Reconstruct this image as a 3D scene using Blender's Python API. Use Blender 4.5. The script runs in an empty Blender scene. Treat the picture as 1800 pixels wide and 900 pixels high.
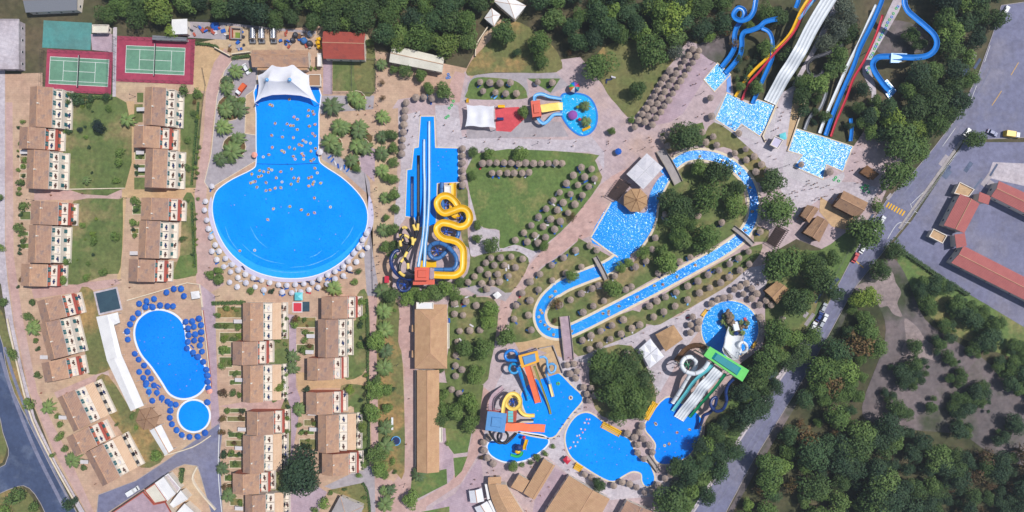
import bpy, bmesh, math, random
from mathutils import Vector, Matrix
from mathutils import noise as mnoise
random.seed(7)
PI = math.pi
SC = bpy.context.scene
COL = SC.collection
# ------------------------------------------------------------------ camera, sky, sun, exposure
S = 0.2287          # metres per photo pixel on the ground
H = 280.0           # camera height
cam_d = bpy.data.cameras.new('camera'); cam = bpy.data.objects.new('camera', cam_d); COL.objects.link(cam)
cam.location = (0, 0, H); cam.rotation_euler = (0, 0, 0)
cam_d.sensor_width = 36; cam_d.lens = 36 * H / (1800 * S); cam_d.clip_start = 1; cam_d.clip_end = 3000
SC.camera = cam
SUN_AZ = math.radians(20); SUN_EL = math.radians(61)
to_sun = Vector((math.cos(SUN_AZ) * math.cos(SUN_EL), math.sin(SUN_AZ) * math.cos(SUN_EL), math.sin(SUN_EL)))
W = bpy.data.worlds.new('World'); SC.world = W; W.use_nodes = True
wn = W.node_tree.nodes; wl = W.node_tree.links
sky = wn.new('ShaderNodeTexSky'); sky.sky_type = 'NISHITA'; sky.sun_disc = False
sky.sun_elevation = SUN_EL; sky.sun_rotation = math.atan2(to_sun.x, to_sun.y)
bg = wn['Background']; bg.inputs['Strength'].default_value = 0.1
wl.new(sky.outputs[0], bg.inputs[0])
sun_d = bpy.data.lights.new('sun', 'SUN'); sun_d.energy = 4.3; sun_d.angle = math.radians(0.53); sun_d.color = (1, 0.965, 0.925)
sun = bpy.data.objects.new('sun', sun_d); COL.objects.link(sun)
sun.rotation_euler = (-to_sun).to_track_quat('-Z', 'Y').to_euler(); sun.location = to_sun * 300
SC.view_settings.view_transform = 'Standard'; SC.view_settings.look = 'None'
SC.view_settings.exposure = 0.03; SC.view_settings.gamma = 1.0; SC.view_settings.use_curve_mapping = False

HAZE = 0.00016

# ------------------------------------------------------------------ helpers
def P(x, y, h=0.0):
    k = (H - h) / H
    return Vector(((x - 900) * S * k, (450 - y) * S * k, h))
def lin(c):
    c = c / 255.0
    return c / 12.92 if c <= 0.04045 else ((c + 0.055) / 1.055) ** 2.4
def C(r, g, b, k=0.85): return (lin(r) * k, lin(g) * k, lin(b) * k, 1)

MATS = {}
def mat(name, col, col2=None, scale=0.25, rough=0.85, bump=0.0, bscale=2.0, fine=0.25, rnd=0.0, metal=0.0, spec=0.3,
        col3=None, s3=0.03, coord='pos', tiles=False, transl=0.0, slab=None):
    """two or three tones mixed by noise, fine grain, optional bump / tile rows (uv) / per object variation"""
    m = bpy.data.materials.new(name); m.use_nodes = True; MATS[name] = m
    nt = m.node_tree; n = nt.nodes; l = nt.links
    b = n['Principled BSDF']; b.inputs['Roughness'].default_value = rough; b.inputs['Metallic'].default_value = metal
    b.inputs['Specular IOR Level'].default_value = spec
    if coord == 'pos':
        g = n.new('ShaderNodeNewGeometry'); cs = g.outputs['Position']
    elif coord == 'uv':
        g = n.new('ShaderNodeTexCoord'); cs = g.outputs['UV']
    else:
        g = n.new('ShaderNodeTexCoord'); cs = g.outputs['Object']
    def noise(sc, det=4, ro=0.6):
        t = n.new('ShaderNodeTexNoise'); t.inputs['Scale'].default_value = sc; t.inputs['Detail'].default_value = det
        t.inputs['Roughness'].default_value = ro; l.new(cs, t.inputs['Vector']); return t.outputs['Fac']
    def ramp(f, a, z):
        r = n.new('ShaderNodeMapRange'); r.inputs[1].default_value = a; r.inputs[2].default_value = z
        l.new(f, r.inputs[0]); return r.outputs[0]
    def mix(f, a, bb, mode='MIX'):
        x = n.new('ShaderNodeMix'); x.data_type = 'RGBA'; x.blend_type = mode
        if isinstance(f, float): x.inputs[0].default_value = f
        else: l.new(f, x.inputs[0])
        for k, v in ((6, a), (7, bb)):
            if isinstance(v, tuple): x.inputs[k].default_value = v
            else: l.new(v, x.inputs[k])
        return x.outputs[2]
    cur = col
    if col2: cur = mix(ramp(noise(scale), 0.36, 0.64), col, col2)
    if col3: cur = mix(ramp(noise(s3, 5, 0.65), 0.5, 0.62), cur, col3)
    if coord == 'pos' and scale < 0.2:
        cur = mix(1.0, cur, mix(ramp(noise(0.55, 5, 0.7), 0.3, 0.7), (0.86, 0.86, 0.88, 1), (1.1, 1.09, 1.07, 1)), 'MULTIPLY')
        cur = mix(1.0, cur, mix(ramp(noise(0.16, 3, 0.6), 0.42, 0.5), (0.93, 0.92, 0.92, 1), (1.03, 1.03, 1.03, 1)), 'MULTIPLY')
    if fine:
        f = ramp(noise(scale * 9 if col2 else 3.0, 3), 0.25, 0.75)
        d = 1 - fine
        cur = mix(1.0, cur, mix(f, (d, d, d, 1), (1 + fine * 0.6,) * 3 + (1,)), 'MULTIPLY')
    if rnd:
        oi = n.new('ShaderNodeObjectInfo')
        cur = mix(1.0, cur, mix(oi.outputs['Random'], (1 - rnd, 1 - rnd, 1 - rnd * 0.6, 1), (1 + rnd, 1 + rnd * 0.8, 1 + rnd * 0.3, 1)), 'MULTIPLY')
    if slab:
        mp = n.new('ShaderNodeMapping'); mp.inputs['Rotation'].default_value = (0, 0, slab[1]); l.new(cs, mp.inputs['Vector'])
        br = n.new('ShaderNodeTexBrick'); br.inputs['Scale'].default_value = slab[0]; br.inputs['Mortar Size'].default_value = 0.018
        br.inputs['Color1'].default_value = (1.03, 1.03, 1.03, 1); br.inputs['Color2'].default_value = (0.97, 0.965, 0.965, 1); br.inputs['Mortar'].default_value = (0.9, 0.89, 0.9, 1)
        l.new(mp.outputs[0], br.inputs['Vector']); cur = mix(1.0, cur, br.outputs['Color'], 'MULTIPLY')
    hgt = None
    if tiles:
        w = n.new('ShaderNodeTexWave'); w.inputs['Scale'].default_value = 0.8; w.inputs['Distortion'].default_value = 0.6
        w.inputs['Detail'].default_value = 1; l.new(cs, w.inputs['Vector'])
        w2 = n.new('ShaderNodeTexWave'); w2.bands_direction = 'Y'; w2.inputs['Scale'].default_value = 0.62; w2.inputs['Distortion'].default_value = 0.8
        l.new(cs, w2.inputs['Vector'])
        cur = mix(1.0, cur, mix(w2.outputs['Fac'], (0.80, 0.78, 0.78, 1), (1.08, 1.07, 1.05, 1)), 'MULTIPLY')
        cur = mix(1.0, cur, mix(w.outputs['Fac'], (0.88, 0.87, 0.87, 1), (1.05, 1.05, 1.05, 1)), 'MULTIPLY')
        hgt = w.outputs['Fac']; bump = bump or 0.35
    if isinstance(cur, tuple): b.inputs['Base Color'].default_value = cur
    else: l.new(cur, b.inputs['Base Color'])
    if bump:
        bp = n.new('ShaderNodeBump'); bp.inputs['Strength'].default_value = bump; bp.inputs['Distance'].default_value = 0.12
        l.new(hgt if hgt is not None else noise(bscale, 4), bp.inputs['Height']); l.new(bp.outputs[0], b.inputs['Normal'])
    if transl:
        t = n.new('ShaderNodeBsdfTranslucent'); mx = n.new('ShaderNodeMixShader'); mx.inputs[0].default_value = transl
        if isinstance(cur, tuple): t.inputs[0].default_value = cur
        else: l.new(cur, t.inputs[0])
        l.new(b.outputs[0], mx.inputs[1]); l.new(t.outputs[0], mx.inputs[2]); l.new(mx.outputs[0], n['Material Output'].inputs[0])
    return m

def water(name, col, col2, wave=0.5, foam=0.0, wscale=0.9, fscale=0.8, rough=0.06, dist=0.25):
    m = bpy.data.materials.new(name); m.use_nodes = True; MATS[name] = m
    n = m.node_tree.nodes; l = m.node_tree.links; b = n['Principled BSDF']
    g = n.new('ShaderNodeNewGeometry')
    def noise(sc, det=3, ro=0.55, d=0.0):
        t = n.new('ShaderNodeTexNoise'); t.inputs['Scale'].default_value = sc; t.inputs['Detail'].default_value = det
        t.inputs['Roughness'].default_value = ro; t.inputs['Distortion'].default_value = d; l.new(g.outputs['Position'], t.inputs['Vector']); return t.outputs['Fac']
    def mr(f, a, z):
        r = n.new('ShaderNodeMapRange'); r.inputs[1].default_value = a; r.inputs[2].default_value = z; l.new(f, r.inputs[0]); return r.outputs[0]
    def mix(f, a, c):
        x = n.new('ShaderNodeMix'); x.data_type = 'RGBA'; l.new(f, x.inputs[0])
        for k, v in ((6, a), (7, c)):
            if isinstance(v, tuple): x.inputs[k].default_value = v
            else: l.new(v, x.inputs[k])
        return x.outputs[2]
    cur = mix(mr(noise(0.07, 4), 0.35, 0.65), col, col2)
    dk = tuple(v * 0.8 for v in col[:3]) + (1,)
    cur = mix(mr(noise(1.1, 3, 0.6, 0.6), 0.55, 0.72), cur, dk)
    b.inputs['Roughness'].default_value = rough; b.inputs['IOR'].default_value = 1.33
    if foam:
        f = mr(noise(fscale, 4, 0.65, 1.2), 0.62 - 0.2 * foam, 0.72 - 0.16 * foam)
        cur = mix(f, cur, (0.80, 0.86, 0.90, 1))
        rr = n.new('ShaderNodeMapRange'); rr.inputs[3].default_value = rough; rr.inputs[4].default_value = 0.7
        l.new(f, rr.inputs[0]); l.new(rr.outputs[0], b.inputs['Roughness'])
    l.new(cur, b.inputs['Base Color'])
    if wave:
        bp = n.new('ShaderNodeBump'); bp.inputs['Strength'].default_value = wave; bp.inputs['Distance'].default_value = dist
        l.new(noise(wscale, 3, 0.6, 0.5), bp.inputs['Height']); l.new(bp.outputs[0], b.inputs['Normal'])
    return m

# ---- mesh builder
class MB:
    def __init__(s): s.v = []; s.f = []; s.m = []; s.uv = {}
    def add(s, vs, fs, mi=0):
        o = len(s.v); s.v += [Vector(v) for v in vs]
        for f in fs: s.f.append(tuple(i + o for i in f)); s.m.append(mi)
        return o
    def quad(s, a, b, c, d, mi=0, uv=None):
        s.add([a, b, c, d], [(0, 1, 2, 3)], mi)
        if uv: s.uv[len(s.f) - 1] = uv
    def box(s, c, d, rz=0.0, mi=0):
        cx, cy, cz = c; dx, dy, dz = d[0] / 2, d[1] / 2, d[2] / 2
        R = Matrix.Rotation(rz, 3, 'Z')
        vs = [Vector((cx, cy, cz)) + R @ Vector((a * dx, b * dy, e * dz)) for e in (-1, 1) for a, b in ((-1, -1), (1, -1), (1, 1), (-1, 1))]
        s.add(vs, [(3, 2, 1, 0), (4, 5, 6, 7), (0, 1, 5, 4), (1, 2, 6, 5), (2, 3, 7, 6), (3, 0, 4, 7)], mi)
    def prism(s, pts, z0, z1, mi=0):
        n = len(pts)
        pts = [Vector((p[0], p[1], 0)) for p in pts]
        if sum(pts[i].x * pts[(i + 1) % n].y - pts[(i + 1) % n].x * pts[i].y for i in range(n)) < 0: pts.reverse()
        vs = [Vector((p.x, p.y, z0)) for p in pts] + [Vector((p.x, p.y, z1)) for p in pts]
        fs = [tuple(range(n, 2 * n)), tuple(reversed(range(n)))] + [(i, (i + 1) % n, n + (i + 1) % n, n + i) for i in range(n)]
        s.add(vs, fs, mi)
    def sheet(s, pts, z, mi=0):
        pts = [Vector((p[0], p[1], z)) for p in pts]; n = len(pts)
        if sum(pts[i].x * pts[(i + 1) % n].y - pts[(i + 1) % n].x * pts[i].y for i in range(n)) < 0: pts.reverse()
        s.add(pts, [tuple(range(n))], mi)
    def cyl(s, a, b, r0, r1=None, n=8, mi=0, caps=True):
        r1 = r0 if r1 is None else r1
        a = Vector(a); b = Vector(b); d = (b - a).normalized()
        u = d.orthogonal().normalized(); w = d.cross(u)
        vs = []
        for p, r in ((a, r0), (b, r1)):
            for i in range(n):
                t = 2 * PI * i / n; vs.append(p + (u * math.cos(t) + w * math.sin(t)) * r)
        fs = [(i, (i + 1) % n, n + (i + 1) % n, n + i) for i in range(n)]
        if caps: fs += [tuple(reversed(range(n))), tuple(range(n, 2 * n))]
        s.add(vs, fs, mi)
    def lathe(s, prof, c=(0, 0, 0), n=12, mi=0, jit=0.0):
        vs = []; c = Vector(c)
        for k, (r, z) in enumerate(prof):
            for i in range(n):
                t = 2 * PI * i / n; q = r * (1 + (random.uniform(-jit, jit) if jit else 0))
                vs.append(c + Vector((q * math.cos(t), q * math.sin(t), z + (random.uniform(-jit, jit) * 0.5 if jit else 0))))
        fs = [(k * n + i, k * n + (i + 1) % n, (k + 1) * n + (i + 1) % n, (k + 1) * n + i) for k in range(len(prof) - 1) for i in range(n)]
        s.add(vs, fs, mi)
    def torus(s, c, R, r, n=16, k=8, mi=0, mi2=None):
        c = Vector(c); vs = []
        for i in range(n):
            t = 2 * PI * i / n
            for j in range(k):
                p = 2 * PI * j / k; q = R + r * math.cos(p)
                vs.append(c + Vector((q * math.cos(t), q * math.sin(t), r * math.sin(p))))
        o = len(s.f)
        s.add(vs, [(i * k + j, ((i + 1) % n) * k + j, ((i + 1) % n) * k + (j + 1) % k, i * k + (j + 1) % k) for i in range(n) for j in range(k)], mi)
        if mi2 is not None:
            for i in range(n):
                if (i // 2) % 2:
                    for j in range(k): s.m[o + i * k + j] = mi2
    def sphere(s, c, r, n=10, k=6, mi=0, sc=(1, 1, 1)):
        pr = [(max(0.001, math.sin(PI * i / k)) , -math.cos(PI * i / k)) for i in range(k + 1)]
        c = Vector(c); vs = []
        for q, z in pr:
            for i in range(n):
                t = 2 * PI * i / n; vs.append(c + Vector((q * math.cos(t) * r * sc[0], q * math.sin(t) * r * sc[1], z * r * sc[2])))
        s.add(vs, [(a * n + i, a * n + (i + 1) % n, (a + 1) * n + (i + 1) % n, (a + 1) * n + i) for a in range(k) for i in range(n)], mi)
    def mesh(s, name, mats, smooth=False, origin=None):
        me = bpy.data.meshes.new(name)
        o = Vector(origin) if origin is not None else Vector((0, 0, 0))
        me.from_pydata([tuple(v - o) for v in s.v], [], s.f)
        for m in (mats if isinstance(mats, (list, tuple)) else [mats]): me.materials.append(MATS[m] if isinstance(m, str) else m)
        if any(s.m): me.polygons.foreach_set('material_index', s.m)
        if s.uv:
            ul = me.uv_layers.new(name='UVMap')
            for fi, uv in s.uv.items():
                for k, li in enumerate(me.polygons[fi].loop_indices): ul.data[li].uv = uv[k]
        if smooth: me.polygons.foreach_set('use_smooth', [True] * len(me.polygons))
        me.update(); return me

def link(name, me, parent=None, loc=(0, 0, 0), rz=0.0, sc=None):
    o = bpy.data.objects.new(name, me); COL.objects.link(o)
    o.location = loc
    if rz: o.rotation_euler = (0, 0, rz)
    if sc is not None: o.scale = sc if isinstance(sc, tuple) else (sc, sc, sc)
    if parent is not None: o.parent = parent
    return o
def part(root, name, mb, mats, smooth=False, label=None):
    """mesh given in world coordinates, becomes a child of root (an unrotated Empty or part)"""
    org = Vector(root['_o']) if '_o' in root else root.location
    o = link(name, mb.mesh(name, mats, smooth, org), root)
    o['_o'] = tuple(org)
    if label: o['label'] = label
    return o
def empty(name, loc):
    o = bpy.data.objects.new(name, None); COL.objects.link(o); o.location = loc; o.empty_display_size = 0.5
    o['_o'] = tuple(loc); return o
def structure(name, mb, mats, smooth=False):
    o = link(name, mb.mesh(name, mats, smooth)); o['kind'] = 'structure'; return o
REG = []
def reg(o, phrase, cat, group=None, pos=None, mode='auto'):
    """mode 'fixed': phrase is the whole label; 'auto': a landmark and, where needed, an ordinal are added; 'row': only an ordinal"""
    o['category'] = cat
    if group: o['group'] = group
    p = pos if pos is not None else (900 + o.location.x / S, 450 - o.location.y / S)
    REG.append((o, phrase, mode, p)); return o

def spl(pts, n=6, closed=False):
    pts = [Vector(p) if not isinstance(p, Vector) else p for p in pts]
    if len(pts[0]) == 2: pts = [Vector((p.x, p.y, 0)) for p in pts]
    out = []; N = len(pts); rng = range(N) if closed else range(N - 1)
    for i in rng:
        if closed: p0, p1, p2, p3 = pts[i - 1], pts[i], pts[(i + 1) % N], pts[(i + 2) % N]
        else: p0, p1, p2, p3 = pts[max(i - 1, 0)], pts[i], pts[i + 1], pts[min(i + 2, N - 1)]
        for k in range(n):
            t = k / n
            out.append(0.5 * ((2 * p1) + (p2 - p0) * t + (2 * p0 - 5 * p1 + 4 * p2 - p3) * t * t + (3 * p1 - p0 - 3 * p2 + p3) * t ** 3))
    if not closed: out.append(pts[-1].copy())
    return out
def pxs(pts, h=0.0, smooth=0, closed=True):
    w = [P(p[0], p[1], p[2] if len(p) > 2 else h) for p in pts]
    return spl(w, smooth, closed) if smooth else w
def offset(poly, d):
    """grow (d>0) a closed polygon"""
    n = len(poly); a = sum(poly[i].x * poly[(i + 1) % n].y - poly[(i + 1) % n].x * poly[i].y for i in range(n))
    sg = 1 if a > 0 else -1; out = []
    for i in range(n):
        e1 = (poly[i] - poly[i - 1]); e2 = (poly[(i + 1) % n] - poly[i])
        n1 = Vector((e1.y, -e1.x, 0)); n2 = Vector((e2.y, -e2.x, 0))
        n1 = n1.normalized() if n1.length > 1e-9 else n2.normalized(); n2 = n2.normalized() if n2.length > 1e-9 else n1
        m = n1 + n2
        if m.length < 0.3: m = n1
        m.normalize(); k = min(2.0, 1 / max(0.3, m.dot(n1)))
        out.append(poly[i] + m * d * k * sg)
    return out
def ribbon(path, ws):
    """left and right edge of a path of given widths (m)"""
    L, R = [], []; n = len(path)
    for i, p in enumerate(path):
        t = path[min(i + 1, n - 1)] - path[max(i - 1, 0)]; t.z = 0; t.normalize()
        nn = Vector((-t.y, t.x, 0)); w = ws(i / (n - 1)) if callable(ws) else ws
        L.append(p + nn * w / 2); R.append(p - nn * w / 2)
    return L, R
def inside(x, y, poly):
    c = False; n = len(poly)
    for i in range(n):
        x1, y1 = poly[i][:2]; x2, y2 = poly[i - 1][:2]
        if (y1 > y) != (y2 > y) and x < (x2 - x1) * (y - y1) / (y2 - y1) + x1: c = not c
    return c

# ------------------------------------------------------------------ materials
mat('soil', C(104, 92, 70), C(80, 82, 54), 0.05, fine=0.35, bump=0.5, bscale=0.8, col3=C(60, 66, 38), s3=0.02)
mat('dry_earth', C(130, 117, 118), C(102, 95, 96), 0.04, fine=0.35, bump=0.4, col3=C(70, 78, 54), s3=0.022)
mat('tan_paving', C(198, 170, 144), C(194, 160, 138), 0.05, fine=0.13, col3=C(198, 174, 142), s3=0.02, slab=(0.28, 0.0))
mat('pink_paving', C(198, 166, 158), C(192, 156, 148), 0.06, fine=0.13, col3=C(198, 172, 164), s3=0.03, slab=(0.4, 0.0))
mat('sand_paving', C(204, 174, 132), C(198, 164, 126), 0.05, fine=0.12, slab=(0.35, 0.0))
mat('plaza_paving', C(194, 176, 178), C(188, 166, 168), 0.04, fine=0.16, col3=C(194, 168, 158), s3=0.018, slab=(0.2, 0.6))
mat('lilac_paving', C(184, 164, 174), C(176, 152, 162), 0.06, fine=0.13, slab=(0.3, 0.3))
mat('grey_paving', C(176, 168, 172), C(164, 156, 162), 0.08, fine=0.14)
mat('pale_concrete', C(202, 194, 200), C(190, 180, 186), 0.1, fine=0.16, slab=(0.16, 0.25))
mat('asphalt', C(126, 127, 154), C(114, 116, 142), 0.06, fine=0.18, col3=C(134, 132, 150), s3=0.03)
mat('dark_asphalt', C(74, 88, 120), C(62, 74, 102), 0.08, fine=0.2, col3=C(104, 116, 140), s3=0.05)
mat('lawn', C(98, 116, 64), C(114, 122, 72), 0.07, fine=0.35, bump=0.5, bscale=3, col3=C(152, 136, 96), s3=0.035)
mat('dry_lawn', C(128, 124, 78), C(106, 114, 66), 0.08, fine=0.35, bump=0.5, bscale=3, col3=C(168, 138, 90), s3=0.05)
mat('green_lawn', C(94, 120, 62), C(106, 126, 68), 0.09, fine=0.3, bump=0.5, bscale=3, col3=C(142, 136, 86), s3=0.05)
mat('planting_soil', C(122, 96, 66), C(98, 84, 50), 0.15, fine=0.35, bump=0.5)
mat('court_green', C(112, 156, 130), C(104, 148, 124), 0.1, fine=0.08)
mat('court_teal', C(86, 150, 146), C(92, 140, 136), 0.1, fine=0.1)
mat('court_red', C(172, 70, 94), C(162, 64, 88), 0.1, fine=0.1)
mat('play_red', C(214, 84, 92), C(204, 78, 86), 0.1, fine=0.08)
mat('court_blue', C(58, 84, 98), C(50, 74, 90), 0.3, fine=0.15)
mat('line_white', C(236, 236, 232), fine=0.08)
mat('line_yellow', C(232, 180, 60), fine=0.2)
mat('roof_tile', C(194, 158, 132), C(176, 140, 120), 0.35, fine=0.22, coord='uv', tiles=True, rnd=0.13, col3=C(150, 130, 124), s3=0.25)
mat('roof_orange', C(206, 168, 130), C(194, 154, 120), 0.3, fine=0.16, coord='uv', tiles=True, rnd=0.05, col3=C(190, 152, 116), s3=0.2)
mat('roof_red', C(178, 86, 72), C(166, 78, 68), 0.3, fine=0.15, coord='uv', tiles=True, col3=C(150, 76, 68), s3=0.2)
mat('roof_salmon', C(186, 110, 106), C(176, 102, 100), 0.3, fine=0.12, coord='uv', tiles=True)
mat('roof_brown', C(176, 142, 112), C(160, 126, 100), 0.4, fine=0.2, coord='uv', tiles=True, rnd=0.08, col3=C(140, 112, 94), s3=0.3)
mat('ridge_tile', C(206, 164, 130), C(192, 148, 120), 0.6, fine=0.15)
mat('plaster', C(236, 226, 212), C(226, 214, 200), 0.4, fine=0.06, rnd=0.03)
mat('red_plaster', C(206, 122, 96), C(196, 112, 90), 0.4, fine=0.08, rnd=0.05)
mat('terrace_tile', C(240, 230, 216), C(230, 218, 206), 0.5, fine=0.08, coord='pos')
mat('teal_paint', C(36, 112, 118), C(30, 100, 108), 1.0, fine=0.1, rough=0.5)
mat('white_sheet', C(236, 234, 232), C(224, 222, 222), 0.25, fine=0.06, rough=0.55)
mat('cream_sheet', C(226, 220, 204), C(212, 206, 190), 0.25, fine=0.1, rough=0.6)
mat('canvas', C(240, 240, 244), C(232, 232, 240), 0.3, fine=0.04, rough=0.6, transl=0.12)
mat('thatch', C(178, 160, 148), C(154, 138, 128), 1.6, fine=0.35, bump=0.8, bscale=6, coord='obj', rnd=0.12)
mat('thatch_gold', C(192, 154, 114), C(174, 138, 102), 0.8, fine=0.3, bump=0.8, bscale=4)
mat('wood', C(128, 92, 62), C(108, 76, 52), 1.2, fine=0.25)
mat('dark_wood', C(74, 58, 56), C(58, 46, 46), 1.2, fine=0.3)
mat('dark_metal', C(62, 62, 70), None, fine=0.1, rough=0.5)
mat('grey_metal', C(150, 152, 158), None, fine=0.08, rough=0.4, metal=0.4)
mat('steel', C(225, 225, 228), C(200, 200, 206), 0.6, fine=0.1, rough=0.22, metal=0.9)
mat('concrete', C(176, 168, 166), C(160, 152, 152), 0.3, fine=0.15)
mat('stone', C(176, 164, 150), C(140, 130, 118), 0.7, fine=0.35, bump=0.9, bscale=1.5)
mat('rock', C(150, 128, 106), C(112, 98, 86), 0.6, fine=0.4, bump=1.0, bscale=1.2)
mat('coping', C(228, 214, 190), C(218, 200, 174), 0.5, fine=0.1)
mat('coping_white', C(238, 240, 244), C(228, 232, 240), 0.5, fine=0.06)
mat('coping_lilac', C(206, 200, 222), C(196, 190, 214), 0.3, fine=0.08)
mat('brick_red', C(186, 92, 74), C(168, 80, 66), 0.5, fine=0.15)
mat('pole_white', C(220, 220, 220), None, fine=0.05)
def plain(name, r, g, b, rough=0.4, **k): return mat(name, C(r, g, b), tuple(min(1, v * 0.9) for v in C(r, g, b)[:3]) + (1,), 0.6, fine=0.06, rough=rough, **k)
plain('fab_blue', 34, 100, 194, 0.8, rnd=0.15); plain('fab_white', 216, 213, 220, 0.8, rnd=0.1); plain('fab_pink', 244, 170, 150, 0.8); plain('fab_red', 214, 60, 76, 0.8)
plain('fab_green', 60, 170, 90, 0.8); plain('fab_navy', 40, 52, 96, 0.8); plain('fab_yellow', 236, 206, 70, 0.8); plain('fab_cyan', 60, 190, 220, 0.8)
plain('fab_purple', 150, 84, 170, 0.8); plain('fab_brown', 92, 62, 54, 0.8); plain('fab_orange', 236, 130, 60, 0.8); plain('fab_pale', 220, 214, 214, 0.8)
plain('gl_yellow', 246, 190, 30, 0.3); plain('gl_blue', 30, 130, 220, 0.25); plain('gl_sky', 110, 180, 236, 0.3); plain('gl_navy', 34, 58, 116, 0.3)
plain('gl_steelblue', 62, 116, 176, 0.3); plain('gl_black', 34, 36, 44, 0.35); plain('gl_white', 236, 240, 244, 0.3); plain('gl_orange', 250, 126, 84, 0.35)
plain('gl_green', 24, 140, 92, 0.3); plain('gl_lime', 98, 208, 96, 0.45); plain('gl_teal', 20, 140, 150, 0.4); plain('gl_aqua', 110, 206, 214, 0.3)
plain('gl_red', 206, 50, 72, 0.35); plain('gl_paleyellow', 252, 216, 110, 0.35); plain('gl_cyan', 24, 156, 220, 0.3); plain('gl_olive', 150, 150, 84, 0.5)
plain('roof_coral', 224, 104, 82, 0.5); plain('roof_skyblue', 92, 150, 206, 0.5); plain('roof_amber', 244, 176, 50, 0.5); plain('gl_cream', 246, 226, 160, 0.4)
plain('car_white', 236, 238, 240, 0.2); plain('car_red', 190, 30, 48, 0.2); plain('car_blue', 30, 60, 130, 0.2); plain('car_silver', 180, 186, 194, 0.2); plain('car_yellow', 240, 196, 40, 0.3)
plain('car_orange', 226, 104, 60, 0.6); plain('glass_dark', 30, 40, 56, 0.08); plain('tyre', 28, 28, 30, 0.8)
plain('skin_a', 206, 152, 122, 0.6); plain('skin_b', 168, 112, 84, 0.6); plain('hair_dark', 48, 36, 30, 0.7); plain('hair_fair', 150, 116, 72, 0.7)
plain('ring_white', 226, 214, 180, 0.4); plain('ring_yellow', 236, 210, 104, 0.4); plain('ring_pink', 236, 170, 176, 0.4); plain('ring_green', 60, 196, 110, 0.4)
LB = dict(fine=0.3, rnd=0.36, rough=0.6, coord='pos', transl=0.18)
mat('leaf_mid', C(102, 134, 66), C(126, 152, 80), 0.5, **LB)
mat('leaf_light', C(134, 154, 70), C(110, 138, 58), 0.5, **LB)
mat('leaf_dark', C(78, 108, 58), C(100, 126, 66), 0.4, **LB)
mat('leaf_deep', C(58, 88, 60), C(74, 100, 62), 0.4, **LB)
mat('leaf_olive', C(118, 130, 112, 0.8), C(96, 110, 98, 0.8), 0.5, **LB)
mat('leaf_brown', C(124, 92, 66, 0.8), C(104, 100, 56, 0.8), 0.5, **LB)
mat('leaf_navy', C(44, 64, 66, 0.8), C(54, 78, 62, 0.8), 0.5, **LB)
mat('leaf_palm', C(110, 140, 84), C(132, 152, 92), 0.6, **LB)
mat('bark', C(104, 84, 66), C(82, 66, 54), 2.0, fine=0.3, bump=0.6, bscale=6)
water('water_blue', C(0, 132, 242, 1), C(10, 142, 246, 1), wave=1.0, wscale=0.8, rough=0.14, dist=0.1)
water('water_deep', C(0, 122, 232, 1), C(12, 132, 240, 1), wave=1.0, wscale=0.8, rough=0.14, dist=0.1)
water('water_river', C(16, 134, 230, 1), C(40, 152, 234, 1), wave=1.0, wscale=1.0, dist=0.2, rough=0.13)
water('water_splash', C(24, 144, 228, 1), C(50, 166, 232, 1), wave=1.0, foam=0.36, wscale=1.0, fscale=1.05, dist=0.24, rough=0.13)
water('water_cyan', C(20, 160, 222, 0.95), C(40, 174, 226, 0.95), wave=0.5, foam=0.12, wscale=1.0)
mat('roof_pale', C(232, 200, 168), C(222, 186, 154), 0.3, fine=0.12, coord='uv', tiles=True)
mat('foam', C(120, 190, 246), C(60, 160, 244), 1.6, fine=0.2)
mat('asphalt_worn', C(132, 134, 156), C(120, 122, 144), 0.12, fine=0.2)
mat('wet_concrete', C(180, 172, 178), C(160, 152, 160), 0.25, fine=0.2, rough=0.42, spec=0.4, bump=1.0, bscale=2.5)
mat('canopy_grey', C(214, 211, 216), C(198, 196, 204), 0.8, fine=0.1, rough=0.7)
mat('dust', C(162, 146, 144), C(140, 126, 124), 0.08, fine=0.3)
water('water_shallow', C(30, 152, 244, 1), C(44, 160, 246, 1), wave=1.0, wscale=0.8, rough=0.14, dist=0.1)
# ------------------------------------------------------------------ ground, paving, lawns, roads
g = MB(); g.sheet([(-900, -900), (900, -900), (900, 900), (-900, 900)], 0.0); structure('ground', g, 'soil')
_z = [0.012]
def sheet(name, m, pts, smooth=0, z=None, kerb=None):
    _z[0] += 0.0006
    zz = _z[0] if z is None else z
    pl = pxs(pts, 0, smooth)
    b = MB(); b.sheet(pl, zz); o = structure(name, b, m)
    if kerb:
        k = MB(); ring(k, pl, offset(pl, 0.22), zz - 0.01, zz + 0.11); part(o, 'kerb', k, kerb)
    return o
def ring(b, inner, outer, z0, z1, mi=0):
    n = len(inner)
    I = [Vector((p.x, p.y, z1)) for p in inner]; O = [Vector((p.x, p.y, z1)) for p in outer]
    I0 = [Vector((p.x, p.y, z0)) for p in inner]; O0 = [Vector((p.x, p.y, z0)) for p in outer]
    fs = []
    for i in range(n):
        j = (i + 1) % n
        fs += [(i, j, n + j, n + i), (2 * n + i, 2 * n + j, j, i), (n + i, n + j, 3 * n + j, 3 * n + i)]
    b.add(I + O + I0 + O0, fs, mi)
def band(b, path, w, z0, z1, mi=0):
    L, R = ribbon(path, w); n = len(L)
    vs = [Vector((p.x, p.y, z1)) for p in L] + [Vector((p.x, p.y, z1)) for p in R] + [Vector((p.x, p.y, z0)) for p in L] + [Vector((p.x, p.y, z0)) for p in R]
    fs = []
    for i in range(n - 1): fs += [(n + i, n + i + 1, i + 1, i), (i, i + 1, 2 * n + i + 1, 2 * n + i), (n + i + 1, n + i, 3 * n + i, 3 * n + i + 1)]
    fs += [(0, 2 * n, 3 * n, n), (n - 1, 2 * n - 1, 4 * n - 1, 3 * n - 1)]
    b.add(vs, fs, mi)
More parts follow.
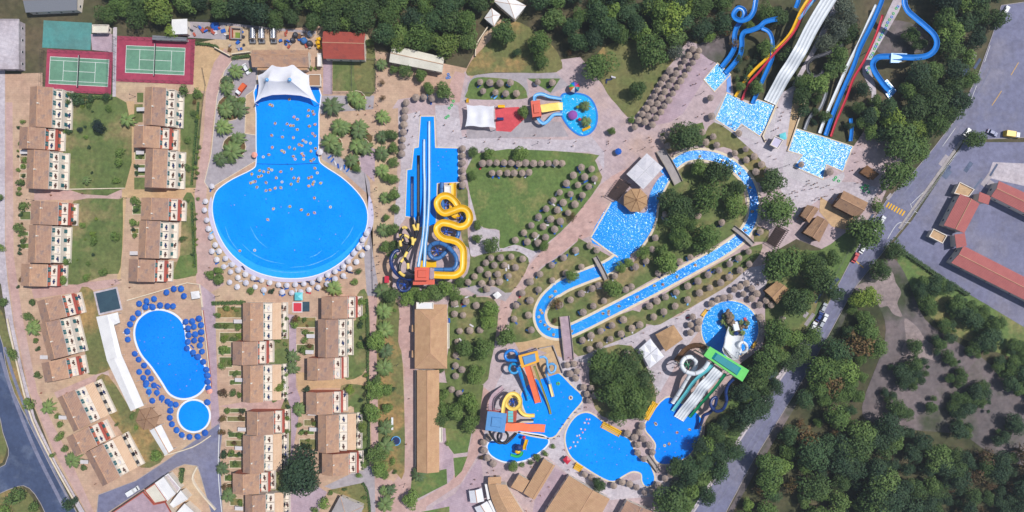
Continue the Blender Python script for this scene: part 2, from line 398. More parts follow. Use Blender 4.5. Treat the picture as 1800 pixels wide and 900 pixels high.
def road_line(name, pts, w, m, dash=None):
    _z[0] += 0.0006
    b = MB(); pl = pxs(pts, 0, 6, False); L, R = ribbon(pl, w)
    for i in range(len(L) - 1):
        if dash and (i // dash) % 2: continue
        b.add([Vector((p.x, p.y, 0.034 + _z[0])) for p in (R[i], R[i + 1], L[i + 1], L[i])], [(0, 1, 2, 3)])
    structure(name, b, m)

sheet('paved_ground', 'tan_paving', [(8, 130), (75, 128), (75, 165), (200, 168), (205, 78), (345, 76), (420, 60), (560, 45), (645, 60), (662, 90), (700, 95), (820, 120), (850, 60), (885, 30), (900, 60), (870, 110), (830, 140), (800, 240), (700, 260), (720, 900), (720, 960), (150, 960), (150, 900), (95, 805), (50, 690), (20, 560), (8, 450)])
sheet('plaza', 'plaza_paving', [(690, 190), (700, 175), (790, 160), (818, 125), (830, 140), (978, 127), (985, 105), (1020, 100), (1060, 150), (1115, 205), (1150, 150), (1185, 100), (1210, 72), (1235, 80), (1262, 112), (1285, 132), (1290, 170), (1360, 190), (1395, 150), (1420, 165), (1398, 228), (1500, 258), (1520, 228), (1590, 262), (1582, 300), (1560, 330), (1530, 400), (1450, 440), (1400, 420), (1365, 440), (1345, 470), (1385, 510), (1350, 560), (1340, 610), (1300, 640), (1240, 740), (1235, 800), (1190, 850), (1180, 960), (720, 960), (700, 890), (725, 830), (725, 535), (690, 520)])
# tone patches of the paving
sheet('path', 'pink_paving', [(10, 180), (22, 180), (24, 450), (40, 560), (66, 690), (120, 800), (165, 900), (152, 900), (98, 800), (52, 690), (24, 560), (10, 450)])
sheet('path', 'pink_paving', [(60, 333), (215, 331), (230, 340), (215, 350), (60, 352)])
sheet('path', 'sand_paving', [(222, 178), (236, 178), (238, 330), (350, 330), (350, 348), (222, 348), (212, 490), (206, 490), (214, 350)])
sheet('path', 'sand_paving', [(344, 76), (395, 85), (372, 120), (362, 160), (345, 160), (338, 145)])
sheet('path', 'pink_paving', [(395, 85), (410, 105), (390, 130), (376, 200), (365, 300), (362, 360), (372, 440), (395, 500), (360, 520), (345, 500), (342, 340), (358, 240), (362, 160), (376, 110)])
sheet('path', 'pink_paving', [(55, 508), (205, 490), (212, 498), (190, 506), (60, 525)])
sheet('path', 'pink_paving', [(160, 662), (190, 648), (192, 660), (165, 676), (125, 690), (100, 700), (95, 690)])
sheet('path', 'lilac_paving', [(352, 500), (378, 520), (382, 680), (388, 760), (372, 770), (370, 700), (362, 620), (355, 560)])
sheet('path', 'pink_paving', [(425, 707), (507, 700), (520, 712), (512, 718), (430, 722), (385, 714)])
sheet('path', 'lilac_paving', [(507, 552), (521, 555), (520, 680), (528, 700), (524, 740), (512, 810), (512, 840), (550, 850), (575, 865), (560, 900), (500, 960), (492, 960), (507, 860), (508, 740), (506, 700)])
sheet('path', 'sand_paving', [(520, 655), (600, 652), (650, 655), (662, 660), (648, 682), (560, 682), (525, 690)])
sheet('path', 'pink_paving', [(648, 515), (663, 520), (664, 660), (668, 840), (690, 845), (700, 960), (650, 960), (655, 840), (650, 670)])
sheet('path', 'pink_paving', [(700, 535), (724, 535), (729, 640), (733, 830), (726, 860), (700, 960), (680, 960), (690, 850), (709, 825), (711, 650), (700, 600)])
sheet('path', 'grey_paving', [(570, 855), (648, 818), (658, 825), (660, 900), (650, 900), (642, 850), (590, 862)])
sheet('path', 'grey_paving', [(395, 125), (410, 105), (440, 106), (452, 125), (450, 155), (432, 168), (430, 235), (450, 238), (450, 282), (390, 318), (368, 332), (360, 320), (372, 270), (382, 170)], kerb='coping')
sheet('path', 'grey_paving', [(563, 168), (658, 168), (656, 192), (600, 196), (563, 200)])
sheet('path', 'lilac_paving', [(568, 105), (584, 105), (584, 166), (568, 166)])
sheet('path', 'grey_paving', [(562, 240), (590, 268), (600, 278), (640, 300), (650, 320), (656, 450), (668, 520), (645, 520), (640, 450), (655, 390), (645, 340), (600, 300), (566, 280)])
sheet('path', 'lilac_paving', [(625, 250), (660, 262), (658, 320), (648, 310), (630, 295)])
sheet('path', 'pale_concrete', [(700, 205), (738, 195), (738, 258), (728, 260), (722, 300), (712, 385), (700, 400), (690, 390), (705, 300)])
sheet('path', 'pale_concrete', [(765, 185), (805, 185), (812, 240), (1000, 246), (1040, 240), (1062, 268), (1062, 300), (1046, 272), (1036, 267), (830, 266), (770, 262), (766, 215)])
sheet('path', 'pink_paving', [(800, 125), (818, 130), (812, 160), (808, 180), (790, 180), (790, 150)])
sheet('path', 'pale_concrete', [(822, 262), (833, 268), (834, 376), (850, 402), (877, 405), (878, 437), (905, 430), (945, 443), (930, 462), (912, 442), (885, 441), (822, 452), (828, 400)])
sheet('path', 'pink_paving', [(1055, 325), (1075, 310), (1130, 280), (1110, 310), (1075, 350), (1037, 415), (1012, 425), (985, 447), (950, 470), (900, 530), (888, 580), (872, 600), (868, 580), (880, 530), (905, 500), (940, 455), (968, 425), (1000, 395)])
sheet('path', 'grey_paving', [(815, 505), (845, 500), (870, 505), (878, 500), (900, 515), (888, 530), (865, 520), (840, 520)])
sheet('path', 'grey_paving', [(812, 180), (822, 145), (835, 132), (868, 128), (978, 128), (1000, 150), (968, 165), (926, 138), (930, 165), (920, 175), (822, 176)])
sheet('path', 'grey_paving', [(820, 228), (900, 226), (920, 212), (985, 214), (1000, 240), (820, 244)])
sheet('play_surface', 'play_red', [(870, 190), (912, 188), (926, 205), (898, 232), (872, 230)])
sheet('path', 'lilac_paving', [(1125, 225), (1225, 85), (1262, 112), (1235, 145), (1200, 200), (1178, 215)])
sheet('path', 'pale_concrete', [(1260, 215), (1335, 240), (1345, 225), (1372, 165), (1395, 150), (1415, 170), (1384, 265), (1400, 295), (1450, 320), (1500, 320), (1545, 330), (1530, 360), (1440, 350), (1400, 380), (1370, 330), (1345, 295), (1290, 255)])
sheet('path', 'sand_paving', [(1395, 165), (1418, 165), (1400, 222), (1388, 262), (1382, 255)])
sheet('path', 'pale_concrete', [(1003, 632), (1020, 626), (1140, 572), (1195, 555), (1320, 470), (1345, 465), (1380, 505), (1340, 520), (1250, 535), (1230, 580), (1200, 620), (1160, 690), (1130, 660), (1110, 605), (1060, 618), (1040, 640)])
sheet('path', 'sand_paving', [(905, 602), (955, 592), (985, 600), (988, 628), (960, 620), (935, 610), (915, 620)])
sheet('path', 'pale_concrete', [(855, 800), (850, 770), (866, 690), (890, 640), (910, 620), (985, 628), (1010, 645), (1030, 690), (1022, 730), (1000, 745), (990, 790), (1010, 820), (1070, 855), (1180, 830), (1180, 870), (1060, 880), (1000, 835), (960, 800), (900, 820)])
sheet('path', 'pink_paving', [(850, 680), (862, 690), (848, 780), (840, 800), (810, 850), (750, 890), (730, 960), (690, 960), (720, 890), (790, 848), (822, 800), (835, 740)])
sheet('path', 'lilac_paving', [(762, 890), (800, 868), (845, 800), (850, 850), (840, 880), (830, 910), (800, 960), (750, 960)])
sheet('path', 'lilac_paving', [(976, 822), (998, 835), (965, 895), (955, 930), (930, 930), (940, 880)])
sheet('path', 'lilac_paving', [(772, 752), (784, 752), (784, 785), (797, 798), (797, 840), (786, 850), (786, 825), (774, 822)])
sheet('wet_deck', 'wet_concrete', [(1386, 262), (1412, 273), (1395, 293), (1447, 316), (1483, 302), (1478, 322), (1440, 334), (1410, 322), (1376, 300)], 2)
sheet('wet_deck', 'wet_concrete', [(1258, 206), (1292, 232), (1303, 220), (1336, 240), (1330, 250), (1296, 236), (1262, 222), (1250, 205), (1276, 164)], 0)
sheet('wet_deck', 'wet_concrete', [(1345, 225), (1362, 190), (1370, 195), (1350, 250), (1335, 245)], 0)
# yard behind the stage
sheet('yard', 'grey_paving', [(330, 38), (400, 40), (470, 48), (555, 55), (556, 85), (470, 86), (400, 70), (330, 66)])
sheet('yard', 'tan_paving', [(395, 45), (470, 52), (555, 60), (556, 84), (460, 88), (420, 95), (400, 75)])
# lawns
LAWN = [
 ('lawn', [(118, 182), (135, 172), (222, 180), (220, 330), (114, 331), (112, 262), (116, 225)]), ('lawn', [(130, 353), (208, 350), (216, 356), (212, 470), (190, 482), (116, 500), (118, 430), (122, 398)]),
 ('lawn', [(318, 166), (358, 164), (344, 330), (316, 330)]), ('lawn', [(322, 349), (342, 349), (345, 440), (346, 480), (336, 486), (300, 490), (300, 462), (316, 450)]),
 ('dry_lawn', [(138, 515), (163, 510), (176, 556), (190, 630), (196, 648), (156, 658), (150, 620)]), ('dry_lawn', [(168, 672), (190, 660), (232, 722), (242, 716), (258, 735), (262, 756), (290, 802), (248, 822), (214, 760), (190, 725)]),
 ('dry_lawn', [(236, 183), (251, 183), (251, 215), (236, 215)]), ('lawn', [(241, 163), (252, 163), (252, 180), (241, 180)]), ('lawn', [(236, 312), (255, 312), (255, 333), (236, 333)]),
 ('green_lawn', [(316, 450), (346, 446), (347, 480), (330, 486), (302, 488)]),
 ('lawn', [(493, 558), (507, 558), (506, 675), (492, 700), (475, 700), (475, 600), (492, 598)]), ('lawn', [(628, 518), (646, 518), (648, 640), (610, 668), (600, 640), (612, 625), (614, 565), (626, 562)]),
 ('dry_lawn', [(494, 717), (511, 717), (508, 855), (495, 900), (476, 858), (478, 828), (494, 822)]), ('lawn', [(600, 678), (640, 678), (648, 690), (650, 810), (628, 820), (622, 790), (622, 716), (601, 720)]),
 ('dry_lawn', [(664, 535), (700, 535), (700, 600), (708, 640), (711, 830), (690, 825), (668, 830), (664, 680)]),
 ('lawn', [(585, 108), (656, 95), (660, 160), (585, 160)]), ('dry_lawn', [(640, 75), (658, 80), (658, 162), (630, 162), (622, 110), (642, 105)]),
 ('green_lawn', [(834, 270), (1036, 270), (1046, 282), (1053, 300), (1055, 322), (1000, 393), (966, 424), (944, 441), (924, 436), (905, 430), (878, 436), (878, 405), (850, 400), (835, 375)]),
 ('lawn', [(802, 325), (822, 335), (822, 405), (828, 450), (850, 446), (885, 442), (913, 443), (930, 463), (898, 514), (870, 503), (845, 500), (815, 506), (800, 500), (822, 480), (826, 440), (812, 420)]),
 ('lawn', [(790, 525), (838, 522), (865, 525), (876, 545), (870, 600), (862, 640), (850, 675), (785, 672), (790, 600)]),
 ('lawn', [(1015, 424), (1020, 420), (1075, 452), (1095, 452), (1066, 468), (1030, 478), (985, 496), (952, 515), (938, 545), (940, 575), (952, 592), (908, 602), (896, 590), (902, 540), (950, 474), (985, 450)]),
 ('lawn', [(962, 545), (972, 522), (1000, 510), (1040, 496), (1080, 482), (1110, 465), (1135, 430), (1152, 400), (1155, 370), (1160, 345), (1180, 312), (1205, 290), (1245, 287), (1280, 298), (1305, 330), (1312, 380), (1300, 402), (1260, 430), (1200, 462), (1140, 495), (1075, 532), (1020, 562), (985, 575), (966, 565)]),
 ('lawn', [(1005, 598), (1020, 588), (1112, 545), (1135, 575), (1062, 608), (1016, 626)]), ('lawn', [(1128, 542), (1320, 434), (1336, 445), (1310, 475), (1270, 508), (1190, 553), (1150, 572)]),
 ('green_lawn', [(822, 160), (827, 143), (840, 136), (870, 137), (905, 142), (922, 155), (926, 166), (918, 174), (825, 174)]), ('green_lawn', [(927, 138), (985, 138), (968, 163)]),
 ('dry_lawn', [(828, 108), (862, 70), (880, 40), (915, 40), (960, 70), (984, 100), (978, 127), (870, 127), (822, 133)]),
 ('dry_lawn', [(1060, 150), (1050, 95), (1090, 72), (1160, 72), (1190, 95), (1165, 130), (1115, 205), (1085, 185)]),
 ('green_lawn', [(1342, 482), (1372, 438), (1440, 440), (1500, 400), (1548, 392), (1462, 558), (1432, 560), (1345, 690), (1228, 885), (1190, 890), (1240, 790), (1270, 720), (1330, 650), (1348, 590), (1356, 545), (1370, 540), (1388, 508)]),
 ('lawn', [(1040, 628), (1110, 608), (1150, 680), (1145, 720), (1090, 738), (1046, 718)]),
 ('green_lawn', [(724, 838), (785, 824), (786, 850), (735, 876), (722, 860)]), ('green_lawn', [(797, 805), (822, 802), (812, 828), (800, 840)]), ('green_lawn', [(783, 752), (830, 755), (822, 795), (798, 798), (785, 780)]),
 ('lawn', [(770, 672), (850, 676), (842, 740), (830, 756), (774, 752)]), ('dry_lawn', [(575, 862), (640, 848), (650, 900), (645, 940), (600, 870)]), ('green_lawn', [(740, 900), (790, 890), (790, 940), (740, 940)]),
 ('dry_lawn', [(-60, 866), (20, 856), (45, 860), (75, 905), (90, 940), (-60, 940)]), ('dry_lawn', [(-60, 700), (-5, 715), (6, 760), (12, 790), (-5, 818), (-60, 790)]),
 ('dry_lawn', [(0, 545), (8, 560), (30, 640), (60, 740), (110, 850), (100, 830), (55, 745), (25, 690), (6, 610), (-2, 580)]),
 ('dry_lawn', [(1255, 215), (1300, 245), (1345, 290), (1350, 310), (1330, 320), (1285, 262), (1250, 262), (1235, 250)]), ('lawn', [(1325, 395), (1352, 405), (1350, 425), (1325, 425)]),
 ('green_lawn', [(1580, 435), (1600, 440), (1830, 590), (1830, 640), (1680, 590), (1600, 520), (1580, 480)]),
 ('lawn', [(1160, 235), (1235, 215), (1245, 250), (1200, 262), (1175, 270)]), ('lawn', [(1170, 318), (1190, 300), (1205, 290), (1180, 335)]),
 ('lawn', [(1350, 490), (1395, 470), (1440, 520), (1400, 600), (1352, 590), (1345, 545)]),
]
GX = [(382, 540, 425, 558), (380, 567, 426, 578), (387, 585, 425, 600), (384, 610, 406, 622), (386, 628, 408, 645), (403, 652, 424, 660), (405, 668, 424, 675), (405, 718, 432, 725), (400, 732, 431, 740), (402, 760, 427, 768),
      (398, 774, 425, 784), (400, 797, 427, 803), (404, 810, 425, 822), (395, 835, 408, 845), (400, 850, 408, 860), (405, 876, 427, 888), (520, 558, 555, 575), (530, 583, 552, 587), (522, 606, 552, 620), (535, 738, 556, 748), (527, 756, 552, 763), (527, 772, 556, 790),
      (36, 275, 47, 283), (36, 290, 46, 297), (36, 305, 46, 312), (36, 372, 54, 386), (36, 408, 50, 414), (36, 428, 52, 436), (238, 268, 255, 280), (238, 290, 255, 296), (238, 300, 256, 308), (234, 362, 248, 376), (232, 402, 244, 410)]
for i, (m, p) in enumerate(LAWN): sheet('lawn', m, p, 3 if len(p) > 5 else 0)
for x0, y0, x1, y1 in GX: sheet('garden_bed', random.choice(['lawn', 'dry_lawn', 'green_lawn']), [(x0, y0), (x1, y0), (x1, y1), (x0, y1)], kerb='coping')
for p in ([(662, 262), (700, 262), (698, 300), (692, 400), (690, 460), (670, 460), (668, 330)], [(655, 195), (700, 190), (700, 262), (660, 262)]): sheet('planting_bed', 'tan_paving', p)
sheet('planting_bed', 'planting_soil', [(640, 255), (600, 225), (620, 218), (655, 240)], 3)
for (x, y, r) in [(404, 190, 22), (412, 258, 20), (398, 146, 12), (583, 188, 9), (627, 176, 16), (600, 228, 12), (630, 230, 12), (634, 258, 16), (586, 255, 16), (621, 288, 12)]:
    sheet('planting_bed', 'planting_soil', [(x + r * math.cos(t * PI / 6), y + r * math.sin(t * PI / 6)) for t in range(12)], kerb='coping')
# bare ground right of the road
sheet('bare_ground', 'dry_earth', [(1500, 512), (1560, 455), (1590, 480), (1625, 560), (1680, 600), (1740, 640), (1820, 720), (1860, 800), (1840, 830), (1740, 795), (1690, 765), (1600, 755), (1540, 745), (1515, 715), (1555, 600), (1545, 540)], 4)
sheet('bare_ground', 'dust', [(1502, 508), (1520, 496), (1538, 497), (1552, 482), (1568, 478), (1574, 496), (1584, 514), (1577, 534), (1586, 556), (1570, 552), (1560, 538), (1546, 540), (1538, 522)], 3)
sheet('bare_ground', 'dust', [(1590, 560), (1612, 575), (1630, 600), (1655, 612), (1648, 634), (1620, 628), (1604, 640), (1584, 620), (1592, 596)], 4)
sheet('bare_ground', 'sand_paving', [(1442, 346), (1466, 362), (1504, 386), (1486, 404), (1462, 398), (1440, 372)], 0)
sheet('bare_ground', 'dry_earth', [(1385, 640), (1420, 600), (1440, 620), (1400, 700), (1300, 860), (1280, 880), (1330, 760)], 3)
sheet('bare_ground', 'dry_earth', [(1225, 80), (1290, 60), (1300, 100), (1262, 112)], 3)
sheet('bare_ground', 'dry_earth', [(1385, 100), (1440, 20), (1448, 30), (1370, 170), (1345, 170)], 0)
sheet('bare_ground', 'dry_earth', [(1545, 40), (1600, 40), (1640, 70), (1640, 90), (1560, 95), (1540, 85)], 3)
# roads
sheet('road', 'asphalt', [(1760, 10), (1745, 60), (1720, 130), (1680, 210), (1640, 262), (1600, 310), (1560, 350), (1530, 395), (1500, 450), (1440, 565), (1350, 695), (1285, 795), (1205, 920), (1265, 920), (1320, 815), (1400, 685), (1455, 590), (1500, 508), (1560, 432), (1600, 382), (1660, 292), (1690, 246), (1830, 240), (1830, 0)], kerb='concrete')
sheet('car_park', 'asphalt', [(1694, 250), (1860, 250), (1860, 640), (1800, 575), (1700, 515), (1566, 432), (1604, 386), (1664, 296)])
sheet('car_park', 'pale_concrete', [(1745, 285), (1860, 290), (1860, 340), (1760, 318), (1735, 312)])
sheet('road_verge', 'pale_concrete', [(1440, 572), (1350, 700), (1205, 925), (1197, 925), (1285, 790), (1345, 690), (1432, 568)])
sheet('road_verge', 'dry_earth', [(1500, 512), (1455, 595), (1400, 692), (1322, 820), (1265, 925), (1275, 925), (1330, 825), (1410, 695), (1465, 600), (1508, 515)])
sheet('road', 'dark_asphalt', [(-60, 545), (-5, 575), (10, 640), (25, 690), (50, 742), (75, 792), (95, 832), (118, 872), (140, 910), (160, 950), (95, 950), (82, 905), (62, 868), (42, 853), (15, 860), (-60, 885), (-60, 812), (0, 822), (13, 808), (16, 790), (6, 760), (-8, 710), (-60, 640)], 2, kerb='concrete')
sheet('pavement', 'pale_concrete', [(-20, 100), (9, 100), (9, 440), (14, 500), (24, 570), (40, 650), (62, 735), (100, 815), (152, 905), (142, 905), (90, 810), (50, 735), (30, 660), (12, 570), (2, 500), (-20, 470)], z=0.05)
sheet('pavement', 'concrete', [(2, 555), (10, 575), (30, 665), (50, 740), (88, 815), (125, 880), (138, 905), (126, 905), (100, 850), (45, 745), (20, 660)], z=0.045)
sheet('service_road', 'asphalt', [(168, 930), (174, 870), (240, 845), (290, 812), (385, 745), (390, 765), (386, 800), (390, 880), (392, 930), (380, 930), (352, 830), (347, 818), (325, 815), (310, 821), (190, 900)], kerb='concrete')
road_line('road_marking', [(1682, 268), (1640, 320), (1602, 358)], 0.16, 'line_white'); road_line('road_marking', [(1600, 358), (1604, 368), (1612, 374)], 0.16, 'line_white')
road_line('road_marking', [(1600, 392), (1578, 393), (1560, 420)], 0.16, 'line_white'); road_line('road_marking', [(1790, 110), (1760, 160), (1730, 205)], 0.2, 'line_yellow', 3)
road_line('road_marking', [(1500, 455), (1519, 472)], 0.4, 'line_yellow'); road_line('road_marking', [(1740, 80), (1700, 190), (1640, 280)], 0.14, 'line_white', 2)
road_line('road_marking', [(386, 750), (384, 830), (390, 900)], 0.25, 'line_white')
for i in range(26):
    t = random.random(); x = 1745 - 520 * t + random.uniform(-14, 14); y = 60 + 800 * t if t < .3 else 300 + (t - .3) * 820; w, l = random.uniform(.6, 2.2), random.uniform(1.5, 7)
    if i > 17: x, y = random.uniform(1650, 1780), random.uniform(270, 330)
    q = P(x, y); bb = MB(); bb.box((q.x, q.y, _z[0] + .012 + i * .0007), (l, w, .002), math.radians(55 + random.uniform(-8, 8))); structure('road_patch', bb, 'dark_asphalt' if i % 3 else 'grey_paving')
for k, (pts, w) in enumerate((([(1735, 110), (1660, 250), (1570, 365), (1490, 500), (1380, 680), (1240, 900)], .5), ([(1742, 118), (1668, 258), (1578, 372), (1498, 506), (1388, 686), (1248, 906)], .5), ([(0, 620), (22, 690), (62, 790), (112, 890)], 1.4), ([(8, 610), (34, 690), (74, 784), (124, 884)], 1.2))):
    road_line('wheel_track', pts, w, 'asphalt_worn')
zc = empty('pedestrian_crossing', P(1574, 368)); zc['kind'] = 'structure'
for i in range(7):
    b = MB(); x, y = 1560 + i * 4.6, 360 + i * 2.5
    b.box(P(x, y) + Vector((0, 0, 0.06 + _z[0])), (0.62, 2.3, 0.006), math.radians(-32)); part(zc, 'crossing_stripe', b, 'line_yellow')
b = MB()
for a, c in (((1690, 248), (1580, 402)), ): band(b, pxs([a, c], 0, 3, False), 1.1, 0, 0.2)
structure('kerb_island', b, 'concrete')

# ------------------------------------------------------------------ tennis courts
def court(cx, cy, w, h, rot, surf, red, label, lines=True, net=True):
    root = empty('tennis_court', P(cx, cy)); reg(root, label, 'court', 'sports courts', mode='fixed')
    R = Matrix.Rotation(rot, 3, 'Z'); o = P(cx, cy)
    _z[0] += 0.006
    def rect(mb, x0, y0, x1, y1, z): mb.sheet([o + R @ Vector(v) for v in ((x0, y0, 0), (x1, y0, 0), (x1, y1, 0), (x0, y1, 0))], z)
    z = 0.06
    b = MB(); rect(b, -w / 2, -h / 2, w / 2, h / 2, z); part(root, 'surround', b, red)
    L, Wd = 23.77, 10.97
    if not lines: L, Wd = w - 1.5, h - 1.5
    b = MB(); rect(b, -L / 2 - .05, -Wd / 2 - .05, L / 2 + .05, Wd / 2 + .05, z + .005); part(root, 'playing_surface', b, surf)
    if lines:
        q = 0.15
        for nm, (x0, y0, x1, y1) in [('baseline', (-L / 2, -Wd / 2, -L / 2 + q, Wd / 2)), ('baseline', (L / 2 - q, -Wd / 2, L / 2, Wd / 2)), ('sideline', (-L / 2 + q, -Wd / 2, L / 2 - q, -Wd / 2 + q)), ('sideline', (-L / 2 + q, Wd / 2 - q, L / 2 - q, Wd / 2)),
                                     ('singles_line', (-L / 2 + q, -4.11, L / 2 - q, -4.11 + q)), ('singles_line', (-L / 2 + q, 4.11 - q, L / 2 - q, 4.11)), ('service_line', (-6.4, -4.11 + q, -6.4 + q, 4.11 - q)), ('service_line', (6.4, -4.11 + q, 6.4 + q, 4.11 - q)), ('centre_line', (-6.4 + q, -q / 2, 6.4, q / 2))]:
            b = MB(); rect(b, x0, y0, x1, y1, z + .01); part(root, nm, b, 'line_white')
    if net:
        nn = empty('tennis_net', P(cx, cy)); reg(nn, 'dark net across the ' + label.split(' court')[0] + ' court', 'net', mode='fixed')
        b = MB(); c = o + Vector((0, 0, .5)); b.box(c, (0.06, 12.8, 0.9), rot); part(nn, 'mesh_panel', b, 'dark_metal')
        b = MB(); b.box(o + Vector((0, 0, .98)), (0.09, 12.8, 0.08), rot); part(nn, 'net_tape', b, 'line_white')
        for s in (-1, 1):
            b = MB(); e = o + R @ Vector((0, s * 6.5, 0)); b.cyl(e, e + Vector((0, 0, 1.1)), 0.07); part(nn, 'post', b, 'dark_metal')
court(273, 106, 137 * S, 80 * S, math.radians(-2.5), 'court_green', 'court_red', 'green tennis court right of the grey dividing strip')
court(139, 126, 116 * S, 74 * S, math.radians(-3), 'court_green', 'court_red', 'green tennis court at the far left, left of the dividing strip')
court(118, 62, 85 * S, 48 * S, math.radians(-3), 'court_teal', 'court_teal', 'teal ball court above the left tennis court', False, False)
court(190, 529, 43 * S, 42 * S, math.radians(13), 'court_blue', 'pale_concrete', 'dark blue mini court beside the long white shade roof', False, False)
sheet('path', 'pale_concrete', [(199, 48), (206, 48), (204, 170), (198, 170)])
sheet('path', 'lilac_paving', [(160, 60), (198, 60), (198, 92), (162, 88)])

# ------------------------------------------------------------------ pools
def pool(name, label, pts, wm, cm='coping', cw=0.5, smooth=5, wz=0.10):
    poly = pxs(pts, 0, smooth)
    c = sum(poly, Vector()) / len(poly)
    root = empty(name, Vector((c.x, c.y, 0))); reg(root, label, 'pool', mode='fixed')
    b = MB(); b.sheet(poly, wz); part(root, 'water', b, wm)
    b = MB(); ring(b, offset(poly, -0.02), offset(poly, cw), 0.0, wz + 0.06); part(root, 'coping', b, cm)
    return root
WAVE = [(451, 150), (451, 200), (451, 250), (451, 286), (444, 298), (410, 315), (385, 332), (377, 346), (374, 365), (377, 388), (386, 414), (402, 440), (424, 461), (450, 477), (480, 486), (510, 489), (540, 487), (570, 478), (600, 460), (624, 436), (640, 410), (646, 385), (642, 360), (626, 336), (600, 312), (568, 291), (560, 278), (560, 240), (560, 200), (560, 155), (505, 150)]
beach = [(372, 345), (366, 370), (372, 400), (384, 428), (404, 456), (432, 478), (470, 492), (510, 496), (552, 492), (585, 480), (616, 458), (640, 428), (656, 395), (655, 360), (648, 345), (646, 385), (640, 412), (620, 440), (595, 463), (560, 482), (510, 489), (460, 482), (424, 461), (402, 440), (386, 414), (376, 385)]
sheet('pool_beach', 'coping_lilac', beach, 3, z=0.075)
pool('wave_pool', 'large keyhole shaped wave pool with white tent at its narrow end', WAVE, 'water_blue', 'coping_white', 0.35, 3)
wp = [o for o in COL.objects if o.name == 'wave_pool'][0]
for pts in ([(440, 398), (452, 420), (470, 436)], [(425, 428), (445, 446), (470, 458), (500, 464)], [(545, 452), (556, 448), (566, 440)], [(510, 470), (545, 466), (580, 452), (596, 440)], [(396, 398), (404, 420), (420, 442)], [(600, 430), (614, 412), (622, 396)], [(470, 474), (505, 479), (545, 477)]):
    b = MB(); band(b, pxs(pts, 0, 5, False), lambda t: .06 + .3 * abs(math.sin(PI * t * 3.3 + .4)) * math.sin(PI * t), .09, .108); part(wp, 'wave_crest', b, 'foam')
b = MB(); band(b, pxs([(380, 392), (390, 416), (405, 437), (427, 457), (452, 472), (480, 480), (510, 483), (540, 481), (568, 472), (597, 455), (620, 432), (635, 408)], 0, 5, False), lambda t: .3 + 3.0 * math.sin(PI * t), .095, .1035); part(wp, 'shallow_water', b, 'water_shallow')
b = MB(); band(b, pxs([(452, 288), (505, 289), (560, 287)], 0, 4, False), .2, .09, .15); rp = empty('pool_rope', P(505, 288)); part(rp, 'rope', b, 'gl_navy'); reg(rp, 'dark rope across the neck of the wave pool', 'rope', mode='fixed')
b = MB(); q0 = P(505, 288); b.sphere((q0.x, q0.y, .14), .2); part(rp, 'float', b, 'gl_navy')
pool('kidney_pool', 'kidney shaped blue pool ringed by blue umbrellas', [(238, 590), (243, 565), (262, 549), (285, 546), (308, 555), (322, 572), (327, 598), (334, 617), (352, 632), (363, 655), (360, 678), (345, 694), (322, 700), (300, 692), (285, 670), (268, 645), (248, 620)], 'water_deep', 'coping_white', 0.75)
pool('round_pool', 'small round pool below the kidney shaped pool', [(341 + 27 * math.cos(t * PI / 8), 731 + 27 * math.sin(t * PI / 8)) for t in range(16)], 'water_blue', 'coping_white', 0.7, 3)
pool('slide_pool', 'stepped splash pool under the two long white slides', [(740, 205), (763, 205), (765, 260), (805, 261), (806, 320), (768, 322), (766, 395), (735, 400), (728, 382), (713, 380), (716, 299), (724, 298), (728, 261), (736, 259)], 'water_blue', 'coping', 0.4, 0)
pool('toddler_pool', 'small cyan toddler pool with plants, right of the yellow slide', [(988, 170), (1000, 166), (1015, 166), (1032, 171), (1043, 184), (1048, 203), (1045, 222), (1034, 234), (1020, 236), (1005, 226), (994, 212), (988, 198)], 'water_cyan', 'gl_blue', 0.7, 4)
pool('landing_pool', 'small square landing pool below the twin blue flumes', [(1238, 140), (1261, 112), (1283, 131), (1256, 160)], 'water_splash', 'coping', 0.4, 0)
pool('landing_pool', 'foaming landing pool at the foot of the grey four lane slide', [(1278, 164), (1318, 184), (1332, 176), (1364, 187), (1352, 215), (1335, 238), (1303, 217), (1292, 231), (1258, 209)], 'water_splash', 'coping', 0.4, 0)
pool('landing_pool', 'foaming landing pool at the foot of the white, blue and red slides', [(1400, 227), (1440, 239), (1498, 258), (1481, 300), (1452, 288), (1446, 314), (1396, 292), (1412, 272), (1384, 264)], 'water_splash', 'coping', 0.4, 0)
pool('activity_pool', 'activity pool with orange slide between two slide towers', [(921, 684), (944, 664), (968, 658), (983, 657), (1003, 677), (1021, 694), (1022, 706), (1003, 728), (986, 752), (972, 768), (946, 767), (911, 758), (914, 744), (938, 742), (926, 728), (919, 712), (916, 697)], 'water_blue', 'coping', 0.6, 3)
pool('paddling_pool', 'paddling pool with yellow and green play unit', [(857, 786), (862, 776), (878, 775), (896, 776), (911, 761), (935, 763), (957, 767), (964, 776), (958, 786), (944, 797), (924, 808), (900, 812), (880, 809), (863, 799)], 'water_blue', 'coping_white', 0.5, 4)
pool('lagoon_pool', 'large lagoon pool with a line of floats', [(1022, 727), (1038, 727), (1060, 742), (1086, 762), (1105, 772), (1114, 790), (1124, 806), (1140, 815), (1146, 826), (1150, 840), (1146, 852), (1135, 854), (1129, 845), (1127, 832), (1112, 828), (1095, 836), (1080, 845), (1062, 841), (1030, 822), (1005, 803), (995, 780), (996, 758), (1008, 737)], 'water_blue', 'coping', 0.6, 4)
pool('lagoon_pool', 'blue pool at the foot of the white four lane and green slides', [(1170, 700), (1195, 708), (1232, 735), (1226, 775), (1210, 800), (1182, 814), (1160, 814), (1150, 802), (1153, 782), (1145, 768), (1135, 755), (1138, 738)], 'water_deep', 'coping', 0.6, 4)
pool('round_splash_pool', 'round splash pool with a rocky island in it', [(1283 + 50 * math.cos(t * PI / 12), 578 + 49 * math.sin(t * PI / 12)) for t in range(24)], 'water_river', 'coping', 0.5, 2)
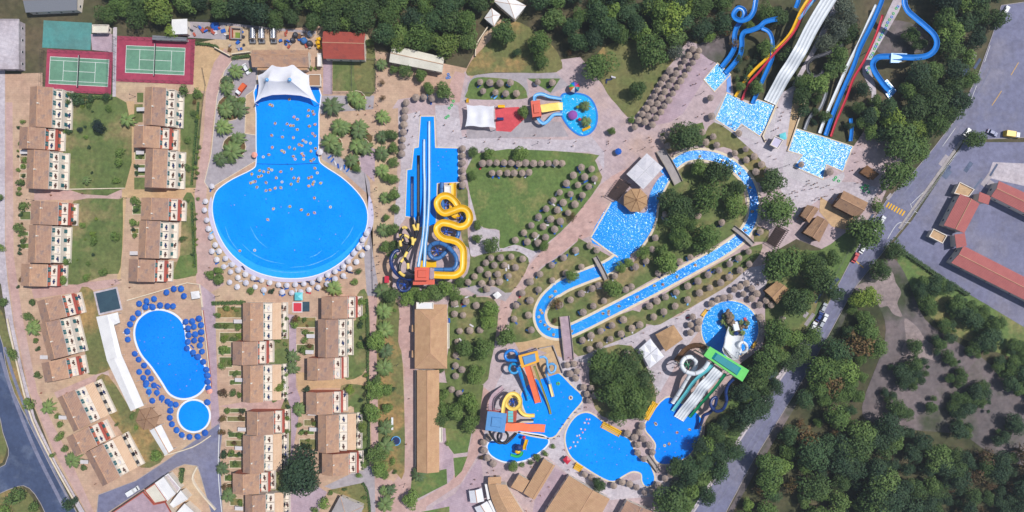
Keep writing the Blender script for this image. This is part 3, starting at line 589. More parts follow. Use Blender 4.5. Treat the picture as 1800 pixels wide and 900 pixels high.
# lazy river with its start basin
rv = empty('lazy_river', P(1150, 500)); reg(rv, 'long lazy river looping round the tree covered lawn', 'pool', mode='fixed')
basin = pxs([(1074, 356), (1096, 362), (1118, 372), (1136, 372), (1141, 345), (1152, 322), (1165, 308), (1178, 316), (1164, 340), (1155, 362), (1152, 385), (1142, 410), (1124, 435), (1105, 449), (1088, 452), (1062, 436), (1038, 418)], 0, 3)
b = MB(); b.sheet(basin, 0.112); part(rv, 'water', b, 'water_river')
b = MB(); band(b, pxs([(1038, 418), (1062, 436), (1086, 452)], 0, 3, False), 0.6, 0, 0.17); band(b, pxs([(1038, 418), (1074, 356), ], 0, 3, False), 0.6, 0, 0.17); band(b, pxs([(1178, 316), (1165, 341), (1157, 364), (1154, 386), (1144, 411), (1127, 435), (1112, 448)], 0, 5, False), 0.8, 0, 0.175); part(rv, 'coping', b, 'coping')
RIV = [(1100, 442), (1084, 460), (1062, 473), (1030, 485), (990, 502), (962, 524), (949, 552), (957, 577), (980, 586), (1010, 578), (1080, 543), (1150, 507), (1220, 469), (1270, 441), (1303, 416), (1321, 388), (1325, 352), (1314, 318), (1288, 291), (1252, 275), (1216, 273), (1190, 285), (1168, 308)]
path = pxs(RIV, 0, 8, False)
L, R = ribbon(path, lambda t: (24 if t < .2 else 21 if t < .65 else 20) * S)
b = MB(); n = len(L)
b.add([Vector((p.x, p.y, .1)) for p in L] + [Vector((p.x, p.y, .1)) for p in R], [(n + i, n + i + 1, i + 1, i) for i in range(n - 1)]); part(rv, 'water', b, 'water_river')
for E, nm in ((L, 'coping'), (R, 'coping')):
    b = MB(); Eo = E[6:-4]; band(b, Eo, 1.05, 0, .165 if E is L else .168); part(rv, nm, b, 'coping')
b = MB(); band(b, pxs([(1280, 131), (1281, 150), (1280, 166)], 0, 3, False), 1.6, 0, .13); root = empty('water_channel', P(1280, 150)); part(root, 'water', b, 'gl_blue'); reg(root, 'narrow blue water channel between the two foaming pools', 'channel', mode='fixed')
# ------------------------------------------------------------------ buildings
def slope(b, p0, p1, p2, p3, mi=0, th=0.18):
    """roof slab: p0-p1 eave, p2-p3 ridge (p3 above p0); uv in metres"""
    L = (p1 - p0).length; w = (p3 - p0).length; L2 = (p2 - p3).length; a = (L - L2) / 2
    dn = Vector((0, 0, th))
    b.quad(p0, p1, p2, p3, mi, [(0, 0), (L, 0), (L - a, w), (a, w)])
    b.add([p0 - dn, p1 - dn, p2 - dn, p3 - dn, p0, p1, p2, p3], [(3, 2, 1, 0), (0, 1, 5, 4), (1, 2, 6, 5), (3, 0, 4, 7)], mi)
def building(name, label, cs, he, rh=1.2, kind='gable', roof='roof_tile', wall='plaster', cat='building', inset=0.45, frac=0.5, group=None, open_sides=False, windows=2, swap=False):
    """cs: photo corners of the eaves, in order; ridge runs along the edge 0-1 unless swap"""
    if swap: cs = cs[1:] + cs[:1]
    c = [P(x, y, he) for x, y in cs]
    if ((c[1] - c[0]).cross(c[2] - c[0])).z < 0: c = [c[1], c[0], c[3], c[2]]
    ctr = sum(c, Vector()) / 4
    root = empty(name, Vector((ctr.x, ctr.y, 0))); reg(root, label, cat, group, mode='fixed', pos=(sum(x for x, y in cs) / 4, sum(y for x, y in cs) / 4))
    up = Vector((0, 0, rh))
    def lift(a, b2, f): return a + (b2 - a) * f + up
    if kind == 'gable':
        r0 = lift(c[0], c[3], frac); r1 = lift(c[1], c[2], frac)
        b = MB(); slope(b, c[0], c[1], r1, r0); part(root, 'roof_slope', b, roof)
        b = MB(); slope(b, c[2], c[3], r0, r1); part(root, 'roof_slope', b, roof)
        b = MB(); d = Vector((0, 0, .03)); b.cyl(r0 + d, r1 + d, 0.16, n=6); part(root, 'ridge_cap', b, 'ridge_tile')
    elif kind in ('hip', 'tent'):
        k = 0.0
        m03 = (c[0] + c[3]) / 2; m12 = (c[1] + c[2]) / 2; ax = m12 - m03; L = ax.length; w = (c[3] - c[0]).length
        e = min(0.499, (w / 2) / L) if kind == 'hip' else 0.495
        r0 = m03 + ax * e + up; r1 = m12 - ax * e + up
        for q in ((c[0], c[1], r1, r0), (c[1], c[2], r1, r1), (c[2], c[3], r0, r1), (c[3], c[0], r0, r0)):
            b = MB(); p0, p1, p2, p3 = q
            if (p2 - p3).length < 1e-4:
                Lq = (p1 - p0).length; wq = (p3 - (p0 + p1) / 2).length
                b.add([p0, p1, p2], [(0, 1, 2)]); b.uv[0] = [(0, 0), (Lq, 0), (Lq / 2, wq)]
            else: slope(b, p0, p1, p2, p3, th=.08)
            part(root, 'roof_slope', b, roof)
        if kind == 'hip':
            b = MB(); b.cyl(r0, r1, 0.14, n=6)
            for a, z in ((c[0], r0), (c[3], r0), (c[1], r1), (c[2], r1)): b.cyl(a, z, 0.1, n=5)
            part(root, 'ridge_cap', b, 'ridge_tile')
    elif kind == 'flat':
        b = MB(); b.prism(c, he - .25, he); part(root, 'roof_slab', b, roof)
        b = MB(); ring(b, offset(c, -0.25), offset(c, .02), he - .05, he + .45); part(root, 'parapet', b, wall)
    elif kind == 'mono':
        b = MB(); slope(b, c[0], c[1], c[2] + up, c[3] + up); part(root, 'roof_slope', b, roof)
    base = [p.copy() for p in c]
    inn = offset(base, -inset)
    if open_sides:
        for p in inn:
            b = MB(); b.cyl(Vector((p.x, p.y, 0)), Vector((p.x, p.y, he - .05)), 0.11, n=6); part(root, 'post', b, wall)
        return root
    b = MB(); b.prism(inn, 0, he - 0.12)
    if kind == 'gable':
        for a, d, r in ((inn[0], inn[3], r0), (inn[1], inn[2], r1)):
            t = r.copy(); t.z -= .3; t2 = a + (d - a) * frac; t = Vector((t2.x, t2.y, he + rh - .32))
            b.add([Vector((a.x, a.y, he - .12)), Vector((d.x, d.y, he - .12)), t], [(0, 1, 2)])
    part(root, 'wall', b, wall)
    for e in range(4):
        a, d = inn[e], inn[(e + 1) % 4]; L = (d - a).length; t = (d - a).normalized(); nrm = Vector((t.y, -t.x, 0)); rz = math.atan2(t.y, t.x)
        nw = max(1, min(windows + 2, int(L / 3.5))) if windows else 0
        for k in range(nw):
            q = a + t * L * (k + .5) / nw + nrm * .03
            if e == 0 and k == nw // 2:
                b = MB(); b.box((q.x, q.y, 1.05), (1.0, .1, 2.1), rz); part(root, 'door', b, 'wood')
            else:
                b = MB(); b.box((q.x, q.y, min(1.6, he * .55)), (1.1, .08, 1.0), rz); w_ = part(root, 'window', b, 'pole_white')
                b = MB(); b.box((q.x + nrm.x * .04, q.y + nrm.y * .04, min(1.6, he * .55)), (.9, .04, .8), rz); part(w_, 'pane', b, 'glass_dark')
    return root

# terraced holiday houses: (roof centre x, y, across px, along px, rotation deg, style, units)
TABLES = []
HOUSE_N = [0]
SHORT = ['%s far left house' % w for w in 'top second third fourth fifth bottom'.split()] + ['%s house in the tennis column' % w for w in 'first second third fourth fifth sixth'.split()] + ['%s house right of the kidney pool' % w for w in 'first second third fourth fifth sixth seventh'.split()] + ['%s house left of the orange path' % w for w in 'first second third fourth fifth sixth'.split()] + ['upper slanted house', 'middle slanted house', 'lower slanted house', 'upper tilted house', 'middle tilted house', 'lower tilted house']
def house(x0, y0, x1, y1, rot, style, units, label, cxy=None, W_=None, L_=None):
    he = 5.5; rh = 1.5
    if cxy: cx, cy = cxy; Wp, Lp = W_, L_
    else: cx, cy, Wp, Lp = (x0 + x1) / 2, (y0 + y1) / 2, x1 - x0, y1 - y0
    k = S * (H - he) / H; Wm, Lm = Wp * k, Lp * k
    o = P(cx, cy, he); r = math.radians(rot)
    root = empty('terraced_house', Vector((o.x, o.y, 0))); root.rotation_euler = (0, 0, r); root['_o'] = (0, 0, 0)
    reg(root, label, 'house', 'terraced holiday houses', pos=(cx, cy), mode='fixed')
    white = style in 'wt'; wm = 'plaster' if white else 'red_plaster'
    hw, hl = Wm / 2, Lm / 2; rx = -hw + Wm * 0.44; g_ = 0.02
    V = Vector
    b = MB(); slope(b, V((-hw, hl, he)), V((-hw, -hl, he)), V((rx, -hl, he + rh)), V((rx, hl, he + rh))); part(root, 'roof_slope', b, 'roof_tile')
    b = MB(); slope(b, V((hw, -hl, he)), V((hw, hl, he)), V((rx, hl, he + rh)), V((rx, -hl, he + rh))); part(root, 'roof_slope', b, 'roof_tile')
    b = MB(); b.cyl(V((rx, -hl, he + rh + .03)), V((rx, hl, he + rh + .03)), .15, n=6); part(root, 'ridge_cap', b, 'ridge_tile')
    iw, il = hw - .35, hl - .2
    b = MB(); b.box((0, 0, (he - .12) / 2), (2 * iw, 2 * il, he - .12))
    for s in (-1, 1): b.add([V((-iw, s * il, he - .12)), V((iw, s * il, he - .12)), V((rx, s * il, he + rh - .3))], [(0, 1, 2)])
    part(root, 'wall', b, wm)
    b = MB(); b.box((hw + .02, 0, he - .12), (.1, 2 * hl - .1, .12)); part(root, 'gutter', b, 'pole_white')
    Tw = 2.7; tx0 = iw; tx1 = hw + Tw; tz = 2.9
    b = MB(); b.box(((tx0 + tx1) / 2 + .01, 0, tz / 2), (tx1 - tx0, 2 * il - .04, tz)); part(root, 'ground_floor_bay', b, wm)
    b = MB(); b.box(((tx0 + tx1) / 2 + .01, 0, tz + .03), (tx1 - tx0 - .3, 2 * il - .3, .05)); part(root, 'terrace_floor', b, 'terrace_tile')
    if style == 't':
        b = MB(); e0 = tx1 + .1; e1 = tx1 + 3.3; slope(b, V((e1, -il, 2.45)), V((e1, il, 2.45)), V((e0, il, 3.25)), V((e0, -il, 3.25))); part(root, 'lean_to_roof', b, 'roof_pale')
        b = MB(); b.box((tx1 + 1.6, 0, 1.15), (3.0, 2 * il - .3, 2.3)); part(root, 'ground_floor_wing', b, 'plaster')
        px0 = e1
    else:
        if style == 'r':
            b = MB(); slope(b, V((tx1 + .75, -il, 3.05)), V((tx1 + .75, il, 3.05)), V((tx1 - .25, il, 3.6)), V((tx1 - .25, -il, 3.6))); part(root, 'tile_coping', b, 'roof_red')
        b = MB(); b.box((tx1 - .1, 0, tz + .45), (.18, 2 * il, .9)); part(root, 'parapet', b, 'plaster')
        px0 = tx1
    b = MB(); b.box((px0 + 1.0, 0, .06), (2.0, 2 * il, .08)); part(root, 'patio', b, 'terrace_tile')
    b = MB(); b.box((px0 + 2.0, 0, .5), (.2, 2 * il, 1.0)); part(root, 'patio_wall', b, 'plaster')
    for i in range(units + 1):
        y = -il + .1 + (2 * il - .2) * i / units
        b = MB(); b.box(((tx0 + tx1) / 2 + .2, y, tz + .6), (tx1 - tx0 - .6, .16, 1.15)); part(root, 'partition_wall', b, 'plaster')
        b = MB(); b.box((px0 + 1.0, y, .45), (1.8, .14, .9)); part(root, 'partition_wall', b, 'plaster')
    for i in range(units):
        y = -il + 2 * il * (i + .5) / units
        b = MB(); b.box((iw + .05, y + .25, tz + 1.12), (.1, 1.75, 2.05)); d = part(root, 'balcony_door', b, 'teal_paint')
        b = MB(); b.box((iw + .12, y + .25, tz + 1.1), (.05, .1, 2.0)); part(d, 'door_stile', b, 'pole_white')
        b = MB(); b.box((px0 + .04, y, 1.05), (.08, 1.5, 2.0)); part(root, 'patio_door', b, 'teal_paint' if style != 't' else 'glass_dark')
        b = MB(); b.box((-iw - .03, y - .5, 1.05), (.08, .95, 2.1)); d = part(root, 'front_door', b, 'wood')
        b = MB(); b.box((-iw - .09, y - .15, 1.05), (.06, .06, .2)); part(d, 'handle', b, 'steel')
        b = MB(); b.box((-iw - .03, y + .9, 3.9), (.08, 1.0, 1.1)); d = part(root, 'window', b, 'teal_paint')
        b = MB(); b.box((-iw - .08, y + .9, 3.9), (.04, .8, .9)); part(d, 'pane', b, 'glass_dark')
        Rm = Matrix.Rotation(r, 3, 'Z'); base = V((o.x, o.y, 0))
        TABLES.append((base + Rm @ V((tx0 + 1.75, y - .3, tz + .055)), r, SHORT[HOUSE_N[0]])); TABLES.append((base + Rm @ V((px0 + 1.0, y + random.uniform(-.6, .6), .10)), r, SHORT[HOUSE_N[0]]))
    for s in ((.3, .25), ):
        b = MB(); cxh = rx + .5; b.box((cxh, hl * random.uniform(-.7, .7), he + rh + .15), (.5, .5, 1.1)); part(root, 'chimney', b, 'plaster')
    HOUSE_N[0] += 1
    return root
c1 = 'in the far left column'; c2 = 'in the column right of the tennis garden'
HS = [
 (52, 153, 92, 224, -2, 'w', 4, 'top house of the far left column, white terraces'), (34, 224, 79, 262, -2, 'r', 2, 'second house of the far left column, red terraces'),
 (47, 264, 86, 332, -2, 'w', 4, 'third house of the far left column, white terraces'), (54, 354, 102, 395, -2, 'r', 2, 'fourth house of the far left column, red terraces'),
 (50, 396, 90, 462, -2, 'w', 4, 'fifth house of the far left column, white terraces'), (37, 464, 83, 503, -2, 'r', 2, 'bottom house of the far left column, red terraces'),
 (254, 154, 291, 221, -2, 'w', 4, 'house just below the right tennis court, white terraces'), (235, 222, 281, 260, -2, 'r', 2, 'second house below the right tennis court, red terraces'),
 (255, 262, 294, 330, -2, 'w', 4, 'third house below the right tennis court, white terraces'), (248, 348, 296, 387, -2, 'r', 2, 'house below the path left of the wave pool, red terraces'),
 (244, 388, 281, 454, -2, 'w', 4, 'white terraced house left of the lower wave pool, middle of three'), (226, 456, 272, 495, -2, 'r', 2, 'red terraced house above the blue umbrella pool'),
 (427, 532, 463, 599, 0, 't', 4, 'tile roofed house below the wave pool umbrellas, nearest the kidney pool'), (409, 600, 453, 641, 0, 'r', 2, 'red terraced house right of the kidney pool, second in its column'),
 (427, 642, 463, 707, 0, 't', 4, 'tile roofed house right of the kidney pool, third in its column'), (434, 723, 481, 764, 0, 'r', 2, 'red terraced house right of the small round pool'),
 (427, 765, 464, 831, 0, 't', 4, 'tile roofed house above the lowest pair, right of the service road'), (409, 832, 456, 868, 0, 'r', 2, 'red terraced house right of the service road, second from the bottom'),
 (431, 869, 467, 935, 0, 't', 4, 'tile roofed house cut by the bottom edge, right of the service road'),
 (565, 521, 611, 560, 0, 'r', 2, 'house under the lower right rim of the wave pool, top of its column'), (559, 561, 595, 628, 0, 'w', 4, 'white terraced house second in the column left of the orange path'),
 (540, 629, 586, 668, 0, 'r', 2, 'third house in the column left of the orange path'), (538, 689, 585, 728, 0, 'r', 2, 'red terraced house above the big dark cedar, nearer the sand path'),
 (559, 729, 596, 795, 0, 't', 4, 'tile roofed house just above the big dark cedar'), (566, 797, 613, 835, 0, 'r', 2, 'red terraced house right of the big dark cedar')]
for h_ in HS: house(*h_)
def rhouse(cs, style, units, label):
    cx = sum(p[0] for p in cs) / 4; cy = sum(p[1] for p in cs) / 4
    w = math.dist(cs[0], cs[1]); l = math.dist(cs[1], cs[2]); a = math.degrees(math.atan2(-(cs[1][1] - cs[0][1]), cs[1][0] - cs[0][0]))
    a2 = math.degrees(math.atan2((cs[2][0] - cs[1][0]), (cs[2][1] - cs[1][1])))
    house(0, 0, 0, 0, (a + a2) / 2, style, units, label, (cx, cy), w, l)
rhouse([(65, 530), (108, 519), (118, 557), (73, 568)], 'r', 2, 'red terraced house left of the dark blue mini court')
rhouse([(70, 569), (105, 561), (122, 625), (84, 634)], 'w', 4, 'white terraced house below the mini court, middle of the slanted three')
rhouse([(71, 637), (114, 630), (122, 664), (82, 674)], 'r', 2, 'red terraced house at the lower end of the slanted three')
rhouse([(100, 699), (131, 685), (161, 744), (130, 760)], 't', 4, 'tilted house with tan lean-to roof left of the long white shade roof')
rhouse([(114, 768), (154, 751), (171, 783), (135, 803)], 'r', 2, 'tilted red terraced house nearest the curved road')
rhouse([(150, 797), (181, 780), (211, 839), (180, 854)], 't', 4, 'tilted house with tan lean-to roof above the service road')

B = building
B('restaurant', 'wide tan tiled restaurant below the red slide tower', [(729, 535), (729, 648), (786, 648), (786, 535)], 5, 2.0, 'hip', 'roof_orange')
B('long_building', 'long narrow tan roofed building running down from the restaurant', [(733, 650), (733, 830), (772, 830), (772, 650)], 4.2, 1.5, 'gable', 'roof_orange', frac=.48)
B('kitchen_block', 'white flat roofed block at the top of the restaurant', [(732, 531), (762, 531), (762, 543), (732, 543)], 6.2, kind='flat', roof='white_sheet')
B('side_canopy', 'cream flat canopy on the right of the restaurant', [(772, 566), (790, 568), (790, 612), (772, 612)], 3.2, kind='flat', roof='cream_sheet', open_sides=True)
B('side_canopy', 'small cream canopy beside the long narrow building', [(772, 751), (778, 751), (778, 777), (772, 777)], 3.0, kind='flat', roof='cream_sheet', open_sides=True)
for i, y in enumerate((571, 616)):
    B('porch', ['upper', 'lower'][i] + ' small tiled porch on the left of the restaurant', [(724, y), (730, y), (730, y + 12), (724, y + 12)], 3, .5, 'mono', 'roof_orange', windows=0)
B('stage_building', 'long tan roofed building behind the white tent', [(443, 88), (543, 88), (543, 118), (443, 118)], 4.6, 1.4, 'gable', 'roof_tile', frac=.32)
B('stage_wing', 'lower tan roofed wing behind the white tent', [(453, 112), (541, 112), (541, 124), (453, 124)], 3.6, .7, 'mono', 'roof_orange', windows=0)
B('pool_bar', 'small flat tan roof right of the white tent', [(542, 131), (564, 131), (564, 152), (542, 152)], 3.2, kind='flat', roof='roof_orange')
B('red_hall', 'brick red roofed hall at the edge of the wood', [(568, 55), (642, 57), (641, 105), (568, 103)], 5, 1.6, 'gable', 'roof_red', frac=.45)
B('white_shed', 'long white roofed shed under the trees', [(690, 79), (781, 101), (777, 127), (684, 109)], 4.5, .8, 'gable', 'cream_sheet')
B('white_house', 'white roofed house at the top edge, larger wing', [(868, 2), (885, -12), (925, 10), (905, 34)], 5, 1.2, 'hip', 'white_sheet')
B('white_house', 'smaller white roofed wing below the white house', [(851, 32), (864, 14), (880, 26), (868, 46)], 4, .9, 'hip', 'white_sheet')
B('shed', 'white metal shed at the upper left corner of the yard', [(302, 34), (329, 33), (330, 60), (302, 61)], 3.5, .4, 'mono', 'white_sheet')
B('shed', 'low grey roofed store above the right tennis court', [(268, 62), (328, 66), (328, 72), (268, 70)], 2.8, .3, 'mono', 'grey_metal')
B('store_house', 'pale flat roofed building in the upper left corner', [(-30, 34), (34, 34), (34, 122), (-30, 122)], 4, kind='flat', roof='pale_concrete', wall='pale_concrete')
B('site_cabin', 'small pale cabin above the left tennis court', [(163, 44), (192, 44), (190, 58), (163, 58)], 2.8, kind='flat', roof='cream_sheet')
B('container', 'white container right of the stage building', [(558, 94), (566, 94), (566, 117), (558, 117)], 2.8, kind='flat', roof='white_sheet')
B('store_house', 'grey roofed building cut by the top left edge', [(40, -20), (140, -20), (135, 18), (45, 22)], 4, .8, 'gable', 'grey_metal')
# huts on the right
B('hut', 'smaller brown roofed hut above its larger neighbour', [(1419, 360), (1440, 367), (1422, 392), (1407, 379)], 3.6, 1.3, 'gable', 'roof_brown', 'wood', swap=True)
B('hut', 'larger brown roofed hut below the smaller one', [(1437, 379), (1457, 392), (1440, 426), (1412, 409)], 3.8, 1.5, 'gable', 'roof_brown', 'wood', swap=True)
B('hut', 'brown roofed hut beside the car road, right of the other two', [(1483, 335), (1526, 356), (1507, 384), (1465, 362)], 3.8, 1.5, 'gable', 'roof_brown', 'wood')
B('hut', 'tan roofed hut right of the round splash pool', [(1344, 511), (1366, 494), (1386, 508), (1366, 535)], 4, 1.6, 'gable', 'thatch_gold', 'wood')
B('booth', 'small wooden booth with a dark roof hatch', [(1512, 303), (1524, 290), (1546, 306), (1534, 317)], 3, .6, 'tent', 'wood', 'wood')
B('square_pavilion', 'square tan tent roof beside the white sun shade', [(1152, 588), (1184, 571), (1201, 596), (1170, 618)], 3.6, 1.6, 'tent', 'thatch_gold', 'wood', cat='pavilion', open_sides=True)
# bottom restaurants
B('pool_restaurant', 'tan roofed hall pointing at the paddling pool', [(956, 806), (976, 818), (940, 878), (920, 867)], 4.2, 1.0, 'gable', 'roof_orange', swap=True, frac=.2)
B('pool_restaurant', 'short tan roofed wing left of the pointed hall', [(912, 833), (931, 845), (918, 866), (898, 855)], 3.8, .8, 'mono', 'roof_orange', swap=True)
B('pool_restaurant', 'large tan roofed restaurant at the bottom edge', [(1000, 836), (1072, 877), (1040, 935), (955, 905)], 4.6, 1.5, 'gable', 'roof_orange', swap=True, frac=.42)
B('pool_restaurant', 'brown roofed building right of the large restaurant, cut by the frame', [(1102, 880), (1150, 900), (1130, 940), (1080, 920)], 4.2, 1.0, 'gable', 'roof_tile', swap=True)
B('kiosk', 'small tan roof at the head of the curved building', [(858, 839), (881, 838), (881, 850), (858, 851)], 3.6, .6, 'mono', 'roof_orange', windows=1)
cb = empty('curved_building', P(885, 880)); reg(cb, 'curved tan roofed building at the bottom edge', 'building', mode='fixed')
Lc = pxs([(858, 852), (862, 870), (868, 888), (880, 915), (895, 940)], 4, 3, False); Mc = pxs([(871, 851), (877, 868), (885, 885), (900, 912), (915, 938)], 5.2, 3, False); Rc = pxs([(890, 852), (898, 866), (908, 882), (924, 908), (940, 934)], 4, 3, False)
for E1, E2 in ((Lc, Mc), (Mc, Rc)):
    for i in range(len(E1) - 1):
        b = MB(); dd = (E1[i + 1] - E1[i]).length
        b.quad(E1[i], E2[i], E2[i + 1], E1[i + 1], 0, [(0, i * 1.5), (3, i * 1.5), (3, i * 1.5 + dd), (0, i * 1.5 + dd)])
        part(cb, 'roof_slope', b, 'roof_orange')
for E, s in ((Lc, .3), (Rc, -.3)):
    b = MB(); d_ = Vector((s, 0, 0))
    for i in range(len(E) - 1): b.quad(Vector((E[i].x + s, E[i].y, 0)), Vector((E[i + 1].x + s, E[i + 1].y, 0)), E[i + 1] + d_, E[i] + d_)
    part(cb, 'wall', b, 'plaster')
for k in (0, -1):
    b = MB(); p0, p1, p2 = Lc[k], Mc[k], Rc[k]; b.add([Vector((p0.x + .3, p0.y, 0)), Vector((p2.x - .3, p2.y, 0)), Vector((p2.x - .3, p2.y, p2.z)), Vector((p1.x, p1.y, p1.z - .05)), Vector((p0.x + .3, p0.y, p0.z))], [(0, 1, 2, 3, 4)]); part(cb, 'end_wall', b, 'plaster')
def tent(name, label, cs, he, rh, m='canvas', kind='gable', swap=False):
    return B(name, label, cs, he, rh, kind, m, 'pole_white', cat='tent', inset=.15, open_sides=True, swap=swap)
tent('market_tent', 'white gable tent left of the curved building, upper', [(824, 863), (847, 858), (851, 881), (827, 884)], 2.6, .9, swap=True)
tent('market_tent', 'white gable tent left of the curved building, lower', [(834, 892), (856, 881), (872, 903), (846, 915)], 2.6, .9, swap=True)
B('awning', 'white strip awning along the curved building, upper', [(852, 851), (856, 851), (861, 877), (857, 878)], 3, .2, 'mono', 'white_sheet', 'pole_white', cat='awning', inset=.1, open_sides=True, swap=True)
B('awning', 'white strip awning along the curved building, lower', [(858, 880), (862, 879), (875, 903), (870, 905)], 3, .2, 'mono', 'white_sheet', 'pole_white', cat='awning', inset=.1, open_sides=True, swap=True)
# hotel at the bottom left
hq = empty('hotel', P(270, 885)); reg(hq, 'low hotel block with flat pale roofs beside the service road', 'building', mode='fixed')
for nm, m, pts, h in (('flat_roof', 'lilac_paving', [(196, 902), (252, 864), (271, 886), (291, 882), (318, 930), (180, 930)], 5.0), ('flat_roof', 'cream_sheet', [(254, 862), (273, 849), (295, 880), (272, 885)], 5.6), ('flat_roof', 'white_sheet', [(273, 849), (288, 838), (309, 868), (295, 880)], 5.7),
                      ('flat_roof', 'white_sheet', [(299, 886), (318, 862), (331, 877), (305, 892)], 4.4), ('flat_roof', 'white_sheet', [(304, 908), (325, 885), (347, 905), (330, 930)], 4.2), ('terrace_roof', 'pale_concrete', [(288, 838), (296, 832), (318, 858), (312, 866)], 3.4)):
    pl = [P(x, y, h) for x, y in pts]
    b = MB(); b.prism(offset(pl, -.2), 0, h - .21); part(hq, 'wall', b, 'plaster')
    b = MB(); b.prism(pl, h - .2, h); part(hq, nm, b, m)
    b = MB(); ring(b, offset(pl, -.3), offset(pl, .03), h - .1, h + .35); part(hq, 'parapet', b, 'brick_red' if m in ('lilac_paving', 'cream_sheet') else 'white_sheet')
B('bungalow', 'grey green roofed bungalow cut by the bottom edge', [(598, 872), (640, 890), (620, 935), (575, 915)], 3.6, .9, 'hip', 'concrete', swap=True)
b = MB(); rs = [(312, 820), (330, 817), (324, 860), (317, 862)]
# long white shade roof beside the kidney pool
sr = empty('shade_roof', P(205, 630)); reg(sr, 'long angled white shade roof left of the kidney pool', 'shade roof', mode='fixed')
for a, d in (([(169, 557), (190, 553), (207, 628), (188, 634)], 'l'), ([(190, 553), (207, 549), (211, 567), (200, 571), (213, 622), (207, 628)], 'r'), ([(188, 634), (202, 630), (240, 718), (230, 723)], 'l'), ([(202, 630), (213, 622), (253, 713), (240, 718)], 'r')):
    pl = [P(x, y, 3.2) for x, y in a]
    for i, p in enumerate(pl):
        q = a[i]
        p.z = 3.8 if q in ((190, 553), (207, 628), (202, 630), (240, 718)) else 3.2
    b = MB(); n = len(pl); area = sum(pl[i].x * pl[(i + 1) % n].y - pl[(i + 1) % n].x * pl[i].y for i in range(n))
    if area < 0: pl.reverse()
    b.add(pl + [p - Vector((0, 0, .12)) for p in pl], [tuple(range(n)), tuple(reversed(range(n, 2 * n)))] + [(n + i, n + (i + 1) % n, (i + 1) % n, i) for i in range(n)]); part(sr, 'roof_panel', b, 'white_sheet')
for x, y in ((171, 558), (206, 551), (189, 632), (211, 625), (231, 720), (251, 711), (180, 595), (199, 572), (222, 668), (240, 670), (210, 678)):
    b = MB(); p = P(x, y, 3.1); b.cyl((p.x, p.y, 0), p, .1, n=6); part(sr, 'post', b, 'pole_white')
B('shade_roof', 'short white roof below the brown hexagonal roof', [(263, 757), (283, 746), (305, 790), (290, 801)], 3.2, .6, 'gable', 'white_sheet', 'pole_white', cat='shade roof', inset=.2, open_sides=True, swap=True)
def poly_roof(name, label, cx, cy, r, n, he, rh, m, cat, rot=0, posts='wood', fringe=None):
    root = empty(name, P(cx, cy, he).xy.to_3d()); reg(root, label, cat, mode='fixed', pos=(cx, cy))
    c = P(cx, cy, he); top = c + Vector((0, 0, rh)); rm = r * S * (H - he) / H
    pts = [c + Vector((rm * math.cos(rot + 2 * PI * i / n), rm * math.sin(rot + 2 * PI * i / n), 0)) for i in range(n)]
    for i in range(n):
        b = MB(); a, d = pts[i], pts[(i + 1) % n]; b.add([a, d, top, a - Vector((0, 0, .15)), d - Vector((0, 0, .15))], [(0, 1, 2), (3, 4, 1, 0)]); b.uv[0] = [(0, 0), ((a - d).length, 0), ((a - d).length / 2, rm)]
        part(root, 'roof_panel', b, m)
        b = MB(); b.cyl(a, top, .09, n=5); part(root, 'hip_cap', b, posts)
        q = c + (a - c) * .86; b = MB(); b.cyl((q.x, q.y, 0), (q.x, q.y, he), .12, n=6); part(root, 'post', b, posts)
    return root
poly_roof('bar_pavilion', 'octagonal tan thatched pavilion over the river basin', 1117, 352, 22, 8, 4.0, 2.2, 'thatch_gold', 'pavilion', PI / 8)
poly_roof('bar_pavilion', 'brown hexagonal roof between the two white shade roofs', 259, 736, 21, 6, 3.2, 1.2, 'roof_brown', 'pavilion', .2)
# four panel white sun shades
def shade4(label, cs, he, rh, m='canvas'):
    root = empty('canopy_tent', P(sum(x for x, y in cs) / 4, sum(y for x, y in cs) / 4)); reg(root, label, 'sun shade', mode='fixed')
    c = [P(x, y, he) for x, y in cs]
    def at(u, v): return c[0] * (1 - u) * (1 - v) + c[1] * u * (1 - v) + c[2] * u * v + c[3] * (1 - u) * v
    for i in range(2):
        for j in range(2):
            u0, u1, v0, v1 = i * .5 + .006, i * .5 + .494, j * .5 + .006, j * .5 + .494
            q = [at(u0, v0), at(u1, v0), at(u1, v1), at(u0, v1)]; t = sum(q, Vector()) / 4 + Vector((0, 0, rh)); b = MB()
            b.add(q + [t], [(0, 1, 4), (1, 2, 4), (2, 3, 4), (3, 0, 4)]); p_ = part(root, 'canopy_panel', b, m)
            b = MB(); b.cyl((t.x, t.y, 0), (t.x, t.y, t.z - .05), .09, n=6); part(root, 'mast', b, 'grey_metal')
            b = MB()
            for k in range(4): b.cyl(q[k], q[(k + 1) % 4], .05, n=4)
            part(root, 'edge_frame', b, 'grey_metal')
shade4('four panel white sun shade over the river bend', [(1101, 306), (1137, 269), (1166, 295), (1131, 333)], 4.2, .35, 'canopy_grey')
shade4('four panel white sun shade left of the square tan pavilion', [(1123, 613), (1143, 595), (1168, 627), (1142, 648)], 3.2, .7)
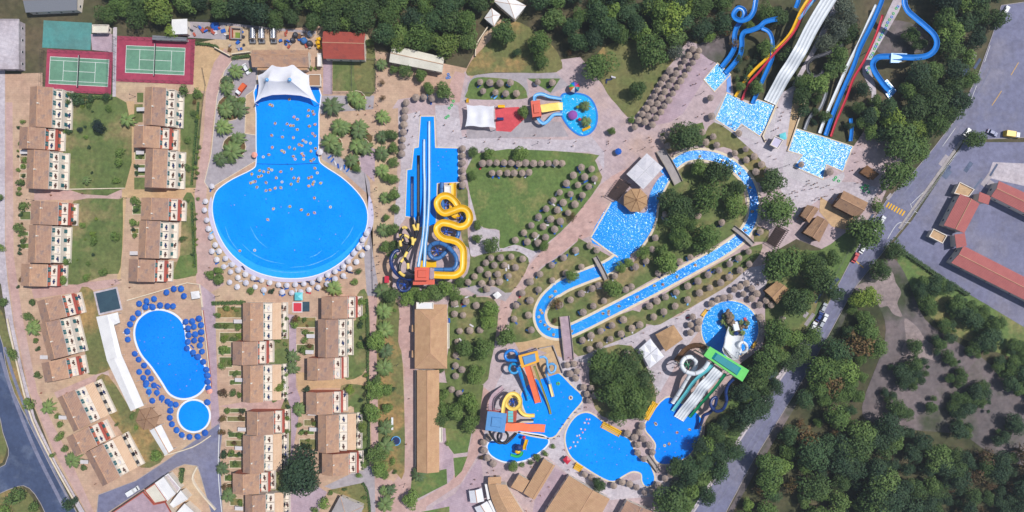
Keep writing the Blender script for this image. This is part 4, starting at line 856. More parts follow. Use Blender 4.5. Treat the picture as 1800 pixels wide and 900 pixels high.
def pergola(label, cs, he=2.8, n=11):
    root = empty('pergola', P(sum(x for x, y in cs) / 4, sum(y for x, y in cs) / 4)); reg(root, label, 'pergola', mode='fixed')
    c = [P(x, y, he) for x, y in cs]
    for a in c: b = MB(); b.cyl((a.x, a.y, 0), a, .09, n=5); part(root, 'post', b, 'dark_wood')
    for a, d in ((0, 1), (3, 2)): b = MB(); b.cyl(c[a], c[d], .09, n=4); part(root, 'beam', b, 'dark_wood')
    for i in range(n):
        t = i / (n - 1); p = c[0] + (c[1] - c[0]) * t; q = c[3] + (c[2] - c[3]) * t; b = MB(); d = (q - p).normalized() * .3
        w = Vector((-(q - p).y, (q - p).x, 0)).normalized() * .13; up = Vector((0, 0, .12))
        b.add([p - d - w, p - d + w, q + d + w, q + d - w, p - d - w + up, p - d + w + up, q + d + w + up, q + d - w + up], [(3, 2, 1, 0), (4, 5, 6, 7), (0, 1, 5, 4), (2, 3, 7, 6), (1, 2, 6, 5), (3, 0, 4, 7)]); part(root, 'slat', b, 'dark_wood')
    b = MB(); b.prism([Vector((p.x, p.y, 0)) for p in offset(c, .2)], 0, .07); part(root, 'deck', b, 'dark_wood')
pergola('dark slatted pergola at the edge of the river basin', [(1070, 343), (1091, 314), (1109, 324), (1086, 352)])
pergola('dark slatted pergola right of the lower river bridge', [(1352, 425), (1370, 397), (1386, 405), (1367, 434)])
# right hand complex with salmon roofs
rc = 'salmon red roofed wing '
B('station_wing', rc + 'nearest the road', [(1722, 358), (1695, 410), (1659, 396), (1688, 341)], 4.5, .9, 'gable', 'roof_salmon', swap=False)
B('station_wing', rc + 'along the upper side of the courtyard', [(1756, 318), (1862, 366), (1848, 398), (1742, 345)], 4.5, .9, 'gable', 'roof_salmon')
B('station_wing', rc + 'along the lower side of the courtyard', [(1694, 432), (1862, 518), (1850, 552), (1672, 462)], 4.5, .9, 'gable', 'roof_salmon')
B('station_link', 'short salmon roofed link at the upper corner of the courtyard', [(1722, 337), (1742, 345), (1736, 360), (1718, 354)], 4, .5, 'mono', 'roof_salmon', windows=0)
B('station_link', 'short salmon roofed link at the lower corner of the courtyard', [(1678, 412), (1696, 410), (1698, 432), (1680, 436)], 4, .5, 'mono', 'roof_salmon', windows=0)
B('station_porch', 'tan flat porch above the salmon wing nearest the road', [(1686, 320), (1712, 333), (1702, 346), (1676, 340)], 3, kind='flat', roof='sand_paving', windows=0)
B('station_porch', 'tan flat porch below the salmon wing nearest the road', [(1640, 402), (1664, 414), (1656, 428), (1632, 416)], 3, kind='flat', roof='sand_paving', windows=0)
# small kiosks
B('kiosk', 'tiny white kiosk beside the curving pink path', [(866, 518), (875, 512), (882, 519), (873, 526)], 2.6, .3, 'tent', 'white_sheet', windows=1)
B('kiosk', 'white square kiosk above the kidney pool', [(335, 513), (350, 511), (352, 524), (337, 526)], 2.4, .3, 'tent', 'white_sheet', windows=1)
B('kiosk', 'pale blue kiosk between the two foaming pools', [(1353, 255), (1362, 239), (1377, 246), (1367, 262)], 2.8, kind='flat', roof='coping_lilac', windows=1)
B('kiosk', 'pink roofed kiosk at the tip of the lagoon pool', [(989, 808), (997, 801), (1004, 809), (997, 817)], 2.6, .5, 'tent', 'gl_red', windows=1)
B('ticket_hut', 'small dark red stand left of the slide tower', [(676, 485), (684, 485), (684, 497), (676, 497)], 2.4, .3, 'mono', 'gl_red', 'dark_wood', windows=0)
B('aqua_canopy', 'turquoise canopy beside the pale blue kiosk', [(1370, 236), (1381, 232), (1383, 244), (1372, 248)], 2.6, .4, 'tent', 'gl_aqua', 'pole_white', cat='canopy', open_sides=True, inset=.1)
b = None
# white tensile roof over the head of the wave pool
tn = empty('tensile_tent', P(502, 145)); reg(tn, 'large white two peaked tent over the head of the wave pool', 'tent', mode='fixed')
out = [(448, 181, 4.2), (460, 172, 4.6), (478, 167, 5), (502, 166, 5.1), (528, 168, 5), (545, 173, 4.6), (557, 180, 4.2), (550, 165, 4.7), (544, 150, 4.8), (543, 133, 4.5), (534, 128, 4.8), (523, 120, 5.0), (515, 113, 4.8), (505, 117, 5.2), (495, 118, 5.4), (486, 117, 5.2), (478, 114, 4.8), (470, 122, 5.0), (462, 129, 4.8), (453, 133, 4.5), (455, 150, 4.8), (453, 166, 4.6)]
ow = []
for i in range(len(out)):
    a, d = P(*out[i]), P(*out[(i + 1) % len(out)])
    ow += [a, (a + d) / 2]
def spine(p):
    x0, x1 = P(469, 140, 9).x, P(508 + 24, 140, 9).x
    x1 = P(509, 140, 9).x
    t = max(0, min(1, (p.x - x0) / (x1 - x0))); t = t * t * (3 - 2 * t)
    x = x0 + (x1 - x0) * t; z = 9.2 - 2.6 * math.sin(PI * t) ** 1.0
    return Vector((x, P(0, 141, 9).y, z))
K = 8; vs = []
for k in range(K + 1):
    t = k / K
    for p in ow:
        s_ = spine(p); q = p + (s_ - p) * t; q.z = p.z + (s_.z - p.z) * t ** 1.9; vs.append(q)
n = len(ow); b = MB(); b.add(vs, [(k * n + i, k * n + (i + 1) % n, (k + 1) * n + (i + 1) % n, (k + 1) * n + i) for k in range(K) for i in range(n)]); part(tn, 'membrane', b, 'canvas', True)
for x in (469, 509):
    c = P(x, 140, 9); b = MB(); b.cyl((c.x, c.y, 0), (c.x, c.y, 9.6), .2, n=8); part(tn, 'mast', b, 'pole_white'); b = MB(); b.lathe([(.75, 8.7), (.7, 9.15), (.25, 9.5), (.02, 9.6)], (c.x, c.y, 0), 10); part(tn, 'mast_cap', b, 'gl_sky')
for x, y, h in ((448, 181, 4.2), (557, 180, 4.2), (543, 133, 4.5), (515, 113, 4.8), (478, 114, 4.8), (453, 133, 4.5)):
    c = P(x, y, h); b = MB(); b.cyl((c.x, c.y, 0), c, .14, n=6); part(tn, 'corner_post', b, 'pole_white')
# rippled awning over the play area
aw = empty('play_awning', P(845, 205)); reg(aw, 'rippled white awning over the red play surface', 'awning', mode='fixed')
b = MB(); N = 16; cs = [P(820, 184, 4), P(869, 186, 4), P(871, 225, 4), P(818, 222, 4)]
vs = []
for i in range(N + 1):
    for j in range(N + 1):
        u, v = i / N, j / N; p = cs[0] * (1 - u) * (1 - v) + cs[1] * u * (1 - v) + cs[2] * u * v + cs[3] * (1 - u) * v
        e = 4 * v * (1 - v); f = 4 * u * (1 - u); p.z += .25 * math.sin(u * 14) * e + .35 * math.sin(v * 9 + u * 4) * f - .3 * e * f; p.y += (.5 - v) * f * -1.1 * (.6 + .4 * math.sin(u * 9)); p.x += (.5 - u) * e * 1.0; vs.append(p)
b.add(vs, [(i * (N + 1) + j, i * (N + 1) + j + 1, (i + 1) * (N + 1) + j + 1, (i + 1) * (N + 1) + j) for i in range(N) for j in range(N)]); part(aw, 'membrane', b, 'canvas', True)
for c in cs: b = MB(); b.cyl((c.x, c.y, 0), (c.x, c.y, 4.2), .13, n=6); part(aw, 'post', b, 'pole_white')
# ------------------------------------------------------------------ slides
def frames(path):
    out = []; n = len(path)
    for i, p in enumerate(path):
        t = (path[min(i + 1, n - 1)] - path[max(i - 1, 0)]).normalized()
        s = Vector((t.y, -t.x, 0)); s = s.normalized() if s.length > 1e-6 else Vector((1, 0, 0))
        out.append((p, s, s.cross(t).normalized()))
    return out
def sweep(path, prof, closed_prof=False):
    """prof: list of (side, up)"""
    b = MB(); fr = frames(path); k = len(prof); vs = []
    for p, s, u in fr:
        if u.z < 0: u = -u
        for a, c in prof: vs.append(p + s * a + u * c)
    fs = []
    for i in range(len(fr) - 1):
        for j in range(k if closed_prof else k - 1):
            j2 = (j + 1) % k; fs.append((i * k + j, i * k + j2, (i + 1) * k + j2, (i + 1) * k + j))
    if closed_prof: fs += [tuple(range(k)), tuple(reversed(range((len(fr) - 1) * k, len(fr) * k)))]
    b.add(vs, fs); return b
def trough_prof(w, d):
    o = [(w / 2 * math.cos(PI + PI * i / 8), d + d * math.sin(PI + PI * i / 8)) for i in range(9)]
    o = [(x, y) for x, y in o]; i_ = [(x * .88, y * .9 + .1) for x, y in reversed(o)]
    return [(-w / 2 - .1, d)] + o + [(w / 2 + .1, d)] + i_
def flat_prof(w, d): return [(-w / 2 - .08, d), (-w / 2 - .08, -.08), (w / 2 + .08, -.08), (w / 2 + .08, d), (w / 2 - .06, d), (w / 2 - .06, 0), (-w / 2 + .06, 0), (-w / 2 + .06, d)]
def tube_prof(r, n=10): return [(r * math.cos(2 * PI * i / n), r + r * math.sin(2 * PI * i / n)) for i in range(n)]
def slide(label, pts, kind, w, m, name='water_slide', smooth=6, lanes=0, seg=None, m2=None, post='grey_metal', pstep=14, group='water slides', floor=None):
    """pts: photo x, y, height of the bed.  w in photo pixels"""
    path = [P(*p) for p in pts]; path = spl(path, smooth, False) if smooth else path
    wm = w * S
    a, z = path[0], path[-1]; mid = path[len(path) // 2]
    root = empty(name, Vector((mid.x, mid.y, 0))); reg(root, label, 'water slide', group, mode='fixed', pos=pts[len(pts) // 2][:2])
    prof = {'trough': trough_prof(wm, wm * .32), 'flat': flat_prof(wm, .35), 'tube': tube_prof(wm / 2)}[kind]
    if seg:
        i = 0; k = 0
        while i < len(path) - 1:
            j = min(len(path) - 1, i + seg[k % 2]); part(root, 'tube_section', sweep(path[i:j + 1], prof, True), m if k % 2 == 0 else m2, kind == 'tube'); i = j; k += 1
    elif lanes:
        for q in range(lanes):
            lw = wm / lanes; off = (q - (lanes - 1) / 2) * lw
            pl = [(x + off, y) for x, y in trough_prof(lw * .9, lw * .2)]
            part(root, 'lane', sweep(path, pl, True), m, True)
    else:
        part(root, 'bed' if kind != 'tube' else 'tube', sweep(path, prof, True), m, kind != 'flat')
        if floor: part(root, 'water_film', sweep([p + Vector((0, 0, .06)) for p in path], [(-wm * .3, .07), (wm * .3, .07)]), floor)
    d = 0
    if not seg:
        acc = 0
        for i in range(1, len(path) - 1):
            acc += (path[i] - path[i - 1]).length
            if acc > 3.2:
                acc = 0; t = (path[i + 1] - path[i - 1]).normalized() * .09
                if kind == 'tube': pf = tube_prof(wm / 2 + .07); pf = [(x, y - .07) for x, y in pf]
                else: pf = [(x * 1.04 + (.05 if x > 0 else -.05), y - .03) for x, y in (trough_prof(wm, wm * .32) if kind == 'trough' else flat_prof(wm, .35))[:11 if kind == 'trough' else 4]]
                part(root, 'joint_flange', sweep([path[i] - t, path[i] + t], pf, kind == 'tube'), FLANGE.get(m, 'grey_metal'))
    for i in range(1, len(path) - 1):
        d += (path[i] - path[i - 1]).length
        if d > pstep and path[i].z > 1.6:
            d = 0; p = path[i]; b = MB(); b.cyl((p.x, p.y, 0), (p.x, p.y, p.z - .05), .16, n=6); b.cyl((p.x, p.y, p.z - .45), (p.x, p.y, p.z - .05), .16, .5, n=6); part(root, 'support_post', b, post)
    return root
FLANGE = {'gl_yellow': 'gl_amber', 'gl_blue': 'gl_steelblue', 'gl_white': 'concrete', 'gl_navy': 'gl_black', 'gl_steelblue': 'gl_navy', 'gl_paleyellow': 'gl_amber', 'gl_green': 'gl_teal', 'gl_red': 'brick_red', 'gl_orange': 'brick_red', 'gl_black': 'dark_metal'}
plain('gl_amber', 214, 150, 24, 0.4); plain('gl_truss', 30, 90, 200, 0.4)
def tower(label, cs, h, roof_m, legs='grey_metal', inset_m=None, deck=None, name='slide_tower', panel=.6):
    c = [P(x, y, h) for x, y in cs]; ctr = sum(c, Vector()) / 4
    root = empty(name, Vector((ctr.x, ctr.y, 0))); reg(root, label, 'tower', mode='fixed', pos=(sum(x for x, y in cs) / 4, sum(y for x, y in cs) / 4))
    b = MB(); b.prism(c, h - .35, h); part(root, 'roof', b, roof_m)
    inn = [ctr + (p - ctr) * panel for p in c]; b = MB()
    top = [p + Vector((0, 0, .55)) for p in [ctr + (p - ctr) * (panel * .86) for p in c]]
    for i in range(4): b.quad(inn[i], inn[(i + 1) % 4], top[(i + 1) % 4], top[i])
    b.quad(*top); b.v = [v + Vector((0, 0, .004)) for v in b.v]
    if ((c[1] - c[0]).cross(c[2] - c[0])).z < 0: b.f = [tuple(reversed(f)) for f in b.f]
    part(root, 'roof_lantern', b, inset_m or roof_m)
    b = MB(); dk = offset(c, -.1); b.prism(dk, h - 3.2, h - 3.0); part(root, 'deck', b, 'concrete')
    for p in offset(c, -.3): b = MB(); b.cyl((p.x, p.y, 0), (p.x, p.y, h - .3), .2, n=6); part(root, 'leg', b, legs)
    b = MB(); ring(b, offset(c, -.14), offset(c, -.08), h - 3, h - 2); part(root, 'railing', b, legs)
    for z in (h * .3, h * .55):
        for i in range(4):
            p, q = offset(c, -.3)[i], offset(c, -.3)[(i + 1) % 4]; b = MB(); b.cyl((p.x, p.y, z), (q.x, q.y, z), .09, n=5); part(root, 'brace', b, legs)
    # zigzag stair up the back
    e = (c[2] - c[1]).normalized(); s0 = ctr + (c[3] - c[0]) * .5; b = MB(); nst = int(h / .35); L = min(5.0, (c[1] - c[0]).length)
    u = (c[1] - c[0]).normalized(); v = (c[3] - c[0]).normalized()
    for i in range(nst):
        t = (i % 16) / 16; t = t if (i // 16) % 2 == 0 else 1 - t
        p = ctr + u * (t - .5) * L * .8 + v * (.35 if (i // 16) % 2 == 0 else -.35) * (c[3] - c[0]).length * .5; b.box((p.x, p.y, .2 + i * .22), (.5, 1.0, .06), math.atan2(u.y, u.x))
    part(root, 'stair', b, 'grey_metal')['kind'] = 'stuff'
    return root
# central complex
tower('tall slide tower with a coral red roof in the middle', [(729, 470), (755, 470), (754, 493), (729, 493)], 14, 'roof_coral', 'gl_navy')
b = MB(); r_ = empty('tower_platform', P(745, 497, 11).xy.to_3d()); reg(r_, 'coral platform at the foot of the red roofed tower', 'platform', mode='fixed'); b.prism([P(726, 492, 11), P(764, 491, 11), P(764, 500, 11), P(726, 501, 11)], 10.7, 11); part(r_, 'deck', b, 'roof_coral')
for x, y in ((728, 499), (762, 498), (745, 499)): b = MB(); p = P(x, y, 10.7); b.cyl((p.x, p.y, 0), p, .18, n=6); part(r_, 'leg', b, 'gl_navy')
b = MB(); r_ = empty('start_platform', P(760, 481, 12).xy.to_3d()); reg(r_, 'white start platform on the right of the red tower', 'platform', mode='fixed'); b.prism([P(755, 471, 12), P(763, 471, 12), P(763, 491, 12), P(755, 491, 12)], 11.6, 11.8); part(r_, 'deck', b, 'lilac_paving')
for x, y in ((756, 472), (762, 472), (762, 490), (756, 490)): b = MB(); p = P(x, y, 12); b.cyl((p.x, p.y, 0), (p.x, p.y, 12.7), .1, n=5); part(r_, 'leg', b, 'gl_navy')
b = MB(); r_ = empty('pool_deck', P(755, 455)); reg(r_, 'yellow machine deck below the twin white slides', 'deck', mode='fixed'); b.prism([P(738, 458, 3), P(767, 459, 3), P(767, 470, 3), P(738, 470, 3)], 2.6, 3); part(r_, 'deck', b, 'gl_yellow')
for x, y in ((740, 460), (765, 460), (765, 468), (740, 468)): b = MB(); p = P(x, y, 3); b.cyl((p.x, p.y, 0), (p.x, p.y, 2.6), .12, n=5); part(r_, 'leg', b, 'gl_navy')
slide('left of the twin straight pale blue slides from the red tower', [(736, 469, 11.5), (738, 455, 11), (742, 432, 9), (745, 405, 5.5), (746.5, 380, 3), (747, 350, 1.3), (747, 320, .7), (746, 290, .45), (746, 245, .35)], 'trough', 4.6, 'gl_sky', floor='gl_white')
slide('right of the twin straight pale blue slides from the red tower', [(746, 469, 11.5), (747, 455, 11), (748, 432, 9.3), (751, 405, 6), (753, 380, 3.4), (754.5, 350, 1.5), (755, 320, .8), (755, 280, .5), (755, 213, .35)], 'trough', 4.6, 'gl_sky', floor='gl_white')
slide('broad yellow serpentine slide right of the red tower', [(763, 483, 11.2), (785, 484, 11), (802, 483, 10.6), (813, 473, 10.2), (815, 455, 9.7), (814, 438, 9.2), (806, 427, 8.8), (794, 422, 8.4), (780, 419, 8.0), (770, 410, 7.6), (769, 399, 7.2), (778, 392, 6.9), (793, 394, 6.5), (808, 399, 6.2), (820, 395, 5.8), (826, 384, 5.5), (822, 371, 5.1), (811, 366, 4.8), (796, 371, 4.5), (782, 375, 4.2), (772, 368, 3.9), (769, 356, 3.6), (776, 346, 3.3), (788, 345, 3.0), (799, 353, 2.8), (806, 365, 2.5), (803, 378, 2.2), (797, 374, 1.9), (796, 355, 1.4), (796, 338, .8), (796, 322, .4)], 'trough', 11.5, 'gl_yellow', post='gl_navy', floor='gl_paleyellow')
slide('steel blue tube slide looping inside the yellow slide', [(763, 474, 10), (780, 474, 9.6), (795, 473, 9.2), (802, 466, 8.8), (802, 453, 8.4), (795, 442, 8), (783, 431, 7.6), (770, 427, 7.2), (757, 432, 6.8), (754, 443, 6.4), (760, 453, 6), (771, 454, 5.6), (781, 446, 5.2), (790, 436, 4.8), (802, 420, 4.4), (806, 408, 4), (798, 398, 3.5), (784, 385, 2.8), (778, 360, 2), (777, 340, 1), (777, 322, .4)], 'tube', 7.5, 'gl_steelblue', post='gl_navy')
slide('black and yellow tangled tube slide, left strand', [(729, 486, 11), (715, 486, 10.4), (703, 478, 9.8), (704, 463, 9.2), (712, 450, 8.6), (706, 436, 8), (704, 424, 7.4), (709, 414, 6.8), (719, 418, 6.2), (722, 430, 5.6), (716, 442, 5), (722, 432, 4.0), (730, 420, 3), (731, 408, 2.2), (727, 396, 1.6), (725, 384, .8)], 'tube', 5.2, 'gl_black', seg=(9, 7), m2='gl_paleyellow', post='gl_navy', smooth=8)
slide('black and yellow tangled tube slide, right strand', [(729, 480, 11), (719, 474, 10.2), (717, 462, 9.6), (712, 452, 9), (718, 440, 8.4), (726, 428, 7.8), (722, 412, 7.2), (713, 400, 6.6), (706, 404, 6), (705, 418, 5.4), (714, 428, 4.4), (727, 424, 3.4), (733, 410, 2.2), (735, 396, 1.2), (736, 380, .6)], 'tube', 5.2, 'gl_black', seg=(8, 7), m2='gl_paleyellow', post='gl_navy', smooth=8)
slide('dark run-out lane nearest the left pool edge', [(725, 384, .6), (725, 360, .4), (725, 310, .35)], 'trough', 4.2, 'gl_navy', smooth=3)
slide('dark run-out lane next to the twin white slides', [(736, 380, .5), (736, 340, .4), (736, 273, .35)], 'trough', 4.0, 'gl_black', smooth=3)
slide('large dark blue open loop left of the red tower', [(730, 490, 9), (716, 490, 8.4), (700, 483, 7.8), (690, 470, 7.2), (688, 455, 6.6), (694, 443, 6), (702, 440, 5.4)], 'tube', 6.5, 'gl_navy', post='gl_navy')
slide('small dark blue ring slide below the red tower', [(727, 487, 8), (716, 487, 7.6), (704, 489, 7.2), (699, 499, 6.7), (705, 510, 6.2), (716, 510, 5.7), (722, 501, 5.2), (717, 491, 4.7), (706, 489, 4.2)], 'tube', 5.0, 'gl_navy', post='gl_navy')
B('pump_house', 'small white pump house between the yellow and blue run-outs', [(781, 326), (793, 326), (793, 340), (781, 340)], 2.6, kind='flat', roof='white_sheet', windows=1)
for i, (x, y, h, r, w) in enumerate(((783, 360, 2.4, 2.4, 'in the top loop of the yellow slide'), (812, 383, 3.6, 2.2, 'in the right loop of the yellow slide'), (784, 407, 5.2, 2.6, 'in the lower left loop of the yellow slide'), (768, 441, 4.6, 2.6, 'inside the steel blue tube loop'), (711, 500, 4.0, 2.0, 'inside the small dark blue ring'), (902, 706, 3.0, 2.0, 'inside the pale yellow ring slide'), (1209, 641, 5.0, 2.2, 'inside the white ring tube'), (804, 428, 6, 2.2, 'under the outer bend of the yellow slide'), (806, 462, 6, 2.2, 'between the blue tube and the yellow slide'))):
    c = P(x, y, h); r_ = empty('support_frame', (c.x, c.y, 0)); reg(r_, ('green' if x == 1209 else 'blue') + ' star shaped steel support ' + w, 'support frame', mode='fixed'); mm = 'gl_green' if x == 1209 else 'gl_truss'
    b = MB(); b.cyl((c.x, c.y, 0), (c.x, c.y, h + .2), .25, n=8); part(r_, 'mast', b, mm)
    for k in range(6):
        a_ = k * PI / 3 + i; b = MB(); q = Vector((c.x + r * math.cos(a_), c.y + r * math.sin(a_), h * .95)); b.cyl(c, q, .15, .12, 5); b.cyl((c.x, c.y, h * .5), q, .1, .08, 5); part(r_, 'arm', b, mm)
# tower with amber roof
tower('slide tower with an amber framed grey roof', [(911, 625), (945, 616), (948, 636), (917, 647)], 10, 'roof_amber', 'gl_blue', 'roof_skyblue', panel=.68)
slide('wide orange slide from the amber tower', [(927, 644, 7), (932, 660, 5.4), (938, 680, 3), (944, 700, .9), (946, 708, .4)], 'flat', 10.5, 'gl_orange', post='gl_blue')
slide('dark blue spiral tube left of the amber tower, upper ring', [(912, 634, 7), (903, 633, 6.8), (891, 632, 6.5), (888, 623, 6.2), (895, 616, 5.9), (905, 617, 5.6), (909, 626, 5.2), (905, 636, 4.8), (910, 648, 4), (916, 664, 2.6), (922, 682, 1.2), (926, 694, .4)], 'tube', 5.2, 'gl_blue', post='gl_blue')
slide('cyan spiral tube left of the amber tower, lower ring', [(914, 642, 6), (908, 640, 5.7), (899, 640, 5.4), (895, 648, 5), (900, 655, 4.6), (908, 654, 4.2), (912, 646, 3.8), (916, 656, 3), (921, 676, 1.6), (926, 694, .8), (928, 703, .4)], 'tube', 4.6, 'gl_cyan', post='gl_blue')
slide('light blue ring slide right of the amber tower', [(948, 628, 7), (956, 627, 6.8), (961, 632, 6.5), (962, 641, 6.1), (966, 654, 5.2), (974, 652, 4.8), (976, 643, 4.4), (969, 639, 4), (962, 644, 3.6), (960, 654, 3), (964, 666, 2.1), (966, 674, 1.6)], 'tube', 4.2, 'gl_sky', post='gl_blue')
slide('cream run-out of the light blue ring slide', [(966, 673, 1.3), (968, 682, .8), (972, 697, .4)], 'trough', 4.6, 'gl_cream', smooth=3)
slide('thin olive slide beside the wide orange slide', [(939, 643, 6.5), (947, 665, 4), (956, 690, 2), (964, 712, .9), (968, 728, .4)], 'trough', 3.2, 'gl_olive', post='gl_blue')
b = MB(); r_ = empty('pool_deck', P(955, 650)); reg(r_, 'tan terrace under the amber tower slides', 'deck', mode='fixed'); b.prism([P(918, 640), P(975, 615), P(985, 655), P(945, 668)], 0, .35); part(r_, 'deck', b, 'sand_paving')
b = MB(); band(b, pxs([(948, 612), (972, 607), (990, 655)], 0, 0, False), .4, .3, 1.3); part(r_, 'wall', b, 'concrete')
# tower with sky blue roof
tower('slide tower with a square sky blue roof', [(857, 723), (891, 727), (887, 761), (853, 756)], 10, 'roof_skyblue', 'gl_red', panel=.52)
slide('wide orange slide from the sky blue tower', [(888, 750, 7), (900, 751, 5.5), (915, 750, 4), (930, 752, 2.4), (945, 752, 1.0), (958, 753, .4)], 'flat', 13, 'gl_orange', post='gl_red')
slide('pale yellow ring slide above the sky blue tower', [(884, 726, 8), (885, 715, 7.7), (888, 703, 7.3), (896, 693, 6.9), (906, 692, 6.4), (914, 700, 5.9), (914, 711, 5.4), (906, 718, 4.9), (896, 717, 4.4), (890, 708, 3.9), (896, 697, 3.4), (908, 697, 2.9), (914, 708, 2.2), (914, 720, 1.5), (921, 728, .9), (930, 730, .6), (940, 730, .4)], 'trough', 6.0, 'gl_paleyellow', post='gl_navy')
slide('black tube spiral below the sky blue tower', [(860, 757, 7), (866, 768, 6.5), (876, 778, 5.9), (889, 776, 5.3), (893, 765, 4.7), (886, 757, 4.1), (876, 762, 3.6), (876, 773, 3), (888, 779, 2.2), (900, 770, 1.2), (908, 761, .6)], 'tube', 4.0, 'gl_black', post='gl_red')
slide('short dark slide beside the pale yellow run-out', [(906, 745, 1.6), (916, 739, 1.2), (926, 738, .8), (938, 738, .4)], 'trough', 2.6, 'dark_metal', smooth=4)
r_ = empty('stair_bridge', P(866, 700)); reg(r_, 'pink stair bridge leading to the sky blue tower', 'stair', mode='fixed')
pp = pxs([(863, 722, 6), (866, 698, 4), (884, 681, .3)], 0, 8, False); part(r_, 'stair_flight', sweep(pp, flat_prof(1.7, .9), True), 'lilac_paving')
for q in (pp[3], pp[8], pp[12]): b = MB(); b.cyl((q.x, q.y, 0), q, .15, n=6); part(r_, 'post', b, 'gl_red')
b = MB(); r_ = empty('play_deck', P(898, 733)); reg(r_, 'low red and teal deck right of the sky blue tower', 'deck', mode='fixed'); b.prism([P(891, 722, 2), P(909, 722, 2), P(907, 744, 2), P(890, 743, 2)], 1.7, 1.9); part(r_, 'deck', b, 'brick_red')
for i in range(4): b = MB(); b.prism([P(893, 722.5 + i * 5, 2), P(902, 722.5 + i * 5, 2), P(902, 727 + i * 5, 2), P(893, 727 + i * 5, 2)], 1.9, 2.0); part(r_, 'panel', b, 'gl_aqua')
for x, y in ((892, 724), (907, 724), (906, 742), (891, 742)): b = MB(); p = P(x, y, 2); b.cyl((p.x, p.y, 0), (p.x, p.y, 1.7), .12, n=5); part(r_, 'leg', b, 'gl_red')
# play unit in the paddling pool
r_ = empty('play_unit', P(918, 788)); reg(r_, 'play unit with yellow and green slides in the paddling pool', 'play unit', mode='fixed')
b = MB(); c = P(913, 786); b.box((c.x, c.y, 1.2), (2.2, 2.2, .12)); part(r_, 'deck', b, 'gl_blue')
for dx in (-1, 1):
    for dy in (-1, 1): b = MB(); b.cyl((c.x + dx, c.y + dy, .1), (c.x + dx, c.y + dy, 2.6), .09, n=6); part(r_, 'post', b, 'gl_red')
b = MB(); b.lathe([(1.6, 2.5), (1.0, 3.3), (.05, 3.7)], (c.x - .4, c.y + .4, 0), 8); part(r_, 'blue_roof', b, 'gl_navy')
b = MB(); q = P(921, 769, 3); b.sphere((q.x, q.y, 3), .75, sc=(1, 1, .8)); b.cyl((q.x, q.y, .1), (q.x, q.y, 2.6), .1, n=6); part(r_, 'red_dome', b, 'gl_red', True)
b = MB(); q = P(910, 794, 2.6); b.sphere((q.x, q.y, 2.6), 1.0, sc=(1.2, .9, .6)); b.cyl((q.x, q.y, .1), (q.x, q.y, 2.4), .1, n=6); part(r_, 'yellow_dome', b, 'gl_yellow', True)
part(r_, 'yellow_slide', sweep(spl([P(926, 772, 2.6), P(924, 779, 2.2), P(922, 785, 1.4), P(922, 790, .5)], 5), trough_prof(1.2, .35), True), 'gl_yellow', True)
part(r_, 'green_slide', sweep(spl([P(918, 793, 2.0), P(916, 799, 1.5), P(909, 802, 1.0), P(898, 799, .4)], 5), trough_prof(1.0, .3), True), 'ring_green', True)
# green roofed tower on the right
tower('long slide tower with a green and teal roof', [(1248, 609), (1317, 651), (1305, 671), (1237, 625)], 14, 'gl_lime', 'gl_green', 'gl_teal', panel=.66)
slide('white ring tube left of the green roofed tower', [(1245, 634, 11), (1239, 644, 10.6), (1230, 652, 10.2), (1218, 656, 9.7), (1204, 652, 9.1), (1197, 641, 8.4), (1202, 630, 7.7), (1213, 627, 7), (1222, 634, 6.3), (1221, 645, 5.6), (1214, 655, 5), (1206, 668, 4), (1195, 686, 2.4), (1182, 706, .4)], 'tube', 7.5, 'gl_white', post='gl_green')
slide('narrow aqua slide left of the white four lane slide', [(1252, 640, 11), (1243, 650, 10.4), (1230, 660, 9.2), (1217, 673, 7), (1206, 689, 4.4), (1195, 704, 2), (1182, 722, .4)], 'trough', 5.2, 'gl_aqua', post='gl_green')
slide('white four lane slide from the green roofed tower', [(1263, 650, 11), (1256, 658, 10.6), (1246, 670, 8.8), (1235, 681, 8.2), (1226, 694, 5.6), (1215, 708, 4.4), (1204, 721, 1.8), (1193, 736, .4)], 'flat', 19, 'gl_white', lanes=4, post='gl_green')
slide('dark green slide right of the white four lane slide', [(1275, 656, 11), (1268, 666, 9.8), (1256, 682, 7.4), (1242, 698, 4.8), (1228, 714, 2.2), (1212, 733, .4)], 'trough', 4.6, 'gl_green', post='gl_green')
slide('navy tube snaking under the trees by the green roofed tower', [(1290, 664, 10.5), (1280, 674, 9.8), (1275, 688, 9), (1276, 704, 8.2), (1270, 718, 7.4), (1258, 722, 6.6), (1249, 713, 5.8), (1250, 702, 5.2), (1258, 698, 4.8), (1256, 712, 4), (1247, 724, 3.2), (1236, 730, 2.4), (1232, 742, 1.4), (1226, 752, .5)], 'tube', 5.6, 'gl_navy', post='gl_green')
slide('broad white ramp dropping into the round splash pool', [(1277, 626, 10), (1281, 612, 6), (1285, 598, 3), (1289, 586, 1)], 'trough', 32, 'gl_white', post='gl_green')
slide('small white ring slide at the edge of the round splash pool', [(1296, 622, 8), (1300, 616, 6), (1298, 606, 5), (1304, 601, 4), (1311, 606, 3.2), (1311, 615, 2.5), (1304, 619, 1.8), (1298, 612, 1.0), (1300, 600, .5)], 'tube', 5.2, 'gl_white', post='gl_green')
slide('brown curved stair bridge climbing to the green roofed tower', [(1188, 634, 1), (1196, 624, 3), (1208, 612, 5), (1222, 607, 7), (1236, 610, 9), (1243, 617, 10.5)], 'flat', 8, 'wood', name='stair_bridge', post='wood')
